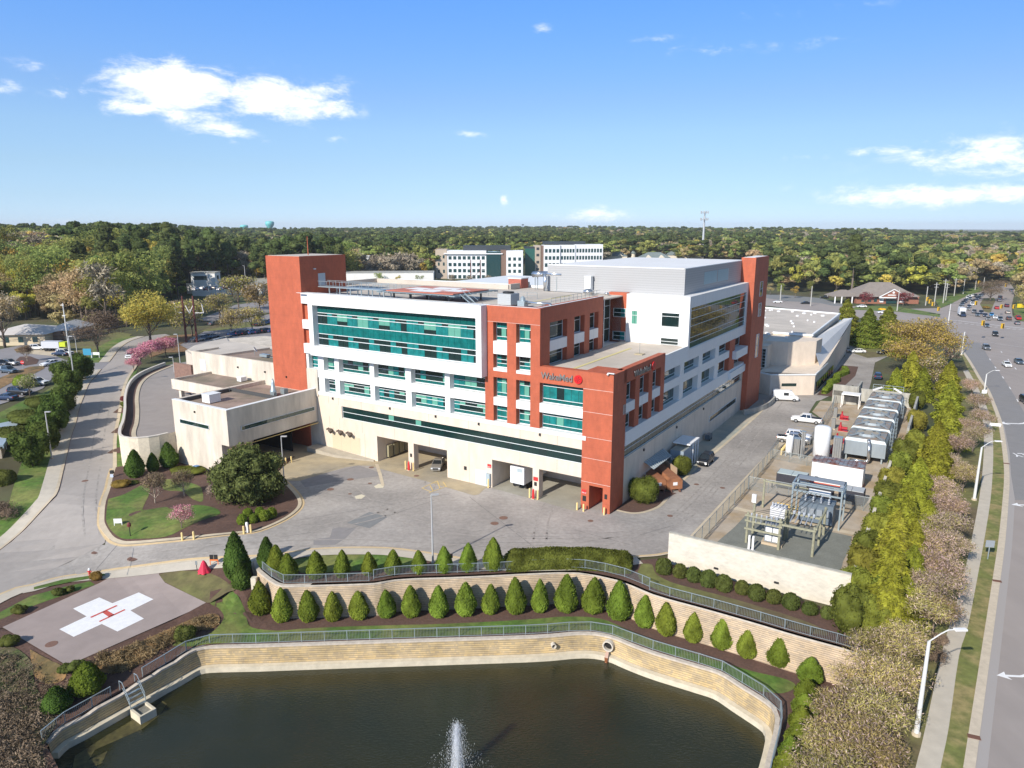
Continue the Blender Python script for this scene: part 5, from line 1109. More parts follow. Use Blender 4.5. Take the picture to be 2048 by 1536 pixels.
def put(kids, name, loc, label, cat, group=None, rz=None, sc=1.0):
    t = thing(name, label, cat, loc, random.uniform(0, 6.28) if rz is None else rz, group, sc); place(t, kids); return t
# --- prototypes (unit sizes in metres)
def limbs(n, z0, z1, ln, el): return [(random.uniform(z0, z1), 6.28*i/n+random.uniform(-.4,.4), ln*random.uniform(.7,1.1), el*random.uniform(.7,1.3)) for i in range(n)]
def cores(bs, k, n=8):
    c = MB()
    for b in bs: c.lathe([(max(.001,k*b[3]*math.cos(t)), b[2]+k*b[5]*math.sin(t)) for t in np.linspace(-1.5,1.57,6)], n, (b[0],b[1],0))
    return c
def tree_proto(kind, h, w, n, size, low=False, base=False):
    """forest tree with real height h and crown width w"""
    r = w/2; bl_ = []
    if kind == 'pine':
        for i in range(11 if not low else 6):
            z = random.uniform(.48,.96); rr = r*(1.05-z)*1.35+r*.12; a = random.uniform(0,6.28); q = random.uniform(.1,.8)*rr
            bl_.append((math.cos(a)*q, math.sin(a)*q, h*z, r*random.uniform(.36,.58), r*random.uniform(.36,.58), h*random.uniform(.04,.07)+.6))
        V = leaves_np(bl_, n, size, up=.35, jit=.5); tm = trunk_mb(h, .028*h*.55, limbs(5,.55,.85,r*.8,.25), .95)
        return [('crown', mesh_np('pine_crown', V, [F_pine, F_pine], extra=cores(bl_, .85))), ('trunk', tm_mesh(tm, bark))]
    if kind == 'bare':
        for i in range(12):
            a = random.uniform(0,6.28); q = random.uniform(.0,.7)*r; z = random.uniform(.5,.88); bl_.append((math.cos(a)*q, math.sin(a)*q, h*z, r*.42, r*.42, h*.13))
        V = leaves_np(bl_, n, size*1.5, up=.3, jit=.8, shell=(.2,1.1), asp=(.10,.22), spray=.5); tm = trunk_mb(h, .016*h, limbs(9,.28,.6,r*1.05,.8), .8)
        return [('crown', mesh_np('bare_crown', V, [F_bare])), ('trunk', tm_mesh(tm, bark))]
    F_ = {'green': F_green, 'yellow': F_yel, 'olive': F_oli}[kind]
    for i in range(13 if not low else 7):
        a = random.uniform(0,6.28); z = random.uniform(.42,.9) if not base else random.uniform(.12,.85); q = random.uniform(.15,.75)*r*(1.15-abs(z-.6)*1.1); bl_.append((math.cos(a)*q, math.sin(a)*q, h*z, r*random.uniform(.28,.46), r*random.uniform(.28,.46), h*random.uniform(.07,.12)))
    V = leaves_np(bl_, n, size, up=.2, jit=.7, shell=(.6,1.1)); tm = trunk_mb(h, .017*h, limbs(6,.3,.55,r*.8,.7), .8)
    return [('crown', mesh_np(kind+'_crown', V, [F_, F_], extra=cores(bl_, .8)) if low or base else mesh_np(kind+'_crown', V, [F_])), ('trunk', tm_mesh(tm, bark))]
def tm_mesh(mb, m):
    me = bpy.data.meshes.new('trunk'); me.from_pydata([tuple(v) for v in mb.v], [], mb.f); me.materials.append(m); me.polygons.foreach_set('use_smooth', [True]*len(mb.f)); me.update(); return me
PK = {'pine': [tree_proto('pine', 22, 10, 1500, .9) for _ in range(3)], 'green': [tree_proto('green', 20, 12, 1500, .62) for _ in range(3)], 'yellow': [tree_proto('yellow', 17, 11, 1500, .6) for _ in range(2)], 'olive': [tree_proto('olive', 15, 11, 1300, .55) for _ in range(2)], 'bare': [tree_proto('bare', 17, 11, 1100, 1.1) for _ in range(2)]}
PU = {k: [tree_proto(k, 12, 10, 1500, .6, base=True) for _ in range(2)] for k in ('green','yellow','olive')}
KN = {'pine': ('pine_tree', 'dark pine'), 'green': ('broadleaf_tree', 'fresh green tree'), 'yellow': ('broadleaf_tree', 'yellow-green tree'), 'olive': ('budding_tree', 'olive brown tree'), 'bare': ('bare_tree', 'bare twiggy tree')}
FRONT = [(-500,705),(-300,700),(-5,640),(110,640),(150,664),(200,664),(250,664),(300,640),(340,610),(380,590),(420,578),(470,572),(530,580),(560,585),(700,572),(862,560),(870,531),(1210,528),(1225,520),(1500,530),(1520,575),(1600,588),(1690,591),(1840,592),(1875,594),(1905,588),(1930,580),(1950,572),(1965,567),(2040,562),(2046,590),(2060,610),(2300,640)]
def front_v(u):
    for (a, va), (b, vb) in zip(FRONT, FRONT[1:]):
        if a <= u < b: return va+(vb-va)*(u-a)/(b-a)
    return 700
def proj(x, y, z):
    de = y*CP-(z-H)*SP; return 1024+F*x/de, 768-F*((z-H)*CP+y*SP)/de
fpts = []
def sample_ring(d0, d1, sp, amax=.68):
    rr = d0
    while rr < d1:
        a = -amax+NR.uniform(0, sp/rr)
        while a < amax:
            x = rr*math.sin(a)+NR.uniform(-.35,.35)*sp; y = rr*math.cos(a)+NR.uniform(-.35,.35)*sp; z = hz(x, y); u, v = proj(x, y, z)
            if -420 < u < 2480 and v < front_v(u): fpts.append((math.hypot(x, y), x, y, z, u, v))
            a += sp/rr
        rr += sp*.9
sample_ring(180, 620, 8.6); sample_ring(620, 1250, 11); sample_ring(1250, 2300, 19); sample_ring(2300, 4400, 34)
# dark pine stands and mixed woods: kind follows a slow pattern over the land
def kind_at(x, y):
    s = math.sin(x/47+1.7*math.sin(y/83))+math.sin(y/39+x/101)+.9*math.sin(x/19+y/31)+NR.normal()*.75
    q = NR.rand(); s -= .45*(x > 60)
    if s > .8: return 'pine'
    if s > .0: return 'green' if q < .7 else 'pine'
    if s > -.8: return 'yellow' if q < .35 else 'olive' if q < .7 else 'green'
    return 'bare' if q < .55 else 'olive'
fpts.sort()
vis = [p for p in fpts if -30 < p[4] < 2080]
indiv = set(vis[:270]); IND = {}
LM = [(-40,'behind the cream clinic'),(60,'behind the clinic roof end'),(110,'above the long trailer'),(150,'above the white hooked lamp'),(200,'above the wide bare tree'),(250,'above the street bend'),(300,'left of the yellow maple top'),(345,'above the yellow maple'),(395,'above the power pylon'),(440,'behind the parking deck stair'),(490,'behind the deck lamps'),(540,'left of the red elevator tower'),(700,'just right of the elevator tower'),(770,'above the rooftop helipad'),(830,'left of the tan office end'),(1215,'behind the offices'),(1400,'right of the slate roofs'),(1500,'behind the cell mast'),(1580,'right of the tall red tower'),(1650,'left of the brick bank'),(1720,'above the bank roof'),(1790,'right above the bank gable'),(1860,'right of the bank'),(1920,'above the traffic queue'),(1990,'at the far road bend'),(9999,'at the right frame edge')]
def place_of(u):
    for i in range(len(LM)-1):
        if u < LM[i+1][0]: return LM[i][1]
    return LM[-1][1]
cnt = {}; SZ = lambda s: 'tall ' if s > 1.08 else 'low ' if s < .9 else ''
for p in vis[:270]:
    D_, x, y, z, u, v = p; k = kind_at(x, y); edge = (front_v(u)-v) < 7
    if 380 < u < 700 and NR.rand() < .6: k = 'pine'
    if u < 450 and (k == 'bare' and NR.rand() < .9 or u < 330 and k == 'pine' and NR.rand() < .7): k = NR.choice(['green','yellow'])
    if 1590 < u < 1870 and NR.rand() < .7: k = 'pine'
    s_ = NR.uniform(.85,1.25)*(1.15 if u < 700 else 1.35 if 1500 < u < 1910 else 1.0); row = 'at the edge ' if edge else 'behind the edge ' if front_v(u)-v < 16 else 'deep inside '
    src = PK[k]
    if edge and k in PU and NR.rand() < .75: src = PU[k]; s_ *= .9
    lab = SZ(s_)+KN[k][1]+' '+row+place_of(u); g = 'woodland trees '+place_of(u)
    cnt.setdefault(lab, []).append((u, put(src[NR.randint(len(src))], KN[k][0], (x, y, z-.2), lab, 'tree', group=g, sc=(s_*NR.uniform(.9,1.15), s_*NR.uniform(.9,1.15), s_))))
for lab, q_ in cnt.items():
    if len(q_) > 1:
        for i, (u, o_) in enumerate(sorted(q_, key=lambda t: t[0])): o_['label'] = lab+', '+ORD[min(i, 29)]+' from left'
def stuff_forest():
    protos = []
    for k in ('pine','green','yellow','olive','bare'):
        for j in range(2): 
            h, w = {'pine': (21,10), 'green': (18,12), 'yellow': (16,12), 'olive': (15,12), 'bare': (15,12)}[k]
            kids = tree_proto(k, h, w, 460, 1.5 if k != 'bare' else 1.6, low=True); me = kids[0][1]; o = bpy.data.objects.new('far_'+k, me); protos.append(o)
    K = {'pine': 0, 'green': 2, 'yellow': 4, 'olive': 6, 'bare': 8}; pts = []; idx = []; scl = []; rot = []
    for p in fpts:
        if p in indiv or (p[0] < 320 and not -60 < p[4] < 2110): continue
        D_, x, y, z, u, v = p; k = kind_at(x, y); 
        pts.append((x, y, z-.3)); idx.append(K[k]+NR.randint(2)); s = NR.uniform(.7,1.45)*(1.15 if D_ < 620 else 1.35 if D_ < 1250 else 1.7 if D_ < 2300 else 2.6)
        sz = NR.uniform(.7,1.3)*(1 if D_ < 1250 else 1.05); scl.append((s, s, sz)); rot.append(NR.uniform(0, 6.28))
    me = bpy.data.meshes.new('far_forest'); me.from_pydata(pts, [], [])
    for nm, ty, dat in (('idx','INT',idx),('rot','FLOAT',rot)):
        a = me.attributes.new(nm, ty, 'POINT'); a.data.foreach_set('value', dat)
    a = me.attributes.new('scl', 'FLOAT_VECTOR', 'POINT'); a.data.foreach_set('vector', np.array(scl).ravel())
    ob = bpy.data.objects.new('far_forest', me); COL.objects.link(ob); props(ob, 'mixed far woodland rolling away to the horizon behind the hospital', 'woodland', kind='stuff')
    ng = bpy.data.node_groups.new('forest', 'GeometryNodeTree'); ng.interface.new_socket('Geometry', in_out='INPUT', socket_type='NodeSocketGeometry'); ng.interface.new_socket('Geometry', in_out='OUTPUT', socket_type='NodeSocketGeometry')
    N = ng.nodes; L = ng.links; gi = N.new('NodeGroupInput'); go = N.new('NodeGroupOutput'); ip = N.new('GeometryNodeInstanceOnPoints'); gt = N.new('GeometryNodeGeometryToInstance')
    for o in reversed(protos):
        oi = N.new('GeometryNodeObjectInfo'); oi.inputs['Object'].default_value = o; oi.inputs['As Instance'].default_value = True; oi.transform_space = 'ORIGINAL'
        L.new(oi.outputs['Geometry'], gt.inputs[0])
    def attr(nm, ty):
        n = N.new('GeometryNodeInputNamedAttribute'); n.data_type = ty; n.inputs['Name'].default_value = nm; return n.outputs[0]
    gt2 = N.new('GeometryNodeJoinGeometry')
    for l in list(L):
        if l.to_node == gt: L.new(l.from_socket, gt2.inputs[0])
    L.new(gi.outputs[0], ip.inputs['Points']); L.new(gt2.outputs[0], ip.inputs['Instance']); ip.inputs['Pick Instance'].default_value = True
    L.new(attr('idx','INT'), ip.inputs['Instance Index']); L.new(attr('scl','FLOAT_VECTOR'), ip.inputs['Scale'])
    cx = N.new('ShaderNodeCombineXYZ'); L.new(attr('rot','FLOAT'), cx.inputs[2]); L.new(cx.outputs[0], ip.inputs['Rotation']); L.new(ip.outputs[0], go.inputs[0])
    m = ob.modifiers.new('forest', 'NODES'); m.node_group = ng
stuff_forest()
# --- clipped cones
def cone_proto(n=2600, size=.17, m=F_cone, w=.36, fat=.34, seed=0):
    """unit height egg with pointed tip; real size by scale 1 = 1 m tall? heights are scaled per plant"""
    P = []; d = NR.normal(size=(n,3)); t = NR.uniform(0,1,n)**.8; a = NR.uniform(0,6.28,n)
    prof = lambda z: np.where(z < fat, np.sqrt(np.clip(1-((fat-z)/fat)**2*.75, 0, 1)), np.clip((1-z)/(1-fat),0,1)**.62)
    rr = w*prof(t); X = np.stack([np.cos(a)*rr, np.sin(a)*rr, t], 1)*NR.uniform(.95,1.03,(n,1)); X[:,:2] *= (1+.05*np.sin(a*5+t*9+seed))[:,None]
    nr = np.stack([np.cos(a), np.sin(a), .3+0*a], 1)+NR.normal(size=(n,3))*.45; nr /= np.linalg.norm(nr, axis=1)[:,None]
    up = np.stack([np.cos(a)*.5, np.sin(a)*.5, 1+0*a], 1)+NR.normal(size=(n,3))*.5; u = up-nr*(up*nr).sum(1)[:,None]; u /= np.linalg.norm(u, axis=1)[:,None]; v = np.cross(nr, u)
    s = (size/3.2)*NR.uniform(.6,1.4,n)[:,None]; V = np.stack([X-u*s*.5, X+v*s*.35, X+u*s*.7, X-v*s*.35], 1).reshape(-1,3)
    core = MB(); core.lathe([(.001,.01)]+[(w*.955*float(prof(np.array(z))), z) for z in np.linspace(.02,.97,13)]+[(.001,.985)], 16)
    return mesh_np('cone_foliage', V, [m, m], extra=core)
cones = [cone_proto(seed=s) for s in range(3)]; cones_d = [cone_proto(m=F_coned, w=.27, seed=5), cone_proto(m=F_coned, w=.24, seed=9)]
cstem = tm_mesh(MB().cyl((0,0,-.1),(0,0,.3),.02,.02,6), bark)
def cone(u, v, vt, wpx, z, label, group, mesh=None, name='cone_shrub', lowfit=False):
    p = at(u, v-3, z) if not lowfit else atlow(u, v-3)
    de = p.y*CP+(H-p.z)*SP; h = (v-vt)/F*de/(math.cos(PITCH+.12))*1.06; w = wpx/F*de; h = max(h, .5)
    p = p+Vector((p.x*.25/p.y, .25, 0))*w*.9
    me = mesh or random.choice(cones); k = 1.24*w/(.72 if me in cones else .54 if me is cones_d[0] else .48)
    t = thing(name, label, 'shrub', p, random.uniform(0,6), group, (k*random.uniform(.9,1.1), k*random.uniform(.9,1.1), h*random.uniform(.93,1.06))); t.rotation_euler[0] = random.uniform(-.04,.04); t.rotation_euler[1] = random.uniform(-.04,.04); place(t, [('foliage', me), ('stem', cstem)]); return t
low_row = [(522,1235,1169,38),(565,1248,1189,33),(619,1247,1192,33),(667,1246,1196,31),(718,1242,1191,33),(775,1239,1187,30),(823,1238,1182,32),(878,1238,1181,33),(931,1235,1177,33),(981,1231,1175,30),(1032,1232,1168,35),(1080,1229,1170,31),(1131,1228,1160,37),(1185,1230,1162,37),(1238,1244,1175,38),(1287,1258,1203,34),(1332,1274,1213,37),(1385,1288,1237,32),(1442,1302,1245,35),(1492,1319,1266,36),(1556,1337,1276,43)]
for i, (u, v, vt, w) in enumerate(low_row):
    cone(u, v, vt, w, -4.0, ('clipped cone shrub between the two retaining walls, %s from the left end' % ORD[i]) if i else 'tallest dark clipped cone shrub, left end of the row between the retaining walls', 'clipped cone shrubs on the terrace below the upper wall')
up_row = [(554,1147,1099,29),(578,1162,1116,31),(634,1160,1109,32),(685,1158,1110,28),(740,1154,1109,27),(786,1153,1109,29),(839,1151,1108,26),(889,1150,1101,26),(936,1148,1097,29),(986,1146,1085,31)]
for i, (u, v, vt, w) in enumerate(up_row):
    cone(u, v, vt, w, 0.0, 'clipped cone shrub behind the upper wall railing, %s from the left' % ORD[i] if i < 9 else 'tallest clipped cone shrub behind the upper railing, next to the long hedge', 'clipped cone shrubs behind the upper railing')
for u, v, vt, w, z, lab in ((477,1166,1074,42,-1.3,'tall dark arborvitae at the left end of the upper retaining wall'),(487,1187,1130,33,-2.2,'shorter dark arborvitae in front of the tall one by the wall end'),(533,1139,1080,29,-.1,'dark arborvitae behind the curved end of the upper railing')):
    cone(u, v, vt, w, z, lab, None, random.choice(cones_d), 'arborvitae')
for u, v, vt, w, lab in ((271,958,909,29,'dark egg-shaped conifer at the left foot of the ramp wall'),(307,946,914,21,'small conifer in the middle of the ramp wall foot'),(341,938,891,31,'dark egg-shaped conifer at the right foot of the ramp wall'),(546,988,935,22,'slim dark conifer on the right side of the great magnolia')):
    cone(u, v, vt, w, .2, lab, None, random.choice(cones_d), 'conifer_shrub')
for u, v, vt, w, lab in ((176,1392,1338,50,'bright cone shrub on the bank below the helipad near the pond steps'),(117,1428,1380,42,'dark cone shrub on the bank left of the pond steps')):
    cone(u, v, vt, w, 0, lab, None, cones[0] if v < 1400 else cones_d[0], 'cone_shrub', True)
crow = [(1640,1342,1290,42),(1618,1372,1322,40),(1611,1410,1368,42),(1608,1440,1395,40),(1600,1470,1420,40),(1592,1500,1452,40),(1580,1530,1482,40),(1570,1562,1512,42)]
for i, (u, v, vt, w) in enumerate(crow): cone(u, v, vt, w, -3.9, 'bright conifer in the close row at the right pond end, %s from top' % ORD[i], 'close conifers at the right end of the pond', name='conifer_shrub')
# --- ball shrubs and hedges
def ball_proto(n=1700, size=.12, m=F_ball, rz=.85, lump=.05, seed=0):
    d = NR.normal(size=(n,3)); d /= np.linalg.norm(d, axis=1)[:,None]; d[:,2] = np.where(d[:,2] < -.55, -d[:,2], d[:,2]); k = 1+lump*np.sin(d[:,0]*5+seed)*np.cos(d[:,1]*4+d[:,2]*3)
    X = d*k[:,None]*NR.uniform(.93,1.05,(n,1)); X[:,2] = X[:,2]*rz+rz*.75
    nr = d+NR.normal(size=(n,3))*.5; nr /= np.linalg.norm(nr, axis=1)[:,None]; a = NR.normal(size=(n,3)); u = a-nr*(a*nr).sum(1)[:,None]; u /= np.linalg.norm(u, axis=1)[:,None]; v = np.cross(nr, u); s = size*NR.uniform(.6,1.4,n)[:,None]
    V = np.stack([X-u*s, X-v*s*.7, X+u*s, X+v*s*.7], 1).reshape(-1,3); V[:,2] = np.maximum(V[:,2], 0)
    core = MB(); core.lathe([(.01,-.05)]+[(.93*math.cos(t), max(-.05, .93*rz*math.sin(t)+rz*.75)) for t in np.linspace(-1.0,1.5,10)]+[(.001,.93*rz+rz*.75)], 14)
    return mesh_np('shrub_foliage', V, [m, m], extra=core)
balls = [ball_proto(seed=s) for s in range(3)]; balls_y = [ball_proto(m=F_cone, lump=.03, seed=4)]
def ballshrub(u, v, wpx, hpx, z, label, group=None, mesh=None, name='ball_shrub', p=None):
    p = p or at(u, v+hpx*.32, z); de = p.y*CP+(H-p.z)*SP; r = wpx/F*de/2; hh = hpx/F*de/1.45
    p = p+Vector((0, r*.25, 0)); t = thing(name, label, 'shrub', p, random.uniform(0,6), group, (r, r, max(.45, hh)/1.0)); place(t, [('foliage', mesh or random.choice(balls)), ('stem', cstem)]); return t
br = [(512,395,128,120),(640,430,105,108),(752,460,115,115),(868,495,130,128),(992,532,130,125),(1138,562,110,105),(1255,605,135,120),(1393,635,115,105),(1530,675,135,118),(1682,728,120,90),(1820,760,100,95)]
for i, (x, y, w, h) in enumerate(br): ballshrub(1200+x/4, 1040+y/4, w/4, h/4, 0, 'round clipped shrub at the foot of the long concrete yard wall, %s from the left' % ORD[i], 'round shrubs at the foot of the concrete yard wall')
for i, (x, y, w, h, lab) in enumerate(((1180,512,75,60,'back left'),(1275,500,70,60,'back middle'),(1137,572,80,80,'front left, beside the white post'),(1225,562,70,70,'front middle'),(1312,540,95,80,'front right, wide'),(1372,518,80,80,'far right, widest'))):
    ballshrub(200+x/4, 900+y/4, w/4, h/4, .15, 'small rounded yellow-green shrub of the island cluster, '+lab, 'rounded shrubs on the mulch of the island', balls_y[0])
def hedge(name, label, P, w, h, m, n, size=.16, z=0.0, group=None, rnd=.12):
    """clipped hedge along polyline P"""
    P = resample(P, .5); Q = offs(P, w); k = len(P); V = []; mb = MB(); O = Vector(P[0])
    ring = [(0,0),(0,.75),(.12,.95),(.5,1.0),(.88,.95),(1,.75),(1,0)]
    for i in range(k):
        e = min(i, k-1-i); f = min(1, .55+.45*e/2.0)
        for a, b in ring:
            p = P[i].lerp(Q[i], .5+(a-.5)*(.6+.4*f)); mb.v.append(tuple(p-O+Vector((0,0,b*h*f*(1+.03*math.sin(i*.7))-.02))))
    r = len(ring)
    for i in range(k-1):
        for j in range(r-1): mb.f.append((i*r+j, i*r+j+1, (i+1)*r+j+1, (i+1)*r+j)); mb.m.append(0)
    mb.f += [tuple(range(r)), tuple(range((k-1)*r, k*r))[::-1]]; mb.m += [0, 0]
    A = np.array(mb.v); fs = mb.f[:-2]; fi = NR.randint(0, len(fs), n); a, b, c, d = [A[[fs[t][q] for t in fi]] for q in range(4)]
    s, t = NR.rand(n,1), NR.rand(n,1); X = (a*(1-s)+b*s)*(1-t)+(d*(1-s)+c*s)*t
    nr = np.cross(b-a, d-a); nr /= (np.linalg.norm(nr, axis=1)[:,None]+1e-9); X = X-nr*NR.uniform(-.02,rnd,(n,1)); nr = -nr+NR.normal(size=(n,3))*.5; nr /= np.linalg.norm(nr, axis=1)[:,None]
    q = NR.normal(size=(n,3)); u = q-nr*(q*nr).sum(1)[:,None]; u /= np.linalg.norm(u, axis=1)[:,None]; v = np.cross(nr, u); sz = size*NR.uniform(.5,1.3,n)[:,None]/2
    V = np.stack([X-u*sz, X-v*sz*.8, X+u*sz, X+v*sz*.8], 1).reshape(-1,3)
    me = mesh_np(name, V, [m, m], extra=mb); o = bpy.data.objects.new(name, me); COL.objects.link(o); o.location = O+Vector((0,0,z)); props(o, label, 'hedge', group); return o
hedge('long_hedge', 'long dense clipped hedge of mixed green and reddish leaves behind the bend of the railing', [at(u, v) for u, v in ((1013,1146),(1060,1143),(1110,1141),(1160,1141),(1210,1144),(1262,1150))], 2.9, 1.9, F_hedge, 9000, .2)
hedge('hedge', 'zigzag clipped hedge along the foot of the curved cream wing', [bl(a, b) for a, b in ((-14.0,97),(-14.3,105),(-13.4,109),(-14.6,114),(-13.6,119),(-15.2,127),(-13.8,133))], 1.4, 1.3, F_cone, 2500, .22)
hedge('hedge', 'clipped mound hedge in the lower left corner below the pavement', [atg(u, v) for u, v in ((4,975),(22,968),(38,958))], 4.2, 2.0, F_ball, 2500, .2)
def bigbush(name, label, c, rx, ry, h, m, n, size=.17, group=None, cat='bush', lumps=7):
    tw = m is F_brush
    bs = [(0,0,h*.45,rx*.8,ry*.8,h*.5)]+[(random.uniform(-.5,.5)*rx, random.uniform(-.5,.5)*ry, h*random.uniform(.4,.62), rx*.5, ry*.5, h*.38) for _ in range(lumps)]
    V = leaves_np(bs, n, size*(1.5 if tw else 1), up=.2, jit=.5, shell=(.2,1.1) if tw else (.9,1.04), zmin=0, asp=(.08,.2) if tw else (.6,1), spray=.5 if tw else 0); core = MB()
    for b in bs if not tw else []: core.lathe([(max(.001,.9*b[3]*math.cos(t)), max(0, b[2]+.9*b[5]*math.sin(t))) for t in np.linspace(-1.5,1.57,8)], 12, (b[0],b[1],0))
    me = mesh_np(name, V, [m, m], extra=core); o = bpy.data.objects.new(name, me); COL.objects.link(o); o.location = c; props(o, label, cat, group); return o
bigbush('holly_bush', 'large clipped green bush at the foot of the red corner tower beside the compactors', bl(-2.4,7.0), 2.7, 2.7, 4.0, F_hedge, 7500, .16, lumps=5)
bigbush('holly_bush', 'large clipped green bush between the compactor screen and the black van', bl(-3.1,21.6), 1.9, 2.0, 3.5, F_hedge, 4600, .16, lumps=5)
bigbush('azalea_bush', 'broad rust and green azalea mound beside the street kerb', atg(240,975), 1.7, 1.2, 1.3, F_rust, 1500, .14)
bigbush('azalea_bush', 'low green mound on the mulch next to the rust azalea', atg(268,968), 1.2, .8, .6, F_ball, 700, .13)
bigbush('shrub', 'low olive shrub mass against the annex wall behind the bare myrtle', atg(375,948), 3.4, 1.3, 1.2, F_hedge, 1800, .15)
bigbush('shrub', 'round green shrub on the slope beside the helipad corner', atlow(372,1280), 1.25, 1.2, 1.7, F_ball, 1900, .13)
bigbush('shrub', 'brown-green shrub beside the fire hydrant at the helipad drive', atg(193,1160), .9, .8, 1.2, F_rust, 900, .13)
for i, (u, v, r_, lab) in enumerate(((118,1190,.9,'loose dark shrub on the strip above the helipad, the larger one'),(140,1183,.7,'loose dark shrub on the strip above the helipad, next to the larger one'),(40,1226,.9,'dark low shrub at the upper left corner of the helipad'),(22,1290,1.1,'brown spreading shrub at the left edge of the helipad'))): bigbush('shrub', lab, atg(u, v), r_, r_*.8, r_*1.0, F_ball, 700, .14)
for i, (u, v, r_, lab) in enumerate(((131,1345,.75,'small round dark shrub at the lower corner of the helipad, left one'),(154,1340,.9,'small round dark shrub at the lower corner of the helipad, right one'))): bigbush('shrub', lab, atlow(u, v), r_, r_*.9, r_*1.2, F_ball, 900, .12)
# tufts on the left bank
def scatter_tufts(name, label, px, n, m, s, zf, hgt=.5):
    P = [atlow(u, v)[:2] for u, v in px]; xs = [p[0] for p in P]; ys = [p[1] for p in P]; bs = []
    while len(bs) < n:
        x, y = random.uniform(min(xs), max(xs)), random.uniform(min(ys), max(ys))
        if inpoly(x, y, P): bs.append((x, y, zf(x, y)+.1, s, s, hgt*random.uniform(.5,1.4)))
    V = leaves_np(bs, n*26, .3, up=.8, jit=.6, shell=(.1,1.1), asp=(.12,.3), spray=.3); o = bpy.data.objects.new(name, mesh_np(name, V, [m])); COL.objects.link(o); props(o, label, 'ground cover', kind='stuff')
scatter_tufts('dry_grass', 'tawny dry grass tufts on the bank between helipad and pond', [(200,1310),(300,1283),(385,1243),(430,1232),(440,1250),(385,1266),(330,1300),(270,1338),(225,1350),(170,1335)], 260, F_oli, .45, lowz)
scatter_tufts('bank_scrub', 'rough green and brown scrub filling the lower left bank', [(-40,1300),(60,1320),(90,1370),(130,1360),(170,1380),(110,1440),(85,1490),(90,1560),(-60,1600)], 480, F_brush, .7, lowz, .7)
scatter_tufts('bank_brush', 'leafless grey-brown brush over the lower left bank', [(-40,1380),(60,1400),(90,1450),(80,1500),(110,1600),(-80,1600)], 420, F_brush, .9, lowz, 1.0)
# --- specimen trees
def vase_proto(h, w, n, size, ms, mix, z0=.35, limb_n=7, twig=False, bk=bark):
    r = w/2; bs = [(math.cos(a)*q*r, math.sin(a)*q*r, h*z, r*.42, r*.42, h*.16) for a, q, z in [(6.28*i/9+random.uniform(-.3,.3), random.uniform(.35,.72), random.uniform(z0+.2,.82)) for i in range(12)]]+[(0,0,h*.78,r*.55,r*.55,h*.2)]
    V = leaves_np(bs, n, size, up=.25, jit=.8, shell=(.35,1.12) , asp=(.12,.25) if twig else (.35,.8), spray=.55 if twig else .4)
    me = mesh_np('crown', V, ms, mi=[int(q) for q in NR.choice(len(ms), n, p=mix)]); tm = trunk_mb(h, .02*h, limbs(limb_n,.12,.34,h*.62,.95), .7); return [('crown', me), ('trunk', tm_mesh(tm, bk))]
P_cher = [vase_proto(5.2,5.6,6500,.27,[F_cher,F_chgr,F_brush],[.46,.30,.24],twig=True) for _ in range(2)]; P_chg = [vase_proto(5.0,5.6,6500,.27,[F_chgr,F_cher,F_brush],[.60,.20,.20],twig=True) for _ in range(2)]
P_myr = vase_proto(4.6,3.8,3400,.30,[F_brush,F_oli],[.8,.2],.3,8,True,bark_l); P_pink = vase_proto(3.4,3.3,2600,.16,[F_pink,F_cher,F_bare],[.6,.3,.1],.25,6)
def confp(h, w, n, size, m, m2=None):
    t = NR.uniform(0,1,n)**.75; a = NR.uniform(0,6.28,n); lay = 1+.16*np.sin(t*h*3.1+np.sin(a*3)*1.5); r = (w/2)*(1-t)**.8*lay*(1+.12*np.sin(a*4+t*7)); X = np.stack([np.cos(a)*r, np.sin(a)*r, t*h], 1)*NR.uniform(.78,1.04,(n,1)); X[:,2] = t*h+NR.uniform(-.2,.1,n)
    out = np.stack([np.cos(a), np.sin(a), 0*a-.1], 1); nr = np.stack([np.cos(a)*.5, np.sin(a)*.5, .8+0*a], 1)+NR.normal(size=(n,3))*.45; nr /= np.linalg.norm(nr, axis=1)[:,None]
    u = out+NR.normal(size=(n,3))*.35; u = u-nr*(u*nr).sum(1)[:,None]; u /= np.linalg.norm(u, axis=1)[:,None]; v = np.cross(nr, u); s = size*NR.uniform(.6,1.4,n)[:,None]
    V = np.stack([X-u*s*.5-v*s*.15, X+v*s*.35, X+u*s*.8, X-v*s*.35], 1).reshape(-1,3); core = MB(); core.lathe([(w*.40,.3)]+[(w*.40*(1-z)**.8, z*h) for z in np.linspace(.1,.93,8)]+[(.01,.95*h)], 12)
    return [('crown', mesh_np('conifer_crown', V, [m, m2 or m], mi=[int(q) for q in (NR.rand(n) < .25)], extra=core)), ('trunk', tm_mesh(MB().cyl((0,0,-.3),(0,0,h*.6),.02*h,.01*h,7), bark_d))]
P_conf = [confp(8,6.2,6800,.36,F_conf,F_conf2) for _ in range(3)]; P_conb = [confp(14,12,8000,.5,F_conf2,F_cone) for _ in range(2)]
def atz(u, v, z):   # place where a crown point at height z is seen at (u,v); ground below it
    return at(u, v, z)
def zg(p): 
    return lowz(p.x, p.y) if inpoly(p.x, p.y, LOW) else hz(p.x, p.y)
def tree_top(kids, name, u, v, h0, sc, label, cat='tree', group=None, zb=0.0, fl=1.0):
    """tree whose tip is seen at (u,v): height h0*sc above ground zb"""
    p = at(u, v, zb+h0*sc*fl); p.z = zb-.1; return put(kids, name, p, label, cat, group, sc=(sc, sc, sc*fl))
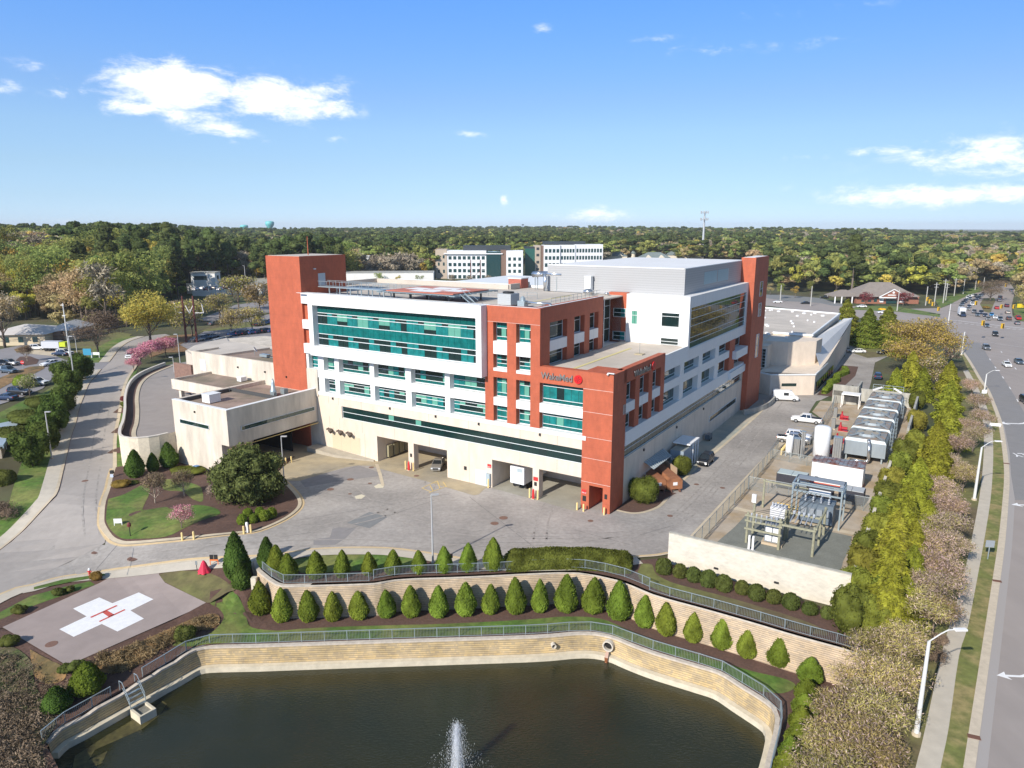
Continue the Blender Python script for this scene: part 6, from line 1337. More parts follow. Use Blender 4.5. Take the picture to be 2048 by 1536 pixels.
tops = [(1812,650,1.25),(1828,702,1.15),(1850,735,1.0),(1795,735,1.0),(1903,722,1.1),(1905,760,1.05),(1901,803,1.1),(1880,842,1.1),(1885,880,.95),(1842,915,1.0),(1838,945,.85),(1817,967,1.0),(1860,1000,.8),(1798,1020,1.0),(1832,1040,.85),(1790,1078,1.0),(1830,1090,.8),(1785,1130,.95),(1815,1150,.75),(1760,1165,.7)]
for i, (u, v, s_) in enumerate(tops): tree_top(P_conf[i % 3], 'conifer_tree', u, v, 8, s_, 'golden pointed conifer in the street screen row, %s from the far end' % ORD[i], group='golden conifers of the street screen')
for i, (u, v, h_, w_) in enumerate(((1835,790,4.5,4),(1838,830,4.5,4.2),(1830,868,4.5,4.2),(1812,890,4.6,4.4),(1800,915,4.2,4),(1790,945,4.2,4),(1778,975,4.2,4.2),(1768,1005,4.2,4.2),(1752,1040,4.4,4.2),(1742,1075,4.6,4.2),(1732,1112,4.6,4.2),(1718,1150,4.8,4.0),(1702,1195,5.2,4.4),(1735,1200,5,4.6),(1770,1175,4.6,4.0))):
    p = at(u, v, h_*.75); bigbush('wax_myrtle', 'loose olive wax myrtle at the equipment yard edge, %s from the far end' % ORD[i], (p.x, p.y, zg(p)), w_/2, w_/2, h_, F_conf2 if i % 3 else F_hedge, 3000, .27, 'wax myrtles along the equipment yard', 'shrub', 8)
ch = [(1945,770,.9,0),(1955,800,1,0),(1962,832,1,0),(1935,850,.95,0),(1950,868,1,0),(1920,885,1,0),(1962,700,.001,0),(1900,925,1,0),(1930,945,.95,1),(1880,975,1.05,0),(1905,1010,.95,0),(1885,1050,1.1,0),(1868,1090,1.1,0),(1905,1085,.9,0),(1852,1130,1.1,0),(1890,1140,.95,0),(1870,1175,1.1,0),(1835,1200,1.1,1),(1872,1215,.9,1),(1760,1275,1.05,1),(1810,1285,1.05,1),(1740,1330,1.1,1),(1790,1345,1.1,1),(1700,1385,1.1,1),(1760,1400,1.1,1),(1700,1440,1.1,1),(1660,1450,1.0,1),(1745,1465,1.0,1),(1640,1510,1.05,1),(1700,1520,1.05,1)]
j = 0
for (u, v, s_, g_) in ch:
    if s_ < .1: continue
    p = at(u, v, 3.4*s_ + (0 if v < 1260 else -1.2)); p.z = zg(p)-.1
    put((P_chg if g_ else P_cher)[j % 2], 'cherry_tree', p, ('greenish blossoming cherry on the bank by the street, %s from the far end' if g_ else 'pale pink blossoming cherry by the street pavement, %s from the far end') % ORD[j], 'tree', 'blossoming cherry trees along the street', sc=s_); j += 1
for i, (u, v, s_) in enumerate(((1895,1300,.9),(1858,1330,.8),(1845,1390,.9),(1815,1440,.9),(1790,1500,.9),(1905,1262,.6))):
    p = at(u-8, v, 1.5); bigbush('bare_shrub', 'brown leafless shrub between the cherries and the pavement, %s from the far end' % ORD[i], (p.x-.8, p.y, zg(p)), 1.6*s_, 1.6*s_, 2.2*s_, F_brush, 1800, .22, 'brown shrubs beside the pavement', 'shrub')
# big trees near the street corner
P_willow = vase_proto(14,19,16000,.40,[F_yel,F_oli,F_brush],[.66,.2,.14],.15,9)
p = at(1842,684,9); p.z = 0; put(P_willow, 'broadleaf_tree', p, 'wide golden olive spreading tree at the street corner above the conifers', 'tree', rz=1, sc=1.12)
P_med = vase_proto(8,10,5200,.34,[F_conf2,F_bare,F_oli],[.5,.25,.25],.1,8)
for u, v, s_, lab in ((1868,735,1.0,'dull green spreading tree below the golden corner tree'),(1905,700,.8,'reddish brown shrubby tree at the street corner verge')): p = at(u, v, 5*s_); p.z = 0; put(P_med if s_ == 1 else vase_proto(6,7,2500,.34,[F_bare,F_redl],[.75,.25],.1,8), 'spreading_tree', p, lab, 'tree', sc=s_)
for i, (u, v, s_, lab) in enumerate(((1696,598,1.1,'broad dark green conifer left of the drive behind the pointed roof'),(1741,616,.95,'broad green conifer in the middle behind the small lawn'),(1780,612,1.0,'broad green conifer right, beside the golden corner tree'))): tree_top(P_conb[i % 2], 'broad_conifer', u, v, 14, s_, lab, group='three broad conifers behind the wing')
# magnolia by the annex
def magnolia():
    bs = [(0,0,2.4,3.2,3.0,2.4)]+[(math.cos(a)*q, math.sin(a)*q*.9, z, 1.35, 1.35, 1.15) for a, q, z in [(6.28*i/17*2.3, random.uniform(1.7,3.1), random.uniform(.7,5.3)) for i in range(34)]]+[(0.2,0,5.6,1.6,1.5,1.2),(-1,0.4,5.0,1.5,1.5,1.2)]
    V = leaves_np(bs, 17000, .34, up=.35, jit=.75, shell=(.8,1.16), asp=(.35,.6), zmin=.05); core = MB()
    for b in bs: core.lathe([(max(.001,.8*b[3]*math.cos(t)), max(.05, b[2]+.8*b[5]*math.sin(t))) for t in np.linspace(-1.5,1.57,7)], 10, (b[0],b[1],0))
    t = thing('magnolia_tree', 'great dense dark green magnolia standing in front of the annex', 'tree', at(480,1022,.1)+Vector((.1,3.2,0)), 0, sc=(1.28,1.2,1.33)); place(t, [('crown', mesh_np('crown', V, [F_mag, F_mag], extra=core)), ('trunk', tm_mesh(MB().cyl((0,0,-.2),(0,0,3),.25,.15,8), bark_d))])
magnolia()
p = atg(419,1003); put(vase_proto(2.2,1.8,500,.12,[F_cher,F_bare],[.6,.4],.2,5), 'flowering_shrub', p+Vector((0,.4,.3)), 'small white flowering shrub at the left edge of the magnolia', 'shrub', sc=1.0)
for u, v, s_, lab in ((311,1008,1.05,'bare crape myrtle with pale forked trunk on the mulch circle, front one'),(369,994,.95,'bare crape myrtle with pale trunk near the magnolia'),(317,985,.7,'smaller bare crape myrtle behind the front one')): put(P_myr, 'crape_myrtle', atg(u, v, .12), lab, 'tree', 'bare crape myrtles on the island', sc=s_)
put(P_pink, 'pink_magnolia', atg(364,1058,.12), 'small pink blossoming tree at the edge of the island mulch', 'tree')
# pink cherries by the left street, yellow maple and the bare tree
P_pk = [vase_proto(5.5,7,4200,.3,[F_pink,F_cher],[.8,.2],.3,7) for _ in range(2)]
for i, (u, v, s_) in enumerate(((282,722,.85),(303,712,.95),(332,706,1.0),(268,735,.6))): p = atg(u, v+6); put(P_pk[i % 2], 'pink_cherry_tree', p, 'deep pink flowering cherry at the top of the ramp, %s' % ('left one','middle one','right, largest','lowest and nearest the street')[i], 'tree', 'deep pink cherries at the top of the ramp', sc=s_)
P_map = vase_proto(14,15,7000,.5,[F_yel,F_green],[.85,.15],.12,8)
p = atg(302,690); put(P_map, 'yellow_maple', p, 'big rounded yellow-green maple above the pink cherries at the road bend', 'tree', sc=1.22)
P_bbig = vase_proto(10,13,6000,.55,[F_brush],[1.0],.1,10,True)
p = atg(196,706); put(P_bbig, 'bare_tree', p, 'wide bare grey-brown tree on the lawn behind the blue sign', 'tree', sc=1.3)
p = atg(10,695); put(vase_proto(17,15,4200,.55,[F_oli,F_bare],[.6,.4],.35,9), 'oak_tree', p, 'large dark limbed tree in front of the cream clinic at the left edge', 'tree')
P_orn = [vase_proto(9,10,3800,.4,[F_oli,F_bare,F_yel],[.45,.3,.25],.2,8) for _ in range(2)]
for i, (u, v, s_, lab) in enumerate(((385,672,1.35,'budding brown tree right of the brown power pylon'),(463,668,1.0,'wide budding tree in the back car park, left one'),(505,664,1.0,'wide budding tree in the back car park, nearest the red tower'),(440,640,1.2,'rust brown tree in front of the white parking deck stair'),(478,622,1.75,'tall soft green tree right of the white parking deck stair'),(520,628,1.5,'pale budding tree behind the back car park'),(352,655,1.1,'orange brown tree behind the yellow maple'))): p = atg(u, v); put(P_orn[i % 2], 'budding_tree', p, lab, 'tree', 'budding trees round the back car park', sc=s_)
# evergreen hollies along the left pavement
P_hol = [tree_proto('pine', 1, 1, 10, .1)]
def holly_mesh(seed):
    bs = [(0,0,2.3,1.9,1.9,2.3)]+[(math.cos(a)*q, math.sin(a)*q, z, 1.0, 1.0, 1.0) for a, q, z in [(i*2.4, random.uniform(.8,1.4), random.uniform(1.0,4.0)) for i in range(14)]]
    V = leaves_np(bs, 5200, .26, up=.15, jit=.6, shell=(.85,1.08), zmin=.05); core = MB()
    for b in bs: core.lathe([(max(.001,.85*b[3]*math.cos(t)), max(.05, b[2]+.85*b[5]*math.sin(t))) for t in np.linspace(-1.5,1.57,7)], 10, (b[0],b[1],0))
    return mesh_np('holly_crown', V, [F_green if False else foliage('leaf_holly_%d' % seed, (.085,.125,.03), .12, .015, var=.45), F_coned], extra=core)
hm = [holly_mesh(0), holly_mesh(1)]; tk = tm_mesh(MB().cyl((0,0,-.2),(0,0,2),.15,.1,6), bark_d)
for i, (u, v, s_) in enumerate(((166,758,1.25),(130,770,1.2),(144,790,1.15),(130,822,1.2),(112,862,1.2),(95,900,1.15),(66,932,1.3),(84,880,1.1),(108,835,1.0))):
    p = atg(u, v); t = thing('holly_tree', 'dense dark holly of the screen along the left pavement, %s from the far end' % ORD[i], 'tree', p, i*1.3, 'hollies along the left pavement', s_); place(t, [('crown', hm[i % 2]), ('trunk', tk)])
for i, (u, v, rx, lab) in enumerate(((30,880,4.5,'wide clipped evergreen mass behind the hollies, lower part'),(60,845,4.5,'wide clipped evergreen mass behind the hollies, upper part'),(85,815,3.5,'evergreen shrub mass next to the lot edge'))): bigbush('evergreen_bush', lab, atg(u, v), rx, rx*.8, 2.6, F_ball, 3800, .3)
bigbush('shrub_mass', 'soft yellow-green shrub beside the parked cars on the left', atg(50,775), 2.8, 2.0, 3.0, F_cone, 1500, .26)
p = atg(60,792); put(vase_proto(5,4.5,1500,.25,[F_bare,F_green],[.5,.5],.2,6), 'young_tree', p, 'young half leafed tree between the white and the black car on the left', 'tree')
for u, v, lab in ((55,723,'small bare tree on the round mulch island of the left car park'),): put(P_myr, 'bare_tree', atg(u, v), lab, 'tree', sc=1.0)
bigbush('bare_shrub', 'big tangled leafless shrub at the left edge below the clipped mound', atg(8,1035), 3.2, 2.6, 2.6, F_brush, 4000, .3, None, 'shrub')
bigbush('shrub', 'red and green flowering shrub on the strip beside the ramp wall', atg(247,802), .8, .8, 1.2, F_redl, 500, .13)
bigbush('shrub', 'dark green shrub at the foot of the ramp wall beside the strip', atg(247,812), .8, .8, 1.0, F_ball, 500, .13)
# bank trees, median tree, offices' street trees
for i, (u, v, lab) in enumerate(((1731,612,'dark red leafed tree left of the bank entrance'),(1806,612,'dark red leafed tree right of the bank entrance'))): put(vase_proto(6.5,7.5,1800,.4,[F_redl],[1.0],.25,6), 'plum_tree', at(u, v, 0), lab, 'tree', 'red leafed trees in front of the bank', sc=1.15)
p = at(1980,603,0); put(P_bbig, 'bare_tree', p, 'brown bare tree on the median in front of the distant traffic', 'tree', sc=1.25)
for i, (u, v, s_) in enumerate(((2052,612,1.3),(2062,630,1.2),(2040,590,1.4))): put(P_orn[i % 2], 'budding_tree', at(u, v, 0), 'budding tree at the right frame edge beside the far carriageway, %s' % ('middle','nearest','farthest')[i], 'tree', 'budding trees right of the far carriageway', sc=s_)
for i, (u, v, s_, k) in enumerate(((905,590,.9,'bare'),(940,588,.8,'bare'),(975,592,.9,'bare'),(1000,594,.8,'olive'),(1030,590,.85,'yellow'),(885,598,.8,'olive'),(840,592,.8,'green'),(800,590,.9,'yellow'),(760,590,.9,'green'),(720,592,.8,'olive'),(1060,590,.7,'bare'),(870,600,.8,'yellow'))):
    put(PK[k][0], KN[k][0], at(u, v-8, 4), KN[k][1]+' in front of the offices, %s from the left' % ORD[sorted([905,940,975,1000,1030,885,840,800,760,720,1060,870]).index(u)], 'tree', 'street trees behind the hospital roof', sc=s_*.62)
for i, (u, v, k, s_) in enumerate(((1560,598,'green',.8),(1590,596,'yellow',.75),(1620,592,'green',.8),(1540,590,'olive',.8))): put(PK[k][1], KN[k][0], at(u, v, 0), KN[k][1]+' beside the cross street left of the bank, %s' % ('second from left','second from right','rightmost','leftmost')[i], 'tree', 'trees along the cross street', sc=s_*.6)
# ================================================================ OTHER BUILDINGS
def bld(name, label, loc, rz, cat='building', group=None): return thing(name, label, cat, loc, rz, group)
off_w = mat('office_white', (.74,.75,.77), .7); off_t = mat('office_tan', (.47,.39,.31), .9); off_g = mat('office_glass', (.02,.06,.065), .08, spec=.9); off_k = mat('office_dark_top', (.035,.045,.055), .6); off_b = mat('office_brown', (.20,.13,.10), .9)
def wins(parent, x0, x1, y, rows, n, w, h, side='f', mt_=None):
    """grid of single windows, each a part, on the face looking to -y (f) or -x (s)"""
    for z in rows:
        for i in range(n):
            c = x0+(x1-x0)*(i+.5)/n; mb = MB()
            if side == 'f': mb.box(c-w/2, c+w/2, y-.12, y+.05, z, z+h)
            else: mb.box(y-.12, y+.05, c-w/2, c+w/2, z, z+h)
            mb.obj('window', mt_ or off_g, parent)
# left office (seen u 872-1050), local x along the view's right
p0 = at(872,560,4)
t = bld('office_building', 'long white office block with tan end and dark glass corner, left one', (p0.x, p0.y, 2), R(-2))
def bx(parent, nm, m, *q):
    mb = MB(); mb.box(*q); return mb.obj(nm, m, parent)
bx(t,'tan_end',off_t,0,8,-.3,16,0,23.0); bx(t,'white_wall',off_w,8,35.5,0,16,0,22.3); bx(t,'dark_roof_storey',off_k,19,52,4,16,22.3,25.6); bx(t,'glass_corner',off_g,35.5,45.5,-1,15,0,21.5); bx(t,'canopy',off_w,6,47,-1.4,0,19.9,20.6); bx(t,'brown_core',off_b,45.5,49.5,-.5,12,0,22.8); bx(t,'white_wall',off_w,49.5,61,-2,12,0,22.4)
wins(t, 8.5, 35, 0, (3.2,7.4,11.6,16.2), 8, 2.1, 2.3); wins(t, 50, 60.5, -2, (3.0,7.2,11.4,15.6), 3, 1.9, 2.2); wins(t, .5, 7.5, -.3, (7.0,12.0,17.0), 2, 1.2, 2.2)
p1 = at(1050,558,4)
t = bld('office_building', 'taller white office block with tan corner tower and dark roof storey, the right one', (p1.x, p1.y, 2), R(4))
bx(t,'glass_front',mat('office_green_glass', (.03,.12,.10), .08, spec=.9),0,7,0,12,0,23.4); bx(t,'dark_roof_storey',off_k,0,7,.5,12,23.4,24.6); bx(t,'tan_tower',off_t,7,11,-.6,12,0,25.6); bx(t,'brown_side',off_b,11,13.2,-.2,12,0,25.4); bx(t,'white_wall',off_w,13.2,25,-1,14,0,25.8); bx(t,'white_wall',off_w,25,36,-.0,14,0,25.9); bx(t,'white_wall',off_w,36,56,.6,14,0,26.2); bx(t,'dark_roof_storey',off_k,14,44,5,14,26.2,28.2)
wins(t, 13.6, 24.6, -1, (10.6,15.6,20.6), 4, 1.8, 2.5); wins(t, 25.4, 35.6, 0, (10.6,15.6,20.6), 5, 1.4, 2.5); wins(t, 36.5, 55.5, .6, (10.6,15.6,20.6), 9, 1.4, 2.6); wins(t, 7.4, 10.6, -.6, (3,8,13,18,22.4), 1, 2.0, 1.8, mt_=off_k)
slate = mat('slate_green_roof', (.17,.205,.20), .9, var=.1, sc=.3); cream = mat('cream_siding', (.70,.62,.50), .9)
def hip(parent, nm, m, x0, x1, y0, y1, z, h, ov=.6, ridge=None):
    x0-=ov; x1+=ov; y0-=ov; y1+=ov; r = min(x1-x0, y1-y0)/2; mb = MB()
    if x1-x0 >= y1-y0: a, b = (x0+r, (y0+y1)/2), (x1-r, (y0+y1)/2)
    else: a, b = ((x0+x1)/2, y0+r), ((x0+x1)/2, y1-r)
    mb.add([(x0,y0,z),(x1,y0,z),(x1,y1,z),(x0,y1,z),(a[0],a[1],z+h),(b[0],b[1],z+h)], [(0,1,5,4) if x1-x0 >= y1-y0 else (0,1,4),(1,2,5) if x1-x0 >= y1-y0 else (1,2,5,4),(2,3,4,5) if x1-x0 >= y1-y0 else (2,3,5),(3,0,4) if x1-x0 >= y1-y0 else (3,0,4,5),(3,2,1,0)]); return mb.obj(nm, m, parent)
for u, v, w, d, h, rh, lab in ((1207,527,24,14,9,4.5,'cream apartment house with slate hip roof right of the offices, left one'),(1282,531,28,16,9,5,'cream apartment house with slate roof behind the penthouse, middle one'),(1335,527,36,18,10,5.5,'large slate hip roofed house left of the cell mast')):
    p = at(u, v, 4); t = bld('apartment_house', lab, (p.x, p.y, 1), 0, group='slate roofed houses behind the penthouse'); bx(t,'wall',cream,0,w,0,d,0,h+1.5); hip(t,'roof',slate,0,w,0,d,h+1.5,rh)
    wins(t, 1, w-1, 0, (2.5,6.0), 6, 1.2, 1.6)
    for k in (0.25, .7): mb = MB(); c = w*k; mb.add([(c-3,-1.0,h+1.4),(c+3,-1,h+1.4),(c,-1,h+4),(c-3,3,h+1.4),(c+3,3,h+1.4),(c,5,h+4)], [(0,1,2),(0,2,5,3),(1,4,5,2)]); mb.obj('gable', cream, t)
t = bld('turret', 'small pointed slate turret between the slate roofed houses', (lambda p: (p.x, p.y, 1))(at(1266,524,4)), 0); mb = MB(); mb.lathe([(2.2,0),(2.2,12)], 8); mb.obj('wall', cream, t); mb = MB(); mb.lathe([(3,12),(0,16.5)], 8); mb.obj('roof', slate, t)
for u, v, w, lab in ((1190,545,34,'long low roof shed behind the penthouse left end'),): pass
# bank
pb = at(1667,607,0); brick = mat('bank_brick', (.30,.125,.08), .9, var=.1, sc=1); shing = mat('shingle_grey_brown', (.235,.20,.175), .95, var=.1, sc=.5)
t = bld('bank_building', 'red brick bank with grey hip roof and white trimmed gable across the street', (pb.x, pb.y, 0), R(-3))
bx(t,'brick_wall',brick,12,44.5,0,14,0,3.9); hip(t,'main_roof',shing,12,42,-1,18,3.9,7.0,1.2); hip(t,'drive_roof',shing,0,14,1,12,3.7,3.2,.8); hip(t,'side_roof',shing,33,45,2,14,3.9,3.4,.8)
mb = MB(); mb.add([(23.3,-2.2,3.9),(36.7,-2.2,3.9),(30,-2.2,7.6),(23.3,4,3.9),(36.7,4,3.9),(30,6,7.6)], [(0,1,2)]); mb.obj('gable_brick', brick, t)
mb = MB(); mb.add([(22.6,-2.6,3.7),(37.4,-2.6,3.7),(30,-2.6,8.0),(22.6,6,3.7),(37.4,6,3.7),(30,9,8.0)], [(0,2,5,3),(1,4,5,2)]); mb.obj('gable_roof', shing, t)
mb = MB(); mb.beam((22.6,-2.45,3.75),(30,-2.45,7.9),.4,.4); mb.beam((37.4,-2.45,3.75),(30,-2.45,7.9),.4,.4); mb.box(22.6,37.4,-2.6,-2.2,3.2,3.8); mb.obj('white_trim', paint_w, t)
bx(t,'glass_entrance',off_g,27.4,33,-.4,0,.2,3.0); bx(t,'shutter',paint_w,24,26,-.25,0,.8,3.0); bx(t,'shutter',paint_w,34.5,36.5,-.25,0,.8,3.0)
for x in (.5, 4, 9.5): bx(t,'column',paint_w,x,x+.5,.2,.7,0,3.7)
for x in (14.5,18,21): bx(t,'window',off_g,x,x+1.6,-.1,.05,1,3)
mb = MB(); mb.cyl((29.9,-2.35,6.2),(29.9,-2.2,6.2),.6,.6,12); mb.obj('round_vent', paint_w, t); bx(t,'gable_letters',paint_w,27,33.5,-2.32,-2.2,4.6,5.1)
# clinic at the left edge, low building bottom left, trailer
zc = 5.0; p = at(-30,692,5)
t = bld('clinic_building', 'low cream clinic with pale shallow roof behind the dark tree at the left edge', (p.x, p.y, 4.9), R(8)); crm = mat('clinic_cream', (.66,.55,.38), .9)
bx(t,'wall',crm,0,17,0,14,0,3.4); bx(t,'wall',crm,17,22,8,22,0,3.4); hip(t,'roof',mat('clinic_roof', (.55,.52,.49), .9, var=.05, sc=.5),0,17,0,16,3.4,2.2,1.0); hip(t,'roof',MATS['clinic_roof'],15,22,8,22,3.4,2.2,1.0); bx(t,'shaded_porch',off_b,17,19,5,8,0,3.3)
for k in range(4): bx(t,'window',off_g,1.5+4.0*k,2.9+4.0*k,-.08,.05,1,2.6)
q0, q1, q2 = Vector((-96.5,134.2,0)), Vector((-87.9,116.8,0)), Vector((-120,135,0))
dv = (q1-q0).normalized(); t = bld('low_office', 'low tan building with blue grey metal roof at the lower left behind the hollies', (q1.x, q1.y, .1), math.atan2(dv.y, dv.x))
bx(t,'wall',mat('tan_wall', (.50,.42,.33), .9, var=.08, sc=1),-30,0,-22,0,0,3.2); bx(t,'roof',mat('blue_grey_metal_roof', (.40,.47,.52), .5, m=.2, bands=(0,.6,.08,.15)),-30.4,.4,-22.4,.4,3.2,3.5); bx(t,'fascia',mat('fascia_blue', (.33,.42,.48), .5),-30.5,.5,.4,.55,2.9,3.55)
for k in range(6): bx(t,'window',off_g,-27+4.4*k,-25.6+4.4*k,-.02,.06,.9,2.4)
for k in range(3): bx(t,'downpipe',paint_w,-24+10*k,-23.85+10*k,0,.14,0,3.1)
# parking deck with white stair houses
p = at(425,592,5); t = bld('parking_deck', 'white parking deck with square stair house and open roof level behind the car park', (p.x, p.y, 4), R(5)); pk = mat('deck_white', (.76,.75,.72), .8, var=.06, sc=.3)
bx(t,'deck_wall',pk,-14,24,4,60,0,6.4); bx(t,'deck_floor',conc_grey,-13.5,23.5,4.5,59.5,6.4,6.5); bx(t,'stair_house',pk,-9,3,-3,6,0,13.2); bx(t,'stair_roof',conc_grey,-9.4,3.4,-3.4,6.4,13.2,13.5); bx(t,'window',off_g,-7.4,-.6,-3.08,-2.95,9.6,11.6); bx(t,'window',off_g,2.95,3.08,0,3,9.6,11.6)
for k in range(2): bx(t,'parapet',pk,-14+16.5*k,2.2+16.5*k,3.7,4.0,6.2,7.4)
p = at(733,560,5); t = bld('stair_house', 'small white stair house seen above the hospital roof beside the elevator tower', (p.x-.5, p.y, 3), R(5)); bx(t,'wall',pk,-4,3,-3,4,0,18); bx(t,'roof',pk,-4.4,3.4,-3.4,4.4,18,18.4); bx(t,'window',off_g,-3,-1,-3.1,-2.9,14,16.4); bx(t,'window',off_g,0,1.8,-3.1,-2.9,14,16.4)
p = at(640,585,5); t = bld('rear_deck_building', 'long pale flat deck roof seen just right of the elevator tower', (p.x, p.y, 3), R(5)); bx(t,'wall',pk,0,62,20,44,0,11.0); bx(t,'roof',conc_grey,0.4,61.6,20.4,43.6,11,11.1)
# water towers and mast
aqua = mat('tower_aqua', (.14,.50,.50), .5)
def wtower(label, u, v_top, D, hh, rr, sq):
    d = ray(u, v_top); k = D/d[1]; x = d[0]*k; ztop = H+d[2]*k; t = thing('water_tower', label, 'water tower', (x, D, ztop-hh), 0, 'aqua water towers on the horizon')
    mb = MB(); mb.lathe([(rr*.62,0),(rr*.55,hh*.6)], 20); mb.obj('stem', aqua, t, smooth=True)
    mb = MB(); mb.lathe([(rr*.55,hh*.58),(rr*sq,hh*.74),(rr,hh*.8),(rr,hh*.92),(rr*.8,hh*.98),(0,hh)], 24); mb.obj('tank', aqua, t, smooth=True)
wtower('taller flat topped aqua water tower above the left woods', 539, 442, 2300, 50, 13.5, .92); wtower('smaller aqua bowl shaped water tower left of the taller one', 488, 449.5, 2600, 46, 14, .5)
mx_ = Vector((203.5, 771, 0)); t = thing('cell_mast', 'tall slim grey cell mast with two rings of antennas above the penthouse', 'mast', mx_)
d = ray(1407, 422); ztop = H+d[2]*(771/d[1]); mb = MB(); mb.cyl((0,0,0),(0,0,ztop),1.6,.75,12); mb.obj('pole', mat('mast_grey', (.50,.52,.54), .5, m=.3), t)
for z in (ztop-1.5, ztop-8.5):
    mb = MB()
    for k in range(9):
        a = k*.7; x, y = 3.9*math.cos(a), 3.9*math.sin(a); mb.beam((0,0,z),(x,y,z),.25); mb.box(x-.35,x+.35,y-.25,y+.25,z-1.3,z+1.5)
    mb.obj('antenna_ring', MATS['mast_grey'], t)
t = thing('radio_mast', 'tiny far radio mast on the tree line near the middle', 'mast', (45, 3000, 0)); mb = MB(); mb.cyl((0,0,0),(0,0,54),1.2,1,6); mb.lathe([(5,49),(6,51),(2,53)], 8); mb.obj('pole', off_k, t)
mb = MB(); [mb.box(x, x+12, 0, 14, 0, z) for x, z in ((0,22),(16,24),(40,22))]; tt = thing('far_building', 'tiny pale far buildings on the horizon ridge at the right', 'building', (1390, 3000, 14)); mb.obj('wall', off_w, tt)
# ================================================================ PARKING AND LAWNS BEHIND
def gsheet(name, px, m, off=.03, step=5, **kw): return sheet(name, [tuple(atg(u, v)[:2]) for u, v in px], m, off=off, step=step, **kw)
gsheet('car_park', [(-300,880),(-150,850),(0,809),(43,795),(86,777),(108,753),(150,744),(192,752),(203,739),(221,723),(212,718),(165,728),(130,720),(112,712),(112,690),(122,676),(60,686),(0,699),(-150,722),(-320,750)], asph_lot, .04)
gsheet('concrete_pad', [(40,706),(60,694),(120,700),(112,713)], concrete, .06)
gsheet('straw_island', [(-40,790),(0,778),(25,765),(60,752),(88,738),(90,732),(60,734),(30,744),(0,756),(-40,770)], drygrass, .10)
gsheet('mulch_island', [(30,723),(40,714),(60,713),(78,720),(74,728),(50,732)], mulch, .10); gsheet('straw_island', [(28,699),(60,690),(86,694),(60,701),(34,706)], drygrass, .1)
gsheet('lawn', [(0,825),(43,803),(86,785),(112,768),(140,760),(160,770),(150,800),(130,830),(100,870),(60,900),(0,905),(-60,900),(-100,860)], grass, .02)
gsheet('lawn', [(176,726),(215,718),(228,700),(243,684),(265,668),(220,662),(150,668),(120,690),(135,715)], grass2, .03)
gsheet('leaf_litter', [(290,690),(330,672),(390,668),(395,690),(370,705),(330,705),(300,715)], mat('leaf_litter', (.21,.12,.055), .95, var=.3, sc=.6), .03)
gsheet('car_park', [(388,705),(360,690),(400,668),(430,650),(540,628),(640,628),(640,720),(470,712)], asph_lot, .05, 6)
gsheet('car_park', [(395,640),(470,610),(545,600),(600,600),(600,615),(430,644)], asph_lot, .05, 6)
gsheet('verge', [(400,664),(430,650),(540,640),(560,648),(450,660)], grass2, .08, 6)
gsheet('car_park', [(1570,602),(1640,606),(1668,612),(1700,612),(1640,596),(1570,590),(1480,588)], asph_dark, .02, 12); gsheet('verge', [(1700,619),(1800,624),(1880,634),(1880,628),(1800,614),(1720,610)], grass, .02, 12)
gsheet('verge', [(1880,616),(1903,607),(1925,596),(1960,583),(1985,572),(1975,568),(1940,578),(1905,590),(1870,600)], grass, .01, 12)
gsheet('lawn', [(2026,611),(2029,632),(2037,641),(2060,645),(2200,652),(2200,610),(2040,600)], grass, .01, 8)
med = sheet('median', [tuple(at(u, v)[:2]) for u, v in ((1967,597),(1960,608),(1968,623),(1981,626),(1986,611),(1991,601),(1988,596))], grass2, off=.12, thick=.12)
strip('road', [at(1690,712), at(1690,690), at(1700,676)], [at(1760,716), at(1770,700), at(1765,688)], asphalt, .03)
gsheet('lawn', [(1705,706),(1740,694),(1788,700),(1780,712),(1735,716)], grass2, .04, 6); gsheet('mulch_bed', [(1690,690),(1700,678),(1800,690),(1795,702),(1760,700)], mulch, .03, 6)
sheet('mulch_bed', [tuple(bl(a, b)[:2]) for a, b in ((-12,95),(-15.6,95),(-17,125),(-16,140),(-11.5,140))], mulch, off=.03)
# ================================================================ VEHICLES (local +x = front)
tyre = mat('tyre', (.015,.015,.015), .9); rim = mat('rim_alloy', (.45,.46,.47), .35, m=.7); car_gl = mat('car_glass', (.015,.02,.024), .05, spec=.9); lamp_w = mat('headlamp', (.7,.72,.75), .15); lamp_r = mat('tail_lamp', (.45,.02,.02), .25); blk = mat('black_trim', (.02,.02,.02), .6)
PAINT = {k: mat('paint_'+k, c, .28, m=mm, spec=.6, coat=.4) for k, c, mm in (('white',(.78,.78,.77),0),('silver',(.46,.44,.40),.6),('grey',(.20,.21,.225),.4),('black',(.012,.013,.016),.1),('blue',(.03,.12,.30),.2),('navy',(.02,.04,.09),.2),('red',(.45,.015,.02),.1),('slate',(.09,.13,.17),.3),('bright_blue',(.02,.25,.55),.2),('brown',(.10,.06,.045),.2),('maroon',(.13,.02,.03),.2))}
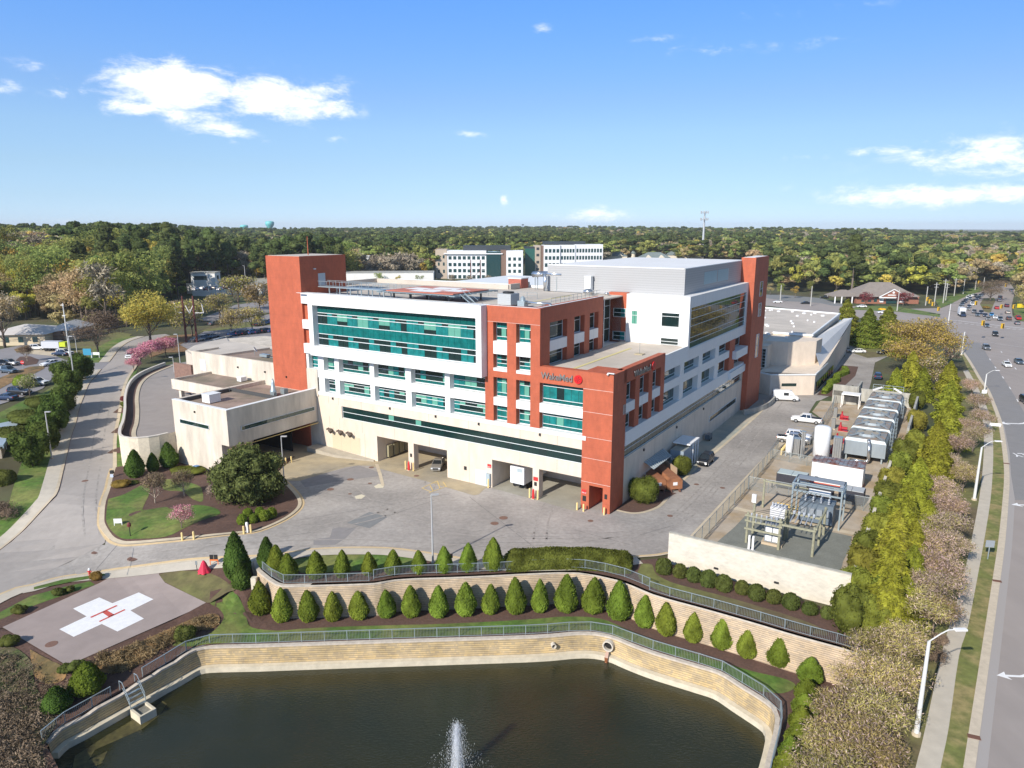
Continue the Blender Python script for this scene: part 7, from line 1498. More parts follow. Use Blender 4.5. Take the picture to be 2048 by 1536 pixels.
def car_meshes(kind):
    """body, glass, wheels, lamps by cross sections; returns a dict of MBs"""
    if kind == 'sedan': L, W, Hh, zb = 4.8, 1.84, 1.44, .92; top = [(-2.4,.70),(-2.3,.95),(-1.75,1.02),(-1.2,1.0),(.85,.98),(1.6,.90),(2.2,.76),(2.4,.56)]; cab = [(-1.75,1.0),(-1.05,1.44),(.15,1.44),(1.0,.97)]
    elif kind == 'suv': L, W, Hh = 4.7, 1.9, 1.72; top = [(-2.35,.9),(-2.3,1.1),(-1.6,1.12),(.9,1.10),(1.7,1.04),(2.2,.92),(2.35,.62)]; cab = [(-2.25,1.1),(-1.95,1.70),(.2,1.72),(1.05,1.10)]
    elif kind == 'pickup': L, W, Hh = 6.0, 2.0, 1.9; top = [(-3.0,1.15),(-2.95,1.20),(-.9,1.20),(-.85,1.22),(1.35,1.22),(2.6,1.14),(2.95,1.0),(3.0,.65)]; cab = [(-.85,1.22),(-.75,1.88),(.75,1.90),(1.45,1.22)]
    elif kind == 'van': L, W, Hh = 5.8, 2.05, 2.6; top = [(-2.9,2.3),(-2.85,2.55),(1.0,2.55),(1.5,2.35),(2.15,1.35),(2.7,1.2),(2.88,.95),(2.9,.6)]; cab = None
    r = .34 if kind in ('sedan','suv') else .40; b = MB(); st = []
    zl = .28 if kind == 'sedan' else .36
    for x, z in top:
        e = min(1, (L/2-abs(x))/.45); w = W/2*(.86+.14*max(0, e)**.5); w2 = w*.93 if kind != 'van' else w*.97*(.9 if z > 2.4 else 1)
        st.append([(x,-w*.9,zl),(x,-w,zl+.22),(x,-w,z-.22 if z-.22 > zl+.25 else zl+.26),(x,-w2,z-.03),(x,-w2*.8,z),(x,w2*.8,z),(x,w2,z-.03),(x,w,z-.22 if z-.22 > zl+.25 else zl+.26),(x,w,zl+.22),(x,w*.9,zl)])
    for s in st: b.v += s
    n = 10
    for i in range(len(st)-1):
        for j in range(n): k = (j+1) % n; b.f.append((i*n+j, i*n+k, (i+1)*n+k, (i+1)*n+j)[::-1]); b.m.append(0)
    b.f += [tuple(range(n)), tuple(range((len(st)-1)*n, len(st)*n))[::-1]]; b.m += [0, 0]
    g = MB(); rf = MB()
    if cab:
        (x0,z0),(x1,z1),(x2,z2),(x3,z3) = cab; wb, wt = W/2*.90, W/2*.70
        g.add([(x0,-wb,z0-.02),(x0,wb,z0-.02),(x3,wb,z3-.02),(x3,-wb,z3-.02),(x1,-wt,z1-.03),(x1,wt,z1-.03),(x2,wt,z2-.03),(x2,-wt,z2-.03)], [(0,1,5,4),(2,3,7,6),(1,2,6,5),(3,0,4,7),(4,5,6,7)])
        rf.add([(x1-.04,-wt-.02,z1-.05),(x1-.04,wt+.02,z1-.05),(x2+.04,wt+.02,z2-.05),(x2+.04,-wt-.02,z2-.05),(x1+.05,-wt+.08,z1+.02),(x1+.05,wt-.08,z1+.02),(x2-.05,wt-.08,z2+.02),(x2-.05,-wt+.08,z2+.02)], [(0,1,5,4),(1,2,6,5),(2,3,7,6),(3,0,4,7),(4,5,6,7)])
        for s in (-1, 1):
            for (xa,za),(xb,zb_) in (((x0,z0),(x1,z1)),((x3,z3),(x2,z2))): rf.beam((xa,s*wb*1.0,za-.02),(xb,s*wt*1.01,zb_-.03),.09,.09)
            xm = (x1+x2)/2; rf.beam((xm,s*wb*1.01,z0-.02),(xm,s*wt*1.02,z1-.03),.09,.06)
            if kind == 'suv': rf.beam((x1+.45,s*wb*1.01,z0),(x1+.35,s*wt*1.02,z1-.03),.3,.06)
    else:
        for s in (-1, 1):
            g.add([(.95,s*1.03,1.35),(1.85,s*1.03,1.35),(1.5,s*1.0,2.05),(1.0,s*1.0,2.1)], [(0,1,2,3)]); g.add([(-.45,s*1.032,1.4),(.65,s*1.032,1.4),(.65,s*1.02,2.1),(-.45,s*1.02,2.1)], [(0,1,2,3)])
        g.add([(1.53,-.86,2.3),(1.53,.86,2.3),(2.13,.93,1.42),(2.13,-.93,1.42)], [(0,1,2,3)]); g.v = [(x+.03 if i >= len(g.v)-4 else x, y, z+(.02 if i >= len(g.v)-4 else 0)) for i, (x, y, z) in enumerate(g.v)]; g.add([(-2.91,-.8,1.4),(-2.91,.8,1.4),(-2.9,.8,2.1),(-2.9,-.8,2.1)], [(0,1,2,3)])
    wx = L/2-.95 if kind != 'pickup' else 2.0; wx2 = -(L/2-1.0) if kind != 'pickup' else -1.95
    return dict(body=b, glass=g, roof=rf, r=r, wx=(wx, wx2), W=W, L=L, zl=zl, kind=kind)
def tomesh(mb, m, smooth=False, nm='m'):
    me = bpy.data.meshes.new(nm); me.from_pydata([tuple(v) for v in mb.v], [], mb.f); me.materials.append(m); me.polygons.foreach_set('use_smooth', [smooth]*len(mb.f)); me.update(); return me
CM = {}
for k in ('sedan','suv','pickup','van'):
    d = car_meshes(k); w = MB(); r = d['r']; w.cyl((0,-.11,0),(0,.11,0),r,r,14); rm = MB(); rm.cyl((0,-.125,0),(0,.125,0),r*.6,r*.6,12)
    hl = MB(); tl = MB(); W = d['W']; L = d['L']; zf, zr = {'sedan': (.62,.78), 'suv': (.82,1.0), 'pickup': (.9,1.0), 'van': (1.0,1.3)}[k]
    for s in (-1, 1): hl.box(L/2-.30,L/2+.012,s*(W/2-.46),s*(W/2-.14),zf-.07,zf+.08); tl.box(-L/2-.012,-L/2+.2,s*(W/2-.36),s*(W/2-.10),zr-.12,zr+.1)
    gr = MB(); gr.box(L/2-.1,L/2+.02,-W*.26,W*.26,zf-.2,zf+.02); gr.box(-L/2-.02,-L/2+.05,-.25,.25,zf-.1,zf+.05)
    bed = MB()
    if k == 'pickup': bed.box(-2.85,-.95,-.82,.82,1.16,1.215)
    CM[k] = dict(body={}, src=d, glass=tomesh(d['glass'], car_gl), wheel=tomesh(w, tyre), rim=tomesh(rm, rim), head=tomesh(hl, lamp_w), tail=tomesh(tl, lamp_r), grille=tomesh(gr, blk), bed=tomesh(bed, blk) if bed.v else None, roof={})
def car(kind, paint, loc, rz, label, cat='car', group=None, far=False, name='parked_car', sc=1.0):
    c = CM[kind]; d = c['src']; t = thing(name, label, cat, loc, rz, group, sc)
    if paint not in c['body']: c['body'][paint] = tomesh(d['body'], PAINT[paint], False); c['roof'][paint] = tomesh(d['roof'], PAINT[paint]) if d['roof'].v else None
    def ad(nm, me, par=t, lc=None):
        if me is None: return
        o = bpy.data.objects.new(nm, me); COL.objects.link(o); o.parent = par
        if lc: o.location = lc
        return o
    ad('body', c['body'][paint]); ad('glasshouse' if kind != 'van' else 'windows', c['glass']); ad('roof', c['roof'][paint]); ad('headlights', c['head']); ad('tail_lights', c['tail']); ad('grille', c['grille'])
    if c['bed']: ad('truck_bed', c['bed'])
    for x in d['wx']:
        for s in (-1, 1):
            w = ad('wheel', c['wheel'], t, (x, s*(d['W']/2-.10), d['r']))
            if not far: ad('rim', c['rim'], w, (0, s*.012, 0))
    return t
def carpx(kind, paint, u, v, rz, label, z=None, **kw):
    p = atg(u, v) if z is None else at(u, v, z); p = Vector((p.x, p.y, p.z+.04)); return car(kind, paint, p, R(rz), label, **kw)
a1 = math.degrees(ANG)      # b direction; a-direction = a1+90
car('sedan','silver', bl(33.2,3.0,.05), R(a1+180+28), 'silver sedan parked in the covered bay under the long strip window')
car('van','white', bl(-6.6,84.8,.03), R(a1+180+120-12+0), 'white panel van with side windows parked by the curved cream wing', 'van', name='panel_van')
car('pickup','white', bl(-14.6,66.8,.03), R(a1+90+4), 'white crew cab pickup truck parked beside the chain link fence', 'pickup truck', name='pickup_truck')
car('pickup','silver', bl(-15.2,50.2,.03), R(a1-90+6), 'pale silver pickup with dark hood parked behind the tall white tank', 'pickup truck', name='pickup_truck')
car('suv','white', bl(-15.5,53.4,.03), R(a1-90+4), 'white station wagon parked behind the silver pickup')
car('suv','black', bl(-4.75,29.4,.05), R(a1+180), 'black van facing the camera beside the white canopied truck', 'van', name='parked_van')
carpx('suv','navy',1755,757,a1+8,'dark car at the side of the drive below the conifers'); carpx('sedan','white',1715,706,178,'white sedan parked in front of the broad conifers'); carpx('sedan','black',1768,708,200,'dark car half hidden behind the conifer beside the drive'); carpx('sedan','silver',1690,703,95,'pale car mostly hidden behind the pointed roof')
# left side
carpx('suv','white',262,716,-78,'white car driving up the left street past the pink cherries', name='moving_car')
for u, v, k, pc, rz, lab in ((39,772,'suv','white',-8,'white car parked third in the row above the clipped evergreens'),(40,789,'suv','black',-8,'black car with red tail lights parked below the young tree') ,(12,800,'sedan','navy',172,'dark blue sedan at the left edge of the lowest parking row'),(77,770,'suv','white',-12,'white SUV parked nearest the hollies'),(18,746,'suv','slate',-20,'dark slate car parked on the left beside the straw island'),(20,731,'suv','silver',-10,'silver hatchback parked behind the slate car'),(0,733,'suv','black',-10,'black SUV at the left edge behind the slate car'),(102,731,'sedan','white',-115,'white car turning near the hollies in the car park'),(76,700,'suv','white',5,'white SUV next to the long white trailer'),(130,710,'suv','white',-10,'white SUV behind the top of the hollies, right one'),(122,711,'sedan','navy',170,'dark and white car behind the hollies, left one'),(112,679,'sedan','silver',8,'pale car on the dark street in front of the clinic')):
    if u == 39: continue
    carpx(k, pc, u, v, rz, lab)
rows_ = [((432,690),(460,682),6),((468,672),(545,664),7),((395,683),(425,676),3),((520,652),(545,645),3),((430,650),(460,646),3)]
n_ = 0
for (u0,v0),(u1,v1),k in rows_:
    for i in range(k):
        u = u0+(u1-u0)*i/max(1,k-1); v = v0+(v1-v0)*i/max(1,k-1); pc = ('slate','navy','grey','black','silver','blue')[(n_*5+i*2) % 6]
        carpx(('sedan','suv')[i % 2], pc, u, v, 60, '%s %s in the back car park, %s from left, %s row from the front' % (pc, ('sedan','SUV')[i % 2], ORD[i], 'first second third fourth fifth'.split()[n_ % 5]), far=True, group='cars in the back car park')
    n_ += 1
for i in range(9): carpx(('suv','sedan','pickup')[i % 3], ('white','white','navy','silver','white','black','grey','white','slate')[i], 392+12*i+(i%2)*3, 581-1.3*(i % 2)*2, 85, '%s %s parked on the roof of the white parking deck, %s from the left' % (('white','white','navy','silver','white','black','grey','white','slate')[i], ('SUV','sedan','pickup')[i % 3], ORD[i]), z=10.4, far=True, group='cars on the parking deck')
for i in range(6): carpx('suv' if i % 2 else 'sedan', ('white','slate','silver','white','navy','grey')[i], 694+9*i, 570-.4*i, 80, '%s car seen over the hospital roof by the elevator tower, %s from left' % (('white','slate','silver','white','navy','grey')[i], ORD[i]), z=14.0 if False else 6, far=True, group='cars seen over the hospital roof')
# the street: near traffic
N1 = [('sedan','white',2013,733,-112,'white sedan driving towards the camera in the middle lane'),('sedan','slate',2037,727,-112,'blue grey sedan towards the camera at the right frame edge'),('suv','grey',1972,699,-112,'dark grey car crossing the ladder crosswalk towards the camera'),('suv','black',1990,672,-120,'black car with orange lamps turning in the middle of the junction'),('sedan','slate',1973,654,-118,'dark sedan just in front of the far stop line'),('suv','black',2052,806,-108,'black car cut by the right frame edge in the near lane')]
for k, pc, u, v, rz, lab in N1: carpx(k, pc, u, v, rz, lab, name='moving_car')
Q = [('sedan','slate',1954,632,'grey car beside the box truck'),('suv','slate',1951,634,None),('sedan','navy',1958,628,None)]
fars = [('suv','grey',1948,626),('sedan','slate',1955,632),('suv','navy',1962,628),('sedan','navy',1970,633),('sedan','bright_blue',1983,632),('sedan','silver',1976,640),('sedan','white',1990,637),('suv','slate',2000,641),('suv','white',1920,622),('suv','black',1919,627),('sedan','silver',1921,615),('sedan','slate',1924,611),('sedan','black',1926,607),('suv','navy',1930,605),('sedan','slate',1933,602),('suv','white',1944,611),('sedan','navy',1938,615),('sedan','silver',1936,620),('sedan','black',1945,605),('suv','white',1939,596),('suv','white',1935,598),('sedan','slate',1940,599),('sedan','white',1946,593),('suv','black',1951,594),('suv','navy',1954,600),('sedan','black',1957,597),('suv','slate',1960,594),('sedan','navy',1963,592),('suv','black',1966,590),('sedan','grey',1949,603)]
adj = {'white':'white','grey':'dark grey','slate':'blue grey','navy':'navy','black':'black','silver':'silver','bright_blue':'bright blue','red':'red','brown':'brown','maroon':'maroon'}
for i, (k, pc, u, v) in enumerate(fars):
    carpx(k, pc, u, v, -122, '%s %s queuing at the far light, %s from the front by row' % (adj[pc], 'SUV' if k == 'suv' else 'sedan', ORD[i]), far=True, name='queuing_car', group='cars queuing at the far light', z=0)
for k, pc, u, v, lab in (('sedan','red',1993,618,'bright red car leaving on the far carriageway'),('suv','maroon',2013,614,'maroon car beside the red one on the far carriageway'),('sedan','silver',2015,627,'silver blue sedan on the far carriageway'),('suv','brown',2017,640,'brown SUV waiting right of the far crosswalk'),('pickup','red',2036,639,'red pickup truck at the right edge beyond the junction'),('sedan','grey',2034,649,'dark grey sedan with red lamps at the right edge crosswalk'),('suv','black',2000,597,'black SUV far up the carriageway, farther one'),('suv','grey',1998,603,'grey SUV far up the carriageway, nearer one'),('sedan','slate',2022,583,'small blue grey car at the far top of the road')): carpx(k, pc, u, v, 62, lab, far=True, name='moving_car', z=0)
for k, pc, u, v, lab in (('sedan','white',1723,615,'white car in front of the bank on the cross street'),('sedan','white',1555,606,'white car left on the cross street above the flat roof'),('suv','black',1648,597,'black car beside the bank drive'),('sedan','black',1610,608,'dark car at the kerb left of the bank'),('sedan','white',1765,627,'white car on the cross street right of the bank lawn')): carpx(k, pc, u, v, 175, lab, far=True, name='moving_car', z=0)
# trucks
def boxtruck(name, label, loc, rz, L, W, Hh, boxm, cabm, cab=True, z0=.95, group=None):
    t = thing(name, label, 'truck', loc, rz, group); mb = MB(); mb.box(-L/2, L/2, -W/2, W/2, z0, z0+Hh); mb.obj('cargo_box', boxm, t)
    mb = MB(); mb.box(-L/2, L/2+(1.9 if cab else 0), -.45, .45, .55, z0-.01); mb.obj('chassis', blk, t)
    if cab:
        mb = MB(); x = L/2+.1; mb.v = [(x,-1,.5),(x+2.2,-.95,.5),(x+2.2,.95,.5),(x,1,.5),(x,-1,2.5),(x+.9,-.85,2.45),(x+.9,.85,2.45),(x,1,2.5),(x+1.4,-.92,1.5),(x+1.4,.92,1.5),(x+2.2,-.92,1.3),(x+2.2,.92,1.3)]
        mb.f = [(0,1,10,8),(0,8,5,4),(3,9,11,2),(3,7,6,9),(4,5,6,7),(8,10,11,9),(1,2,11,10),(0,3,2,1),(0,4,7,3)]; mb.m = [0]*9; mb.obj('cab', cabm, t)
        mb = MB(); mb.add([(x+1.38,-.82,1.56),(x+1.38,.82,1.56),(x+.95,.78,2.38),(x+.95,-.78,2.38)], [(0,1,2,3)]); mb.v = [(a+.04,b,c+.02) for a, b, c in mb.v]; mb.obj('windscreen', car_gl, t)
    for x in ([L/2+1.2, -L/2+1.3] if cab else [-L/2+1.2,-L/2+2.3]):
        for s in (-1, 1): o = bpy.data.objects.new('wheel', CM['pickup']['wheel']); COL.objects.link(o); o.parent = t; o.location = (x, s*(W/2-.16), .45); o.scale = (1.15,1.3,1.15)
    return t
boxw = mat('truck_white', (.74,.76,.79), .5, var=.04, sc=1); boxtruck('box_truck', 'white box truck with dark cab waiting at the far light', at(1933,634,0)+Vector((0,4,0)), R(-112), 5.2, 2.4, 2.9, boxw, PAINT['navy'])
t = boxtruck('box_trailer', 'long white box trailer backed into the loading bay under the building', bl(16.3,7.6,.05), R(a1), 12.6, 2.5, 2.75, boxw, boxw, cab=False); bx(t,'roll_door_window',mat('cabinet_blue_grey'),-6.33,-6.28,-.9,.0,2.9,3.5)
t = boxtruck('delivery_truck', 'blue grey delivery truck with white lettering parked under the white canopy', bl(-1.75,25.0,.05), R(a1), 4.2, 2.3, 2.6, mat('truck_blue_grey', (.25,.31,.37), .5), PAINT['grey']); bx(t,'roof_panel',mat('truck_roof_olive', (.30,.31,.27), .7),-2.05,2.05,-1.05,1.05,3.56,3.59)
text_mesh('side_lettering', 'uam', .9, .01, paint_w, t, basis((-2.13, .95, 1.8), (0,-1,0), (0,0,1), (-1,0,0)), .03)
t = boxtruck('long_trailer', 'long white trailer with a yellow-green rear panel standing in the left car park', atg(107,702)+Vector((0,0,.05)), R(-5), 5.4, 2.2, 1.9, mat('container_grey', (.50,.52,.56), .6), boxw, cab=False); bx(t,'rear_panel',mat('panel_lime', (.50,.58,.02), .6),2.72,4.6,-1.0,1.0,1.4,2.7)
# ================================================================ EQUIPMENT YARD  (local frame of the hospital: x=b, y=a)
def eqt(name, label, cat, a, b, z=.05, group=None, rz=0): return thing(name, label, cat, bl(a, b, z), ANG+rz, group)
yw = eqt('concrete_screen_wall', 'long pale board marked concrete wall in front of the substation yard', 'wall', 0, 0, 0)
mb = MB(); mb.box(-10.1,-9.7,-32.4,-12.3,-.3,3.95); mb.obj('wall_face', conc_cream, yw); mb = MB(); mb.box(-10.12,-9.68,-32.42,-12.28,3.95,4.06); mb.obj('wall_top', mat('wall_top_stained', (.42,.40,.34), .9, var=.2, sc=1), yw); mb = MB(); mb.box(-9.7,42,-32.5,-32.1,-.3,2.6); mb.obj('side_wall', conc_cream, yw)
for a, z in ((-18.2,.9),(-25.0,1.0)): mb = MB(); mb.box(-10.3,-10.1,a-.25,a+.25,z,z+.16); mb.obj('wall_light', mat('black_metal'), yw)
fw_ = eqt('yard_end_wall', 'grey concrete wall closing the far end of the cooling tower yard', 'wall', 0, 0, 0); mb = MB(); mb.box(88.6,89.0,-21.5,-16.3,-.2,4.4); mb.box(89.0,96,-21.7,-21.3,-.2,4.4); mb.box(92,92.4,-33.5,-21.7,-.2,3.4); mb.box(60,92,-33.7,-33.3,-.2,3.4); mb.obj('wall_face', conc_grey, fw_); mb = MB(); mb.box(88.56,88.6,-21.4,-16.5,1.9,3.0); mb.obj('stained_band', mat('stained_dark', (.12,.115,.10), .9, var=.3, sc=2), fw_)
steelg = mat('cooling_tower_steel', (.29,.33,.355), .5, m=.25, var=.12, sc=.8, st=(1,1,.2)); steelr = mat('deck_steel_rusty', (.25,.265,.27), .6, m=.15, var=.2, sc=1.5, tint=((.34,.25,.18), .9))
def ctower(i, b0, lab):
    t = eqt('cooling_tower', lab, 'cooling tower', -27.8, b0+3.7, .05, 'galvanised cooling towers')
    mb = MB(); mb.v = [(-3.6,-3.3,1.1),(3.6,-3.3,1.1),(3.6,3.3,1.1),(-3.6,3.3,1.1),(-3.6,-3.3,3.6),(3.6,-3.3,3.6),(3.6,3.3,3.6),(-3.6,3.3,3.6),(-3.35,-3.0,4.1),(3.35,-3.0,4.1),(3.35,3.0,4.1),(-3.35,3.0,4.1)]; mb.f = [(0,1,5,4),(1,2,6,5),(2,3,7,6),(3,0,4,7),(4,5,9,8),(5,6,10,9),(6,7,11,10),(7,4,8,11),(3,2,1,0)]; mb.m = [0]*9; mb.obj('casing', steelg, t)
    mb = MB(); mb.box(-3.3,3.3,-2.95,2.95,4.1,4.18); mb.obj('fan_deck', steelr, t)
    mb = MB(); mb.lathe([(2.1,4.18),(2.0,4.6),(1.85,4.6),(1.85,4.25)], 20); mb.obj('fan_cylinder', steelg, t); mb = MB(); mb.lathe([(1.85,4.4),(.02,4.45)], 20); mb.obj('fan_grille', mat('grille_tan', (.34,.31,.26), .8), t)
    mb = MB()
    for x in (-2.6,2.6): mb.beam((x*1.15,-2.7,4.25),(x*.4,-.6,4.7),.25,.14); mb.beam((x*1.15,2.7,4.25),(x*.4,.6,4.7),.25,.14)
    mb.obj('deck_braces', steelg, t); mb = MB()
    for x in (-3,3):
        for y in (-2.8,2.8): mb.box(x-.12,x+.12,y-.12,y+.12,0,1.1)
    mb.beam((-3,-2.8,.1),(3,-2.8,1.0),.1); mb.obj('legs', galv, t)
    mb = MB()
    if i in (0, 1, 3):
        for k in range(12):
            z = 1.3+.36*k; n = 10
            for q in range(n): th0, th1 = math.pi*q/n-1.57, math.pi*(q+1)/n-1.57; mb.beam((1.5+.4*math.sin(th0),-3.4-.45*math.cos(th0)-.1,z),(1.5+.4*math.sin(th1),-3.4-.45*math.cos(th1)-.1,z),.05) if k % 2 else None
            mb.beam((1.3,-3.42,z),(1.7,-3.42,z),.04)
        for q in range(5): th = math.pi*q/4-1.57; mb.beam((1.5+.4*math.sin(th),-3.5-.45*math.cos(th),1.4),(1.5+.4*math.sin(th),-3.5-.45*math.cos(th),5.3),.04)
        mb.obj('caged_ladder', galv, t)
    return t
for i, (b0, lab) in enumerate(((44.5,'nearest galvanised cooling tower with the elbow pipe on its face'),(53.0,'second galvanised cooling tower from the camera'),(61.5,'third galvanised cooling tower from the camera'),(70.0,'fourth galvanised cooling tower from the camera'),(78.5,'farthest galvanised cooling tower below the white brackets'))): ctower(i, b0, lab)
t = eqt('elbow_pipe', 'bright silver elbow pipe hanging on the front of the nearest cooling tower', 'pipe', -28.4, 43.9); mb = MB(); mb.tube([(.6,0,4.1),(-.1,0,4.2),(-.35,-.15,3.8),(-.35,-.3,.7),(-.4,.2,.45),(-.5,2.6,.45)], .26, 12); mb.obj('pipe', duct_m, t, smooth=True)
t = eqt('deck_brackets', 'white angled brackets and railing on the farthest cooling tower deck', 'railing', -27.8, 84.0); mb = MB(); mb.beam((0,-2.8,4.9),(1.6,-1.2,5.4),.3,.3); mb.beam((0,2.8,4.9),(1.6,1.2,5.4),.3,.3); mb.obj('bracket', paint_w, t); mb = MB()
for y in (-3,-1,1,3): mb.beam((2.2,y,4.6),(2.2,y,5.8),.07)
for z in (5.2,5.8): mb.beam((2.2,-3,z),(2.2,3,z),.07)
mb.obj('rail', galv, t)
tankw = mat('tank_white', (.78,.79,.80), .35, var=.03, sc=1)
def vtank(label, a, b, r, h, m=tankw, legs=True):
    t = eqt('gas_tank', label, 'tank', a, b); mb = MB(); z0 = .5 if legs else 0; mb.lathe([(.01,z0),(r*.7,z0+.05),(r,z0+.3),(r,h-.35),(r*.75,h-.08),(.01,h)], 22); mb.obj('vessel', m, t, smooth=True)
    mb = MB()
    for k in range(3): th = 2.1*k; mb.box(r*.8*math.cos(th)-.08, r*.8*math.cos(th)+.08, r*.8*math.sin(th)-.08, r*.8*math.sin(th)+.08, -.02, z0+.4)
    mb.obj('feet', galv, t); return t
vtank('tall fat white gas tank standing in the equipment yard', -21.3, 41.8, 1.35, 6.3); vtank('smaller white gas tank near the fence corner', -16.1, 41.3, .62, 3.9)
def finned(label, a, b, n, w, h):
    t = eqt('vaporiser', label, 'vaporiser', a, b, group='finned vaporisers in the equipment yard'); mb = MB()
    for i in range(n):
        for j in range(n):
            x, y = (i-(n-1)/2)*w/n, (j-(n-1)/2)*w/n; mb.box(x-.03,x+.03,y-w/n*.42,y+w/n*.42,.4,h); mb.box(x-w/n*.42,x+w/n*.42,y-.03,y+.03,.4,h)
    mb.obj('fins', mat('fin_aluminium', (.42,.42,.41), .45, m=.6), t); mb = MB(); mb.box(-w/2,w/2,-w/2,w/2,h,h+.06); mb.obj('top_plate', galv, t); mb = MB()
    for x in (-w/2,w/2-.08):
        for y in (-w/2,w/2-.08): mb.box(x,x+.08,y,y+.08,-.02,.4)
    mb.obj('legs', galv, t)
finned('low pale finned vaporiser behind the smaller white tank', -17.1, 42.3, 5, 1.3, 3.2); finned('slim pair of dark finned vaporiser columns between the two tanks', -18.4, 41.0, 2, .7, 5.0); finned('tall finned vaporiser right of the fat white tank', -23.8, 42.6, 4, 1.4, 4.4)
for i, (a, b) in enumerate(((-23.0,47.0),(-22.6,55.2),(-22.0,64.0),(-21.0,73.5))):
    t = eqt('pump', 'red pump with motor beside cooling tower row, %s from the camera' % ORD[i], 'pump', a, b, group='red pumps beside the cooling towers'); mb = MB(); mb.box(-.5,.5,-.9,.9,0,.15); mb.cyl((-.1,-.8,.6),(-.1,.2,.6),.3,.3,10); mb.obj('motor', mat('pump_red', (.40,.02,.03), .4), t); mb = MB(); mb.lathe([(.35,.2),(.42,.55),(.3,.95),(.15,1.3),(.15,1.7)], 12, (0,.5,0)); mb.obj('volute', MATS['pump_red'], t); mb = MB(); mb.box(-.6,.6,-1.0,1.0,-.05,.0); mb.obj('base', concrete, t)
    if i: c_ = eqt('control_cabinet', 'tall grey control cabinet beside the red pumps, %s from the camera' % ORD[i-1], 'cabinet', a+1.9, b+.6, group='control cabinets by the pumps'); mb = MB(); mb.box(-.35,.35,-.35,.35,.1,2.2); mb.obj('casing', mat('cabinet_grey', (.22,.22,.21), .6), c_); mb = MB(); mb.box(-.45,.45,-.45,.45,-.05,.1); mb.obj('plinth', concrete, c_)
t = eqt('canopy', 'small white flat canopy on posts in the far yard corner', 'canopy', -20.6, 86.0); mb = MB(); mb.box(-1.4,1.4,-1.9,1.9,3.0,3.2); mb.obj('roof', paint_w, t); mb = MB(); [mb.box(x-.07,x+.07,y-.07,y+.07,0,3.0) for x in (-1.3,1.3) for y in (-1.8,1.8)]; mb.obj('post', paint_w, t)
# white generator house
t = eqt('generator_house', 'white metal generator house with rust streaked grey roof and double door', 'building', -25.6, 30.6); mb = MB(); mb.box(-1.6,1.6,-3.7,3.7,.25,3.6); mb.obj('wall', paint_w, t); rs_m = mat('grey_standing_seam', (.30,.33,.35), .5, m=.3, tint=((.25,.09,.05), .8)); mb = MB(); mb.box(-1.75,1.75,-3.8,3.8,3.6,3.72)
for k in range(13): mb.box(-1.75,1.75,-3.7+.6*k,-3.64+.6*k,3.72,3.82)
mb.obj('roof', rs_m, t); mb = MB(); mb.box(-1.66,-1.6,-2.5,-.6,.35,2.6); mb.obj('door', panel_w, t); mb = MB(); mb.box(-1.75,1.75,-3.8,3.8,.1,.25); mb.obj('skid', mat('skid_red', (.45,.10,.07), .6), t); mb = MB(); mb.box(-1.68,-1.6,2.6,3.1,.7,1.2); mb.obj('vent', blk, t)
dk = mat('dark_unit', (.035,.035,.045), .6, var=.2, sc=3)
for a, b, w, l, h, m1, m2, lab in ((-19.9,24.6,2.3,4.4,2.5,dk,mat('pale_top', (.46,.52,.50), .5, var=.1, sc=1),'black generator radiator unit with two pale top panels'),(-24.4,22.6,1.1,3.6,1.6,dk,dk,'low black unit behind the steel rack'),(-28.6,23.0,2.2,3.4,2.2,dk,mat('hvac_grey'),'black louvred unit with grey top near the yard conifers')):
    t = eqt('generator_unit', lab, 'generator', a, b); mb = MB(); mb.box(-w/2,w/2,-l/2,l/2,.3,h); mb.obj('casing', m1, t); mb = MB(); mb.box(-w/2-.02,w/2+.02,-l/2+.1,-.03,h,h+.1); mb.box(-w/2-.02,w/2+.02,.03,l/2-.1,h,h+.1); mb.obj('top_panel', m2, t); mb = MB(); [mb.box(x-.06,x+.06,y-.06,y+.06,-.05,.3) for x in (-w/2+.1,w/2-.1) for y in (-l/2+.2,l/2-.2)]; mb.obj('feet', galv_d, t); mb = MB(); mb.tube([(-w/2,l/2+.1,.9),(-w/2-.1,l/2+.5,1.0),(-w/2-.1,l/2+.5,.0)], .1); mb.obj('pipe', blk, t)
# substation
wood = mat('treated_post', (.30,.29,.20), .9, var=.2, sc=3); insul = mat('insulator_grey', (.36,.385,.42), .4); sw = mat('switchgear_grey', (.27,.30,.33), .5, m=.1)
t = eqt('timber_rack', 'timber frame with three cross rails and pale cutouts at the gravel front', 'timber frame', -18.9, .9)
for y in (0, -4.0):
    for x in (0, 3.4): mb = MB(); mb.cyl((x,y,-.1),(x,y,4.2),.17,.15,8); mb.obj('post', wood, t)
for z in (1.9, 3.0, 3.7): mb = MB(); mb.box(-.28,-.12,-4.3,.3,z,z+.24); mb.obj('rail', wood, t)
for k in range(6): mb = MB(); y = -.5-.62*k; mb.cyl((-.4,y,3.2),(-.5,y,3.7),.05,.05,6); mb.lathe([(.05,3.8),(.14,3.85),(.05,3.95),(.14,4.0),(.05,4.1),(.14,4.15),(.02,4.3)], 8, (-.2,y,0)); mb.obj('cutout', insul, t)
t = eqt('timber_rack', 'second timber post frame carrying long rails over the gravel to the right', 'timber frame', -23.0, 1.1)
for x, y in ((0,-3.9),(3.9,-4.0),(7.6,-4.0),(3.9,-.1)): mb = MB(); mb.cyl((x,y,-.1),(x,y,3.9),.17,.15,8); mb.obj('post', wood, t)
for q in ((-.1,-4.1,-.1,.2,3.4),(-.1,-4.1,7.7,-4.1,3.7),(3.9,-4.1,3.9,.2,3.6),(-.1,0,7.6,0,3.2)):
    mb = MB(); mb.beam((q[0],q[1],q[4]),(q[2],q[3],q[4]),.22,.24); mb.obj('rail', wood, t)
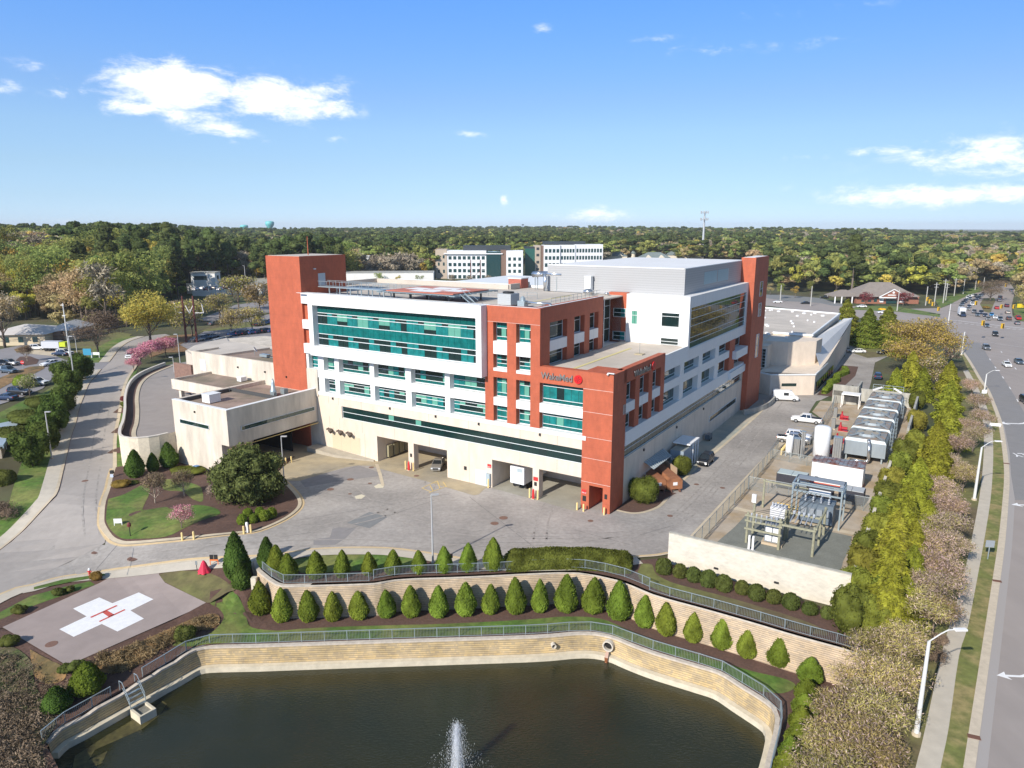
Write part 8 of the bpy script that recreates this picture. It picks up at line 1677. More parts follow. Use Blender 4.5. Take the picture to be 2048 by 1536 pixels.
for k in range(5): mb = MB(); y = -.8-.6*k; mb.cyl((1.2,y,3.5),(3.6,y,3.7),.07,.07,6); mb.lathe([(.08,0),(.2,.05),(.08,.2),(.2,.25),(.08,.45)], 8, (3.7,y,3.7)); mb.obj('bushing', insul, t)
t = eqt('regulator_cabinet', 'blue grey regulator cabinet with white radiator panels on the front slab', 'transformer', -21.9, 2.4); mb = MB(); mb.box(-.7,.7,-.95,.95,.4,2.8); mb.obj('tank', sw, t)
for x in (-.74,): 
    for k in range(2): mb = MB(); mb.box(-.86,-.72,-.85+.9*k,-.1+.9*k,.6,1.4); mb.box(-.86,-.72,-.85+.9*k,-.1+.9*k,1.6,2.5); mb.obj('radiator', paint_w, t)
mb = MB(); [mb.lathe([(.06,2.8),(.17,2.9),(.06,3.0),(.17,3.1),(.06,3.2),(.12,3.5)], 8, (x,y,0)) for x in (-.4,.4) for y in (-.6,0,.6)]; mb.obj('bushings', insul, t); mb = MB(); mb.box(-.9,.9,-1.3,1.3,-.03,.3); mb.obj('slab', mat('timber_pale', (.5,.4,.28), .9), t)
t = eqt('cable_riser', 'pair of white cable riser conduits on the front slab', 'cable riser', -20.0, -1.2); mb = MB(); mb.box(-.12,.12,.12,.36,0,2.0); mb.box(-.12,.12,-.36,-.12,0,2.0); mb.obj('conduits', paint_w, t); mb = MB(); mb.box(-.2,.2,-.5,.5,0,.12); mb.obj('base', insul, t)
t = eqt('power_transformer', 'big grey power transformer with white tank and rows of bushings behind the timber frames', 'transformer', -25.4, 13.2); mb = MB(); mb.box(-1.6,1.2,-2.2,2.2,.3,3.0); mb.obj('tank', mat('transformer_grey', (.13,.165,.20), .5), t); mb = MB(); mb.cyl((.9,-1.4,3.8),(.9,1.4,3.8),.42,.42,12); mb.obj('conservator', paint_w, t)
for k in range(4): mb = MB(); mb.box(-2.0,-1.6,-1.9+1.0*k,-1.2+1.0*k,1.5,2.4); mb.obj('radiator', sw, t)
mb = MB(); [mb.lathe([(.06,3.0),(.18,3.1),(.06,3.25),(.18,3.35),(.06,3.5),(.16,3.6),(.05,3.9)], 8, (x,y,0)) for x in (-1.0,-.1) for y in (-1.5,-.5,.5,1.5)]; mb.obj('bushings', insul, t)
t = eqt('steel_rack', 'tall galvanised steel bus rack frame standing over the transformer', 'steel rack', -25.4, 13.2)
mb = MB(); [mb.beam((x,y,0),(x,y,5.6),.2) for x in (-1.9,1.9) for y in (-3.1,3.1)]; mb.obj('column', galv, t); mb = MB()
for z in (5.6, 4.6): mb.beam((-1.9,-3.1,z),(-1.9,3.1,z),.2); mb.beam((1.9,-3.1,z),(1.9,3.1,z),.2); mb.beam((-1.9,-3.1,z),(1.9,-3.1,z),.2); mb.beam((-1.9,3.1,z),(1.9,3.1,z),.2)
mb.obj('beam', galv, t); mb = MB(); mb.box(.2,1.9,-3.1,3.1,5.65,5.7); mb.obj('top_panel', sw, t)
t = eqt('switchgear_box', 'pale tilted switchgear box with small insulators between the frames', 'switchgear', -20.9, 9.2); mb = MB(); mb.box(-.8,.8,-1.2,.8,1.2,2.6); mb.obj('casing', mat('pale_switch', (.66,.67,.70), .5), t); mb = MB(); [mb.lathe([(.05,2.6),(.14,2.7),(.05,2.85),(.14,2.95),(.04,3.2)], 7, (-.3,-1+.4*k,0)) for k in range(5)]; mb.obj('bushings', insul, t); mb = MB(); [mb.box(x-.06,x+.06,y-.06,y+.06,0,1.2) for x in (-.7,.7) for y in (-1.1,.7)]; mb.obj('legs', galv_d, t)
t = eqt('timber_post', 'single timber pole with cross arm near the drive fence', 'pole', -17.9, 14.2); mb = MB(); mb.cyl((0,0,0),(0,0,4.4),.17,.14,8); mb.obj('post', wood, t); mb = MB(); mb.beam((0,.2,4.1),(0,-6,4.0),.16,.2); mb.obj('cross_arm', wood, t)
t = eqt('meter_box', 'small white meter box on a post left of the timber pole', 'meter box', -16.9, 13.0); mb = MB(); mb.box(-.2,.2,-.3,.3,1.0,2.2); mb.obj('box', paint_w, t); mb = MB(); mb.box(-.05,.05,-.05,.05,0,1.0); mb.obj('post', galv_d, t)
t = eqt('orange_ladder', 'yellow orange ladder rack lying behind the timber frame', 'ladder', -21.2, 15.2, .15); mb = MB(); mb.beam((0,-1.9,.3),(0,1.6,.3),.1); mb.beam((.5,-1.9,.5),(.5,1.6,.5),.1); [mb.beam((0,-1.6+.5*k,.3),(.5,-1.6+.5*k,.5),.12,.1) for k in range(7)]; mb.obj('frame', paint_y, t)
# wires between frames
wr = eqt('bus_wires', 'thin bus wires linking the timber frames and the steel rack', 'wires', 0, 0, 0); mb = MB()
for k in range(6):
    y0 = -19.5-.6*k; mb.tube([(1.0,y0,4.3),(5,y0-1.5,3.7),(11.3,y0-3.5,4.7)], .03, 4)
mb.obj('cable', blk, wr)
# chain link fences
mesh_m = mat('chain_link', (.30,.32,.31), .6, alpha=.30)
def chain(label, pts, h=2.1, sp=3.0, dark=True):
    P = [bl(a, b, .03) for a, b in pts]; t = thing('chain_link_fence', label, 'fence', P[0]); O = P[0]; posts = []
    for i in range(len(P)-1): posts += resample([P[i], P[i+1]], sp)[0 if i == 0 else 1:]
    pm = MB(); pm.cyl((0,0,0),(0,0,h),.045,.045,7); f = pm.obj('post', galv_d, t, loc=posts[0]-O)
    for p in posts[1:]: c = f.copy(); COL.objects.link(c); c.location = p-O
    r_ = MB(); [r_.cyl(posts[i]-O+Vector((0,0,z)), posts[i+1]-O+Vector((0,0,z)), .03, .03, 5) for i in range(len(posts)-1) for z in (h-.05,)]; r_.obj('top_rail', galv_d, t)
    m_ = MB()
    for i in range(len(posts)-1): a, b = posts[i]-O, posts[i+1]-O; m_.add([a+Vector((0,0,.05)), b+Vector((0,0,.05)), b+Vector((0,0,h-.06)), a+Vector((0,0,h-.06))], [(0,1,2,3)])
    m_.obj('wire_mesh', mesh_m, t)
chain('long chain link fence between the drive and the equipment yard', [(-13.9,-8),(-14.2,18),(-14.1,31),(-13.6,44.5)], 2.3)
chain('chain link fence separating the parking bays from the cooling towers', [(-18.5,39.5),(-18.3,60),(-17.8,79),(-17.0,87.5)], 2.4)
chain('chain link fence across the yard in front of the black generator', [(-14.2,20.5),(-22.6,20.6)], 2.2); chain('chain link fence across the yard near the black louvred unit', [(-27.5,20.6),(-32.0,20.6)], 2.2); chain('low chain link fence around the small white tank', [(-13.9,38.2),(-21.5,37.2)], 1.8)
# compactors and truck canopy by the right facade
rb = mat('compactor_brown', (.33,.14,.065), .65, var=.2, sc=1.2, tint=((.24,.095,.045), .5))
for a, b, lab in ((-1.0,14.0,'smaller brown steel trash compactor behind the screen wall'),(-2.6,16.0,'larger brown steel trash compactor with lettered plate')):
    t = eqt('trash_compactor', lab, 'compactor', a, b, .06, 'brown trash compactors', R(-47)); L_ = 6.6 if b > 14 else 5.4; mb = MB(); w = 1.2
    prof = [(-w,.35),(w,.35),(w,1.75),(w*.72,2.15),(-w*.72,2.15),(-w,1.75)]; n = 6; mb.v = [(x, y, z) for y in (-L_/2, L_/2) for x, z in prof]; mb.f = [tuple(range(n))[::-1], tuple(range(n,2*n))]+[(i,(i+1)%n,n+(i+1)%n,n+i) for i in range(n)]; mb.m = [0]*8; mb.obj('container', rb, t); mb = MB(); [mb.box(-w-.03,w+.03,y-.05,y+.05,.3,1.8) for y in np.linspace(-L_/2+.3,L_/2-.3,6)]; mb.obj('rib', rb, t); mb = MB(); mb.box(-.35,.35,-L_/2-.05,-L_/2,1.0,1.5); mb.obj('plate', paint_w, t); mb = MB(); [mb.box(x-.1,x+.1,-L_/2-.4,L_/2,.0,.35) for x in (-.7,.7)]; mb.obj('rail', rust, t)
t = eqt('compactor_screen', 'tan screen walls and ribbed metal lean-to roof around the trash compactors', 'screen wall', 0, 0, .05); mb = MB(); mb.beam((12.6,-.15,1.1),(9.0,-3.6,1.1),.25,2.3); mb.obj('screen_wall', mat('screen_tan', (.46,.33,.22), .9), t); mb = MB(); mb.beam((21.0,-.15,1.2),(17.6,-3.6,1.2),.25,2.4); mb.obj('screen_wall', MATS['screen_tan'], t); mb = MB(); mb.add([(12.5,-.05,4.2),(21,-.05,4.2),(20,-1.9,3.5),(12,-1.9,3.5)], [(0,1,2,3)]); 
for k in range(12): x = 12.6+.7*k; mb.beam((x,-.05,4.26),(x-.6,-1.9,3.56),.08)
mb.obj('metal_roof', mat('lean_to_metal', (.34,.38,.39), .6), t)
t = eqt('truck_canopy', 'white flat canopy on posts over the blue grey truck', 'canopy', -1.6, 27.7, .05); mb = MB(); mb.box(-2.4,2.6,-1.6,1.45,4.0,4.2); mb.obj('roof', paint_w, t); mb = MB(); [mb.box(x-.1,x+.1,-1.55,-1.35,0,4.0) for x in (-.4,1,2.4)]; mb.obj('post', paint_w, t)
t = eqt('parked_scooter_box', 'small dark machine parked against the shaded base wall', 'machine', -.9, 43.5, .05); mb = MB(); mb.box(-.9,.9,-.5,.4,.25,1.2); mb.obj('body', PAINT['slate'], t); mb = MB(); [mb.cyl((x,-.5,.25),(x,-.35,.25),.25,.25,10) for x in (-.6,.6)]; mb.obj('wheel', tyre, t)
t = eqt('retaining_kerb_wall', 'curved grey concrete stair wall at the foot of the tall red tower', 'wall', 0, 0, 0); mb = MB(); wallstrip(mb, smooth_line([Vector((66,-1.6,0)),Vector((70,-3.4,0)),Vector((76,-4.6,0)),Vector((83,-4.4,0)),Vector((87,-3.6,0))], 4), -.4, -.1, 1.2); mb.obj('wall_face', conc_grey, t)
# waste bins with red lids under the annex
t = eqt('waste_compactor', 'grey pink bin enclosure with bright red lids under the annex', 'waste container', 62.0, -15.0, .05); mb = MB(); mb.box(-1.5,1.5,-1.6,1.6,.1,2.3); mb.obj('bin_body', mat('bin_grey_pink', (.33,.25,.24), .8), t); mb = MB(); mb.box(-1.4,1.4,-1.5,1.5,2.3,2.75); mb.obj('lid', mat('lid_red', (.60,.01,.03), .5), t); mb = MB(); mb.box(-1.53,-1.5,-.9,-.4,1.3,1.9); mb.obj('warning_plate', red_s, t)
# ================================================================ STREET FURNITURE
pole_m = mat('lamp_pole_grey', (.50,.50,.50), .5, m=.2); conc_p = mat('lamp_pole_concrete', (.62,.62,.60), .7, var=.05, sc=2)
def lamp(u, v, vt, label, arm=(1.0,0), r=.09, z=None, m=None, head='box', group=None, name='street_lamp', alen=1.0, base=True):
    p = atg(u, v) if z is None else at(u, v, z); d = ray(u, vt); k = p.y/d[1]; h = H+d[2]*k-p.z; t = thing(name, label, 'street lamp', p, 0, group); m = m or pole_m
    mb = MB(); mb.cyl((0,0,0),(0,0,h-(0 if head == 'box' else .9)),r*1.25,r*.75,10); mb.obj('pole', m, t)
    if base: mb = MB(); mb.cyl((0,0,-.05),(0,0,.25),r*2.2,r*2.2,10); mb.obj('base', concrete, t)
    a = Vector((arm[0], arm[1], 0)).normalized()*alen
    if head == 'box':
        mb = MB(); mb.beam((0,0,h-.05), tuple(a*.9+Vector((0,0,h-.05))), .4, .12); mb.obj('lamp_head', m, t)
    else:
        mb = MB(); e = a+Vector((0,0,h)); mb.tube([(0,0,h-.9),tuple(a*.45+Vector((0,0,h-.3))),tuple(a*.75+Vector((0,0,h))),tuple(e)], .05, 6); mb.obj('arm', m, t); mb = MB(); mb.beam(tuple(e), tuple(e+a.normalized()*1.0+Vector((0,0,-.05))), .32, .14); mb.obj('lamp_head', paint_w, t)
    return t
lamp(866,1127,989,'tall slim grey lamp pole in the mulch beside the middle cone shrubs', (1,.3), .10, 0)
lamp(569,970,872,'grey lamp pole at the corner of the planted island by the annex', (1,0), .08)
lamp(104,918,823,'grey lamp pole among the hollies at the left pavement, nearest one', (1,0), .11, group='lamp poles on the left'); lamp(152,785,672,'tall lamp pole with double arm standing between the upper hollies', (1,0), .12, group='lamp poles on the left')
lamp(155,712,672,'white hooked lamp pole behind the blue sign', (-1,0), .1, group='lamp poles on the left'); lamp(361,732,668,'lamp pole right of the pink cherries at the wing corner', (-.3,0), .1, group='lamp poles on the left'); lamp(349,748,714,'short hooked lamp on the ramp deck wall', (-1,0), .09)
lamp(482,634,613,'T shaped lamp in the back car park', (1,0), .14); lamp(446,660,655,'low pole in the back car park row', (.2,0), .1) if False else None
lamp(418,592,543,'tall lamp behind the parking deck stair house, left one', (1,0), .16, z=8); lamp(492,575,531,'tall lamp behind the back trees, right one', (-1,0), .16, z=8)
for u, v, vt, al, lab in ((1832,1470,1262,2.0,'white concrete street lamp with curved arm nearest the camera on the right'),(1948,1000,883,2.0,'white concrete street lamp with curved arm beside the cherries, second'),(1968,785,741,2.2,'white concrete street lamp with curved arm beside the turning lane, third'),(1923,710,664,.2,'white concrete pole at the verge near the junction'),(1896,650,608,.2,'grey pole at the junction corner behind the golden tree')): lamp(u, v, vt, lab, (1,.1), .17 if v < 1400 else .16, 0, conc_p, 'arm' if al > 1 else 'box', 'street lamps along the street', alen=al, base=v > 700)
def upole(u, v, vt, label, h2=1.0, group='utility poles beyond the junction', z=0, name='utility_pole', cross=True):
    p = at(u, v, z); d = ray(u, vt); h = H+d[2]*(p.y/d[1])-z; t = thing(name, label, 'utility pole', p, 0, group); mb = MB(); mb.cyl((0,0,0),(0,0,h),.28,.2,8); mb.obj('pole', mat('pole_pale', (.42,.41,.38), .8), t)
    if cross: mb = MB(); mb.beam((-1.4,0,h-1),(1.4,0,h-1),.2); mb.beam((-1.1,0,h-2.4),(1.1,0,h-2.4),.2); mb.obj('cross_arm', MATS['pole_pale'], t)
for u, v, vt, lab in ((1868,612,565,'pale utility pole with cross arms left of the queue, left one'),(1886,606,558,'utility pole behind the queue, second from left'),(1891,601,566,'utility pole behind the queue, third from left'),(1908,592,556,'thin utility pole against the brown trees, fourth'),(1926,588,556,'thin utility pole near the far signals, fifth'),(1950,580,557,'utility pole left of the far signals, sixth'),(1966,578,555,'utility pole at the far signals, rightmost')): upole(u, v, vt, lab, cross=v > 590)
for u, v, vt, lab in ((1851,611,573,'grey signal pole right of the bank'),(1794,622,579,'tall pale pole in front of the bank'),(1621,612,572,'small pole with wires left of the bank'),(1560,605,570,'curved lamp left on the cross street')): upole(u, v, vt, lab, group='poles along the cross street', cross=False)
# traffic signals
sig_y = mat('signal_yellow', (.70,.42,.02), .5)
for u, v, lab in ((1855,598,'yellow traffic signal above the golden tree, left one'),(1860,603,'yellow traffic signal above the golden tree, middle one'),(1866,608,'yellow traffic signal above the golden tree, right one'),(1877,618,'yellow traffic signal hanging lowest beside the golden tree'),(1966,646,'pair of yellow traffic signals over the far stop line, left'),(2005,652,'yellow traffic signal over the far stop line, right'),(1958,565,'tiny far yellow traffic signal, left one'),(2012,570,'tiny far yellow traffic signal, right one'),(1952,606,'yellow traffic signal over the queue'),(2003,613,'yellow traffic signal above the maroon car'),(2028,613,'yellow traffic signal above the right grass corner')):
    d = ray(u, v); D_ = 400 if v < 580 else 330 if v < 625 else 255; k = D_/d[1]; p = Vector((d[0]*k, D_, H+d[2]*k)); t = thing('traffic_signal', lab, 'traffic signal', (p.x, p.y, p.z), 0, 'yellow traffic signals'); mb = MB(); mb.box(-.45,.45,-.3,.3,-.9,.9); mb.obj('housing', sig_y, t); mb = MB(); [mb.cyl((0,-.3,z),(0,-.55,z),.24,.24,8) for z in (-.55,0,.55)]; mb.obj('visor', blk, t)
t = thing('signal_wire', 'thin span wire carrying the traffic signals over the junction', 'cable'); 
def P3(u, v, D_): d = ray(u, v); k = D_/d[1]; return (d[0]*k, D_, H+d[2]*k)
mb = MB(); mb.tube([P3(1851,585,330), P3(1877,612,330), P3(1952,600,330), P3(2003,606,330), P3(2048,606,330)], .05, 4); mb.tube([P3(1896,620,255), P3(1966,636,255), P3(2005,643,255), P3(2060,642,255)], .05, 4); mb.obj('wire', blk, t)
# transmission pylons left and their wires
corten = mat('corten_steel', (.12,.035,.03), .7)
def pylon(label, u1, u2, v, vt, arms=True, z=5, group='brown steel power pylons'):
    p = at(u1, v, z); q = at(u2, v-2, z); q.y = p.y if True else q.y; q.x = (u2-1024)/F*(p.y*CP+(H-z)*SP); d = ray(u1, vt); h = H+d[2]*(p.y/d[1])-z; t = thing('power_pylon', label, 'pylon', p, 0, group)
    w = q.x-p.x
    for x in (0, w): mb = MB(); mb.cyl((x,0,-.5),(x,0,h),.38,.26,8); mb.obj('pole', corten, t)
    mb = MB(); mb.beam((0,0,h*.30),(w,0,h*.62),.22); mb.obj('brace', corten, t)
    if arms:
        mb = MB(); mb.tube([(-2.6,0,h*.82),(-2.4,0,h*.66),(0,0,h*.64)], .12, 5); mb.tube([(w*.25,0,h*.8),(w*.55,0,h*.63),(w*.95,0,h*.8)], .12, 5); mb.tube([(w+2.6,0,h*.82),(w+2.9,0,h*.64),(w,0,h*.64)], .12, 5); mb.obj('insulator_arm', paint_w, t)
    return p, h, w
p_, h_, w_ = pylon('brown twin pole power pylon with white insulator arms right of the yellow maple', 373, 394, 685, 592)
pylon('far brown twin pole pylon in front of the white offices', 942, 961, 575, 520, True)
t = thing('power_lines', 'thin power lines crossing the left woods to the brown pylon', 'power lines'); mb = MB()
for k, (dx, f) in enumerate(((-2.6,.66),(-2.4,.67),(.5*w_,.63),(w_+2.9,.64),(w_+2.5,.66),(0,.98))):
    e = p_+Vector((dx, 0, h_*f)); s = Vector(P3(-40, 672+3*k, 150)); pts = [s.lerp(e, i/12)-Vector((0,0,4*2.2*(i/12)*(1-i/12))) for i in range(13)]; mb.tube(pts, .035, 3)
    e2 = Vector(P3(560, 640+2.0*k, 330)); mb.tube([e.lerp(e2, i/8)-Vector((0,0,5*(i/8)*(1-i/8))) for i in range(9)], .035, 3)
mb.obj('line', mat('wire_grey', (.16,.16,.16), .6), t)
t = thing('light_pole_wood', 'thin tall lattice topped pole between the clinic and the bare tree', 'utility pole', atg(141,722)); mb = MB(); mb.cyl((0,0,0),(0,0,15.5),.16,.12,8); mb.obj('pole', conc_p, t); mb = MB(); mb.beam((-.6,0,15),(.2,0,15),.2); mb.beam((-.5,0,12.2),(.3,0,12.2),.25); mb.obj('fittings', conc_p, t)
# bollards
boll = mat('bollard_yellow', (.78,.60,.26), .7)
def bollard(u, v, label, h=1.15, p=None, group='pale yellow bollards'):
    p = p or atg(u, v); t = thing('bollard', label, 'bollard', p, 0, group); mb = MB(); mb.lathe([(.13,0),(.13,h-.08),(.07,h),(0,h)], 10); mb.obj('post', boll, t)
for u, v, lab in ((365,1081,'yellow bollard at the island kerb below the pink tree, left one'),(388,1079,'yellow bollard at the island kerb below the pink tree, right one'),(488,1068,'yellow bollard left of the small white post'),(502,1065,'yellow bollard right of the small white post'),(551,932,'yellow bollard at the bin enclosure, left'),(562,931,'yellow bollard at the bin enclosure, second'),(572,928,'yellow bollard at the bin enclosure, third'),(583,925,'yellow bollard at the bin enclosure, right'),(1154,1020,'yellow bollard at the bay corner, left one'),(1167,1023,'yellow bollard beside the red tower pier, middle one'),(1208,1030,'yellow bollard in front of the red tower opening')): bollard(u, v, lab)
for i, (a, b) in enumerate(((12.9,-.6),(11.5,-.6),(37.3,-.6),(35.6,-.6),(20.5,-.5))): bollard(0, 0, ('yellow bollard left of the right bay pillar','yellow bollard right of the right bay pillar','yellow bollard left of the left bay pillar','yellow bollard right of the left bay pillar','yellow bollard at the electric cabinet')[i], 1.5, bl(a, b, .05))
for i, (a, b) in enumerate(((12.2,-.7),(36.5,-.7))):
    t = thing('fire_hose_box', ('red equipment case at the foot of the right bay pillar','red equipment case at the foot of the left bay pillar')[i], 'fire equipment', bl(a, b, .05), ANG); mb = MB(); mb.lathe([(.2,0),(.22,.5),(.16,1.4),(.05,1.6)], 10); mb.obj('case', red_s, t); mb = MB(); mb.box(-.3,.3,-.3,.3,-.02,.06); mb.obj('foot', concrete, t)
for i in range(5): bollard(0, 0, 'short yellow fence bollard by the fence corner, %s from the camera' % ORD[i], 1.3, bl(-14.9, 41.0+1.1*i, .05))
t = thing('fire_extinguisher', 'small red hose reel on the fence corner near the tanks', 'fire equipment', bl(-15.6,45.2,.1)); mb = MB(); mb.cyl((0,-.15,.9),(0,.15,.9),.32,.32,12); mb.obj('reel', red_s, t); mb = MB(); mb.box(-.05,.05,-.05,.05,0,.9); mb.obj('post', galv_d, t)
# signs and small things at the lower left
t = thing('white_board_sign', 'blank white board sign on two legs in the island lawn', 'sign', atg(237,1053,.15), R(3)); mb = MB(); mb.box(-.55,.55,-.03,.03,.35,1.0); mb.obj('board', paint_w, t); mb = MB(); mb.box(-.55,-.47,-.03,.03,0,.35); mb.box(.47,.55,-.03,.03,0,.35); mb.obj('leg', paint_w, t)
t = thing('post_lantern', 'dark red lantern on a black post in the island lawn', 'lantern', atg(261,1074,.15)); mb = MB(); mb.cyl((0,0,0),(0,0,1.3),.06,.05,8); mb.obj('post', blk, t); mb = MB(); mb.lathe([(.05,1.25),(.26,1.4),(.26,1.75),(.1,1.95),(0,2.0)], 8); mb.obj('lamp', mat('dark_red', (.15,.03,.03), .5), t)
t = thing('white_post', 'small white marker post between two yellow bollards', 'post', atg(495,1066,.1)); mb = MB(); mb.box(-.13,.13,-.13,.13,0,1.1); mb.lathe([(.2,1.1),(.18,1.4),(0,1.5)], 8); mb.obj('body', paint_w, t)
t = thing('red_cover', 'red cloth covered object standing on the mulch beside the pavement', 'covered object', atg(409,1145,.1)); mb = MB()
prof = [(.75,0),(.62,.25),(.45,.7),(.3,1.15),(.12,1.45),(.01,1.5)]; n = 20
for r_, z in prof:
    for i in range(n): a = 6.283*i/n; k = 1+.22*math.sin(i*2.1+z)*(1-z/1.6); mb.v.append((r_*k*math.cos(a), r_*k*math.sin(a), z))
for j in range(len(prof)-1):
    for i in range(n): mb.f.append((j*n+i, j*n+(i+1)%n, (j+1)*n+(i+1)%n, (j+1)*n+i)); mb.m.append(0)
mb.obj('cloth', mat('red_cloth', (.62,.02,.06), .7), t, smooth=True)
t = thing('barricade_sign', 'orange legged barricade with two black panels on the pavement', 'sign', atg(429,1131,.1), R(0)); mb = MB(); mb.box(-.5,-.03,-.05,0,.75,1.35); mb.box(.03,.5,-.05,0,.75,1.35); mb.obj('panel', blk, t); mb = MB(); mb.box(-.52,-.44,-.04,.02,0,.75); mb.box(.44,.52,-.04,.02,0,.75); mb.box(-.52,.52,-.06,-.02,.55,.75); mb.obj('frame', mat('orange_plastic', (.75,.20,.05), .6), t)
t = thing('fire_hydrant', 'red fire hydrant with white top at the helipad drive', 'hydrant', atg(180,1151,.1)); mb = MB(); mb.lathe([(.2,0),(.14,.08),(.13,.65)], 10); mb.cyl((-.25,0,.45),(.25,0,.45),.08,.08,8); mb.obj('body', mat('hydrant_red', (.5,.03,.03), .4), t); mb = MB(); mb.lathe([(.17,.65),(.12,.85),(0,.92)], 10); mb.obj('cap', paint_w, t)
t = thing('small_sign', 'small dark sign plate on a post at the pavement edge', 'sign', atg(394,1140,.1)); mb = MB(); mb.box(-.03,.03,-.03,.03,0,1.0); mb.obj('post', blk, t); mb = MB(); mb.box(-.12,.12,-.05,0,.6,1.1); mb.obj('plate', galv_d, t)
t = thing('post_sign', 'small brown lamp post beside the middle cone shrubs', 'post', at(903,1129,.05)); mb = MB(); mb.box(-.04,.04,-.04,.04,0,1.2); mb.obj('post', blk, t); mb = MB(); mb.box(-.16,.16,-.1,.1,.9,1.4); mb.obj('head', off_b, t)
t = thing('mailbox_sign', 'dark newspaper box and blue white plate at the street kerb', 'box', atg(225,955,.1)); mb = MB(); mb.box(-.25,.25,-.2,.2,.6,1.1); mb.obj('box', blk, t); mb = MB(); mb.box(-.2,.3,-.25,-.2,.0,.55); mb.obj('plate', mat('plate_blue', (.45,.52,.65), .5), t)
t = thing('street_sign', 'back of a grey rectangular road sign on the verge between pavement and kerb', 'road sign', at(1975,1118,.03), R(-10)); mb = MB(); mb.box(-.05,.05,-.05,.05,0,2.1); mb.obj('post', galv, t); mb = MB(); mb.box(-.5,.5,-.09,-.05,1.6,2.5); mb.obj('plate', sw, t)
t = thing('street_sign', 'white road sign plate on the verge beside the third street lamp', 'road sign', at(1966,800,.03)); mb = MB(); mb.box(-.05,.05,-.05,.05,0,1.6); mb.obj('post', galv, t); mb = MB(); mb.box(-.6,.6,-.09,-.05,1.6,2.5); mb.obj('plate', paint_w, t)
t = thing('low_white_sign', 'low white slab sign on the verge below the cherries', 'sign', at(1990,853,.03), R(-20)); mb = MB(); mb.box(-1.0,1.0,-.1,.1,.1,.7); mb.obj('slab', paint_w, t)
t = thing('blue_sign', 'blue and white hospital sign on the lawn beside the street bend', 'sign', atg(176,716)); mb = MB(); mb.box(-1.1,1.1,-.1,.1,.8,2.6); mb.obj('board', mat('sign_blue', (.04,.28,.45), .5), t); mb = MB(); mb.box(-1.1,-.95,-.08,.08,0,.8); mb.box(.95,1.1,-.08,.08,0,.8); mb.obj('leg', paint_w, t)
t = thing('white_sign', 'small white street sign right of the blue sign', 'sign', atg(192,716)); mb = MB(); mb.box(-1.1,1.1,-.08,.08,.9,1.6); mb.obj('board', paint_w, t); mb = MB(); mb.box(-1,-.9,-.05,.05,0,.9); mb.box(.9,1,-.05,.05,0,.9); mb.obj('leg', paint_w, t)
t = thing('stop_sign', 'red octagonal stop sign in the left car park', 'stop sign', atg(47,742)); mb = MB(); mb.cyl((0,-.05,2.2),(0,.05,2.2),.5,.5,8); mb.obj('plate', red_s, t); mb = MB(); mb.box(-.04,.04,-.04,.04,0,1.8); mb.obj('post', galv, t)
text_mesh('sign_lettering', 'STOP', .34, .005, paint_w, t, basis((-.36, -.07, 2.08), (1,0,0), (0,0,1), (0,-1,0)))
t = thing('banner_sign', 'yellow flower bed sign on the corner grass beyond the junction', 'sign', at(2041,617,0)); mb = MB(); mb.box(-1.8,1.8,-.2,.2,.4,2.4); mb.obj('board', mat('sign_yellow', (.75,.55,.02), .6), t); mb = MB(); mb.box(-1.6,-1.4,-.1,.1,0,.4); mb.box(1.4,1.6,-.1,.1,0,.4); mb.obj('leg', blk, t)
bigbush('flower_bush', 'yellow flowering round bed on the bank lawn', at(1764,621,0), 2, 1.2, 1.2, foliage('petal_yellow', (.75,.55,.05)), 400, .3)
bigbush('round_bush', 'low round brown bush at the tip of the median', at(1973,617,.1), 2.2, 1.4, 1.2, F_rust, 500, .3)
t = thing('white_meter', 'white meter box with blue cap against the annex behind the magnolia', 'meter box', bl(66.5,-20.2,.15), ANG); mb = MB(); mb.box(-.3,.3,-.35,.35,0,.9); mb.obj('box', paint_w, t); mb = MB(); mb.box(-.35,.35,-.9,-.1,.9,1.0); mb.obj('cap', mat('cap_blue', (.1,.22,.4), .5), t)
t = thing('utility_box', 'pale utility box at the end of the upper retaining wall', 'utility box', atlow(508,1182)+Vector((0,.3,0))); mb = MB(); mb.box(-.3,.3,-.3,.3,0,1.6); mb.obj('box', mat('pale_box', (.68,.62,.5), .6), t); mb = MB(); mb.box(-.36,.36,-.36,.36,-.1,.05); mb.obj('base', concrete, t)
# manhole covers
ML = [(1007,1036,.62,'rusty manhole cover in front of the trailer bay, upper one'),(989,1047,.58,'rusty manhole cover in front of the trailer bay, lower one'),(1181,1042,.4,'rusty manhole cover below the red corner tower'),(1340,1032,.4,'rusty manhole cover on the drive below the large round bush'),(1393,969,.4,'rusty manhole cover on the drive beside the compactors'),(1445,976,.4,'rusty manhole cover near the yard fence on the drive'),(701,959,.55,'rusty manhole cover in the court, the upper right of two large ones'),(661,979,.55,'rusty manhole cover in the court beside the island kerb'),(740,967,.35,'small rusty cover between the large cover and the pale slab'),(833,952,.45,'rusty cover on the apron edge below the silver sedan'),(743,935,.45,'rusty cover at the head of the concrete strip'),(700,988,.3,'small rusty cover left of the lower pale slab'),(191,1105,.5,'rusty manhole cover in the junction, left one'),(267,1117,.75,'large rusty manhole cover in the lower street'),(170,962,.5,'rusty manhole cover in the left street'),(103,1289,.6,'rusty manhole cover in the helipad asphalt')]
for u, v, r_, lab in ML: mb = MB(); mb.lathe([(r_,0),(r_*.95,.012),(0,.013)], 18); mb.obj('manhole_cover', mat('manhole_rust', (.19,.105,.075), .85, var=.2, sc=6), loc=atg(u, v, .032 if u != 103 else .06), label=lab, cat='manhole cover', group='manhole covers')
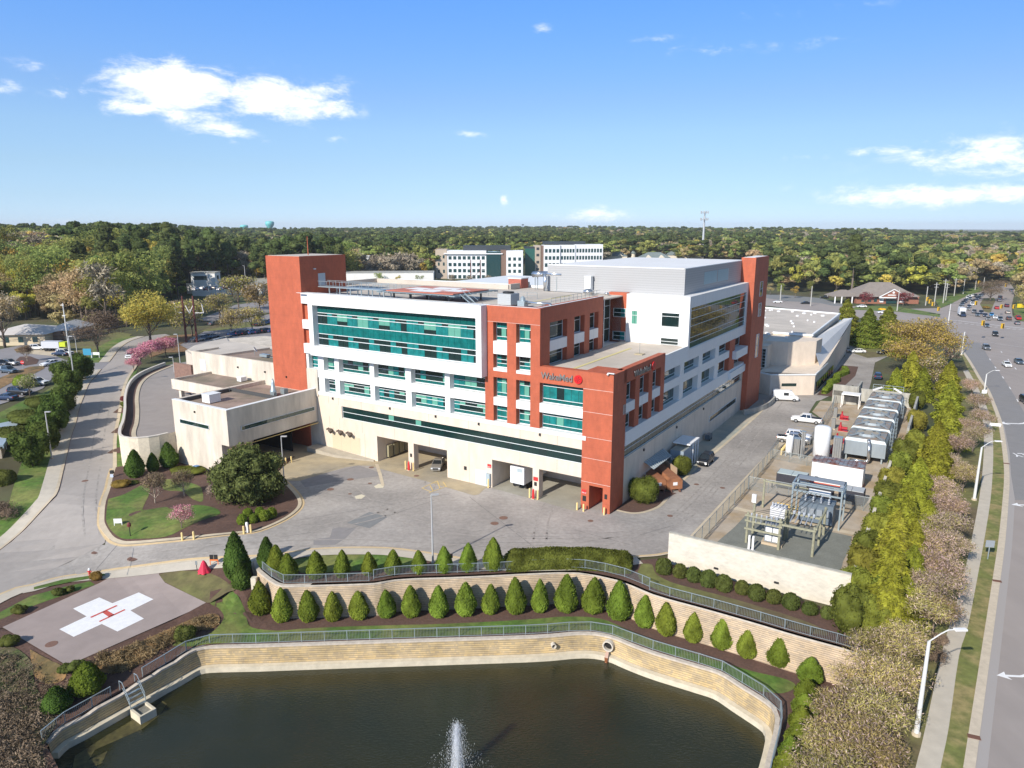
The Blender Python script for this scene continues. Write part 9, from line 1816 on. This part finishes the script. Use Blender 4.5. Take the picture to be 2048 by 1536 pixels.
# ================================================================ FOUNTAIN
fp = at(915,1548,-6.6); ft = thing('fountain', 'white fountain jet spraying up from the pond near the bottom edge', 'fountain', fp, sc=(1.25,1.25,1.5))
def jet():
    n = 9000; th = NR.uniform(0, 6.283, n); sp = np.abs(NR.normal(size=n))*.055; tt = NR.uniform(0, 1, n); v0 = NR.uniform(.72, 1.0, n)
    Hm = 3.5; t_ = tt*2; z = Hm*v0**2*(t_*2-t_**2)*1.0; r = sp*t_*3.0*(1+.4*t_)+.03; X = np.stack([np.cos(th)*r, np.sin(th)*r, z], 1)
    lo = NR.rand(n) < .07; ang = NR.uniform(0, 6.283, n); q = NR.uniform(0, 1, n); X[lo] = np.stack([np.cos(ang)*(2.6*q), np.sin(ang)*(2.6*q), 1.3*(q*2-(q*2)**2/2)*.8*(1+0*q)], 1)[lo]
    s = NR.uniform(.008, .026, n)[:,None]; a = NR.normal(size=(n,3)); a /= np.linalg.norm(a, axis=1)[:,None]; b = np.cross(a, NR.normal(size=(n,3))); b /= np.linalg.norm(b, axis=1)[:,None]; up = np.array([0,0,1.0])
    V = np.stack([X-a*s, X-up*s*2.5, X+b*s, X+up*s*2.5], 1).reshape(-1,3); m = mat('spray_white', (.85,.87,.9), .4, trans=.5)
    o = bpy.data.objects.new('spray', mesh_np('spray', V, [m])); COL.objects.link(o); o.parent = ft
    mb = MB(); mb.lathe([(.55,0),(.45,.8),(.32,1.7),(.16,2.5),(.01,3.1)], 14); mb.obj('jet_core', mat('spray_core', (.85,.88,.92), .5, alpha=.22), ft, smooth=True)
    mb = MB(); mb.lathe([(.25,-.1),(.25,.06),(0,.08)], 12); mb.obj('nozzle', blk, ft)
jet()
# ================================================================ AIR
def haze():
    m = bpy.data.materials.new('haze'); m.use_nodes = True; N = m.node_tree.nodes; L = m.node_tree.links; N.clear(); o = N.new('ShaderNodeOutputMaterial'); v = N.new('ShaderNodeVolumePrincipled')
    v.inputs['Color'].default_value = (.90,.94,1.0,1); v.inputs['Density'].default_value = .00008; v.inputs['Anisotropy'].default_value = 0.0; L.new(v.outputs[0], o.inputs['Volume'])
    mb = MB(); mb.box(-9400,9400,-2900,9800,-12,92); h = mb.obj('haze', m, label='faint pale haze of the spring air', cat='haze', kind='stuff')
haze()
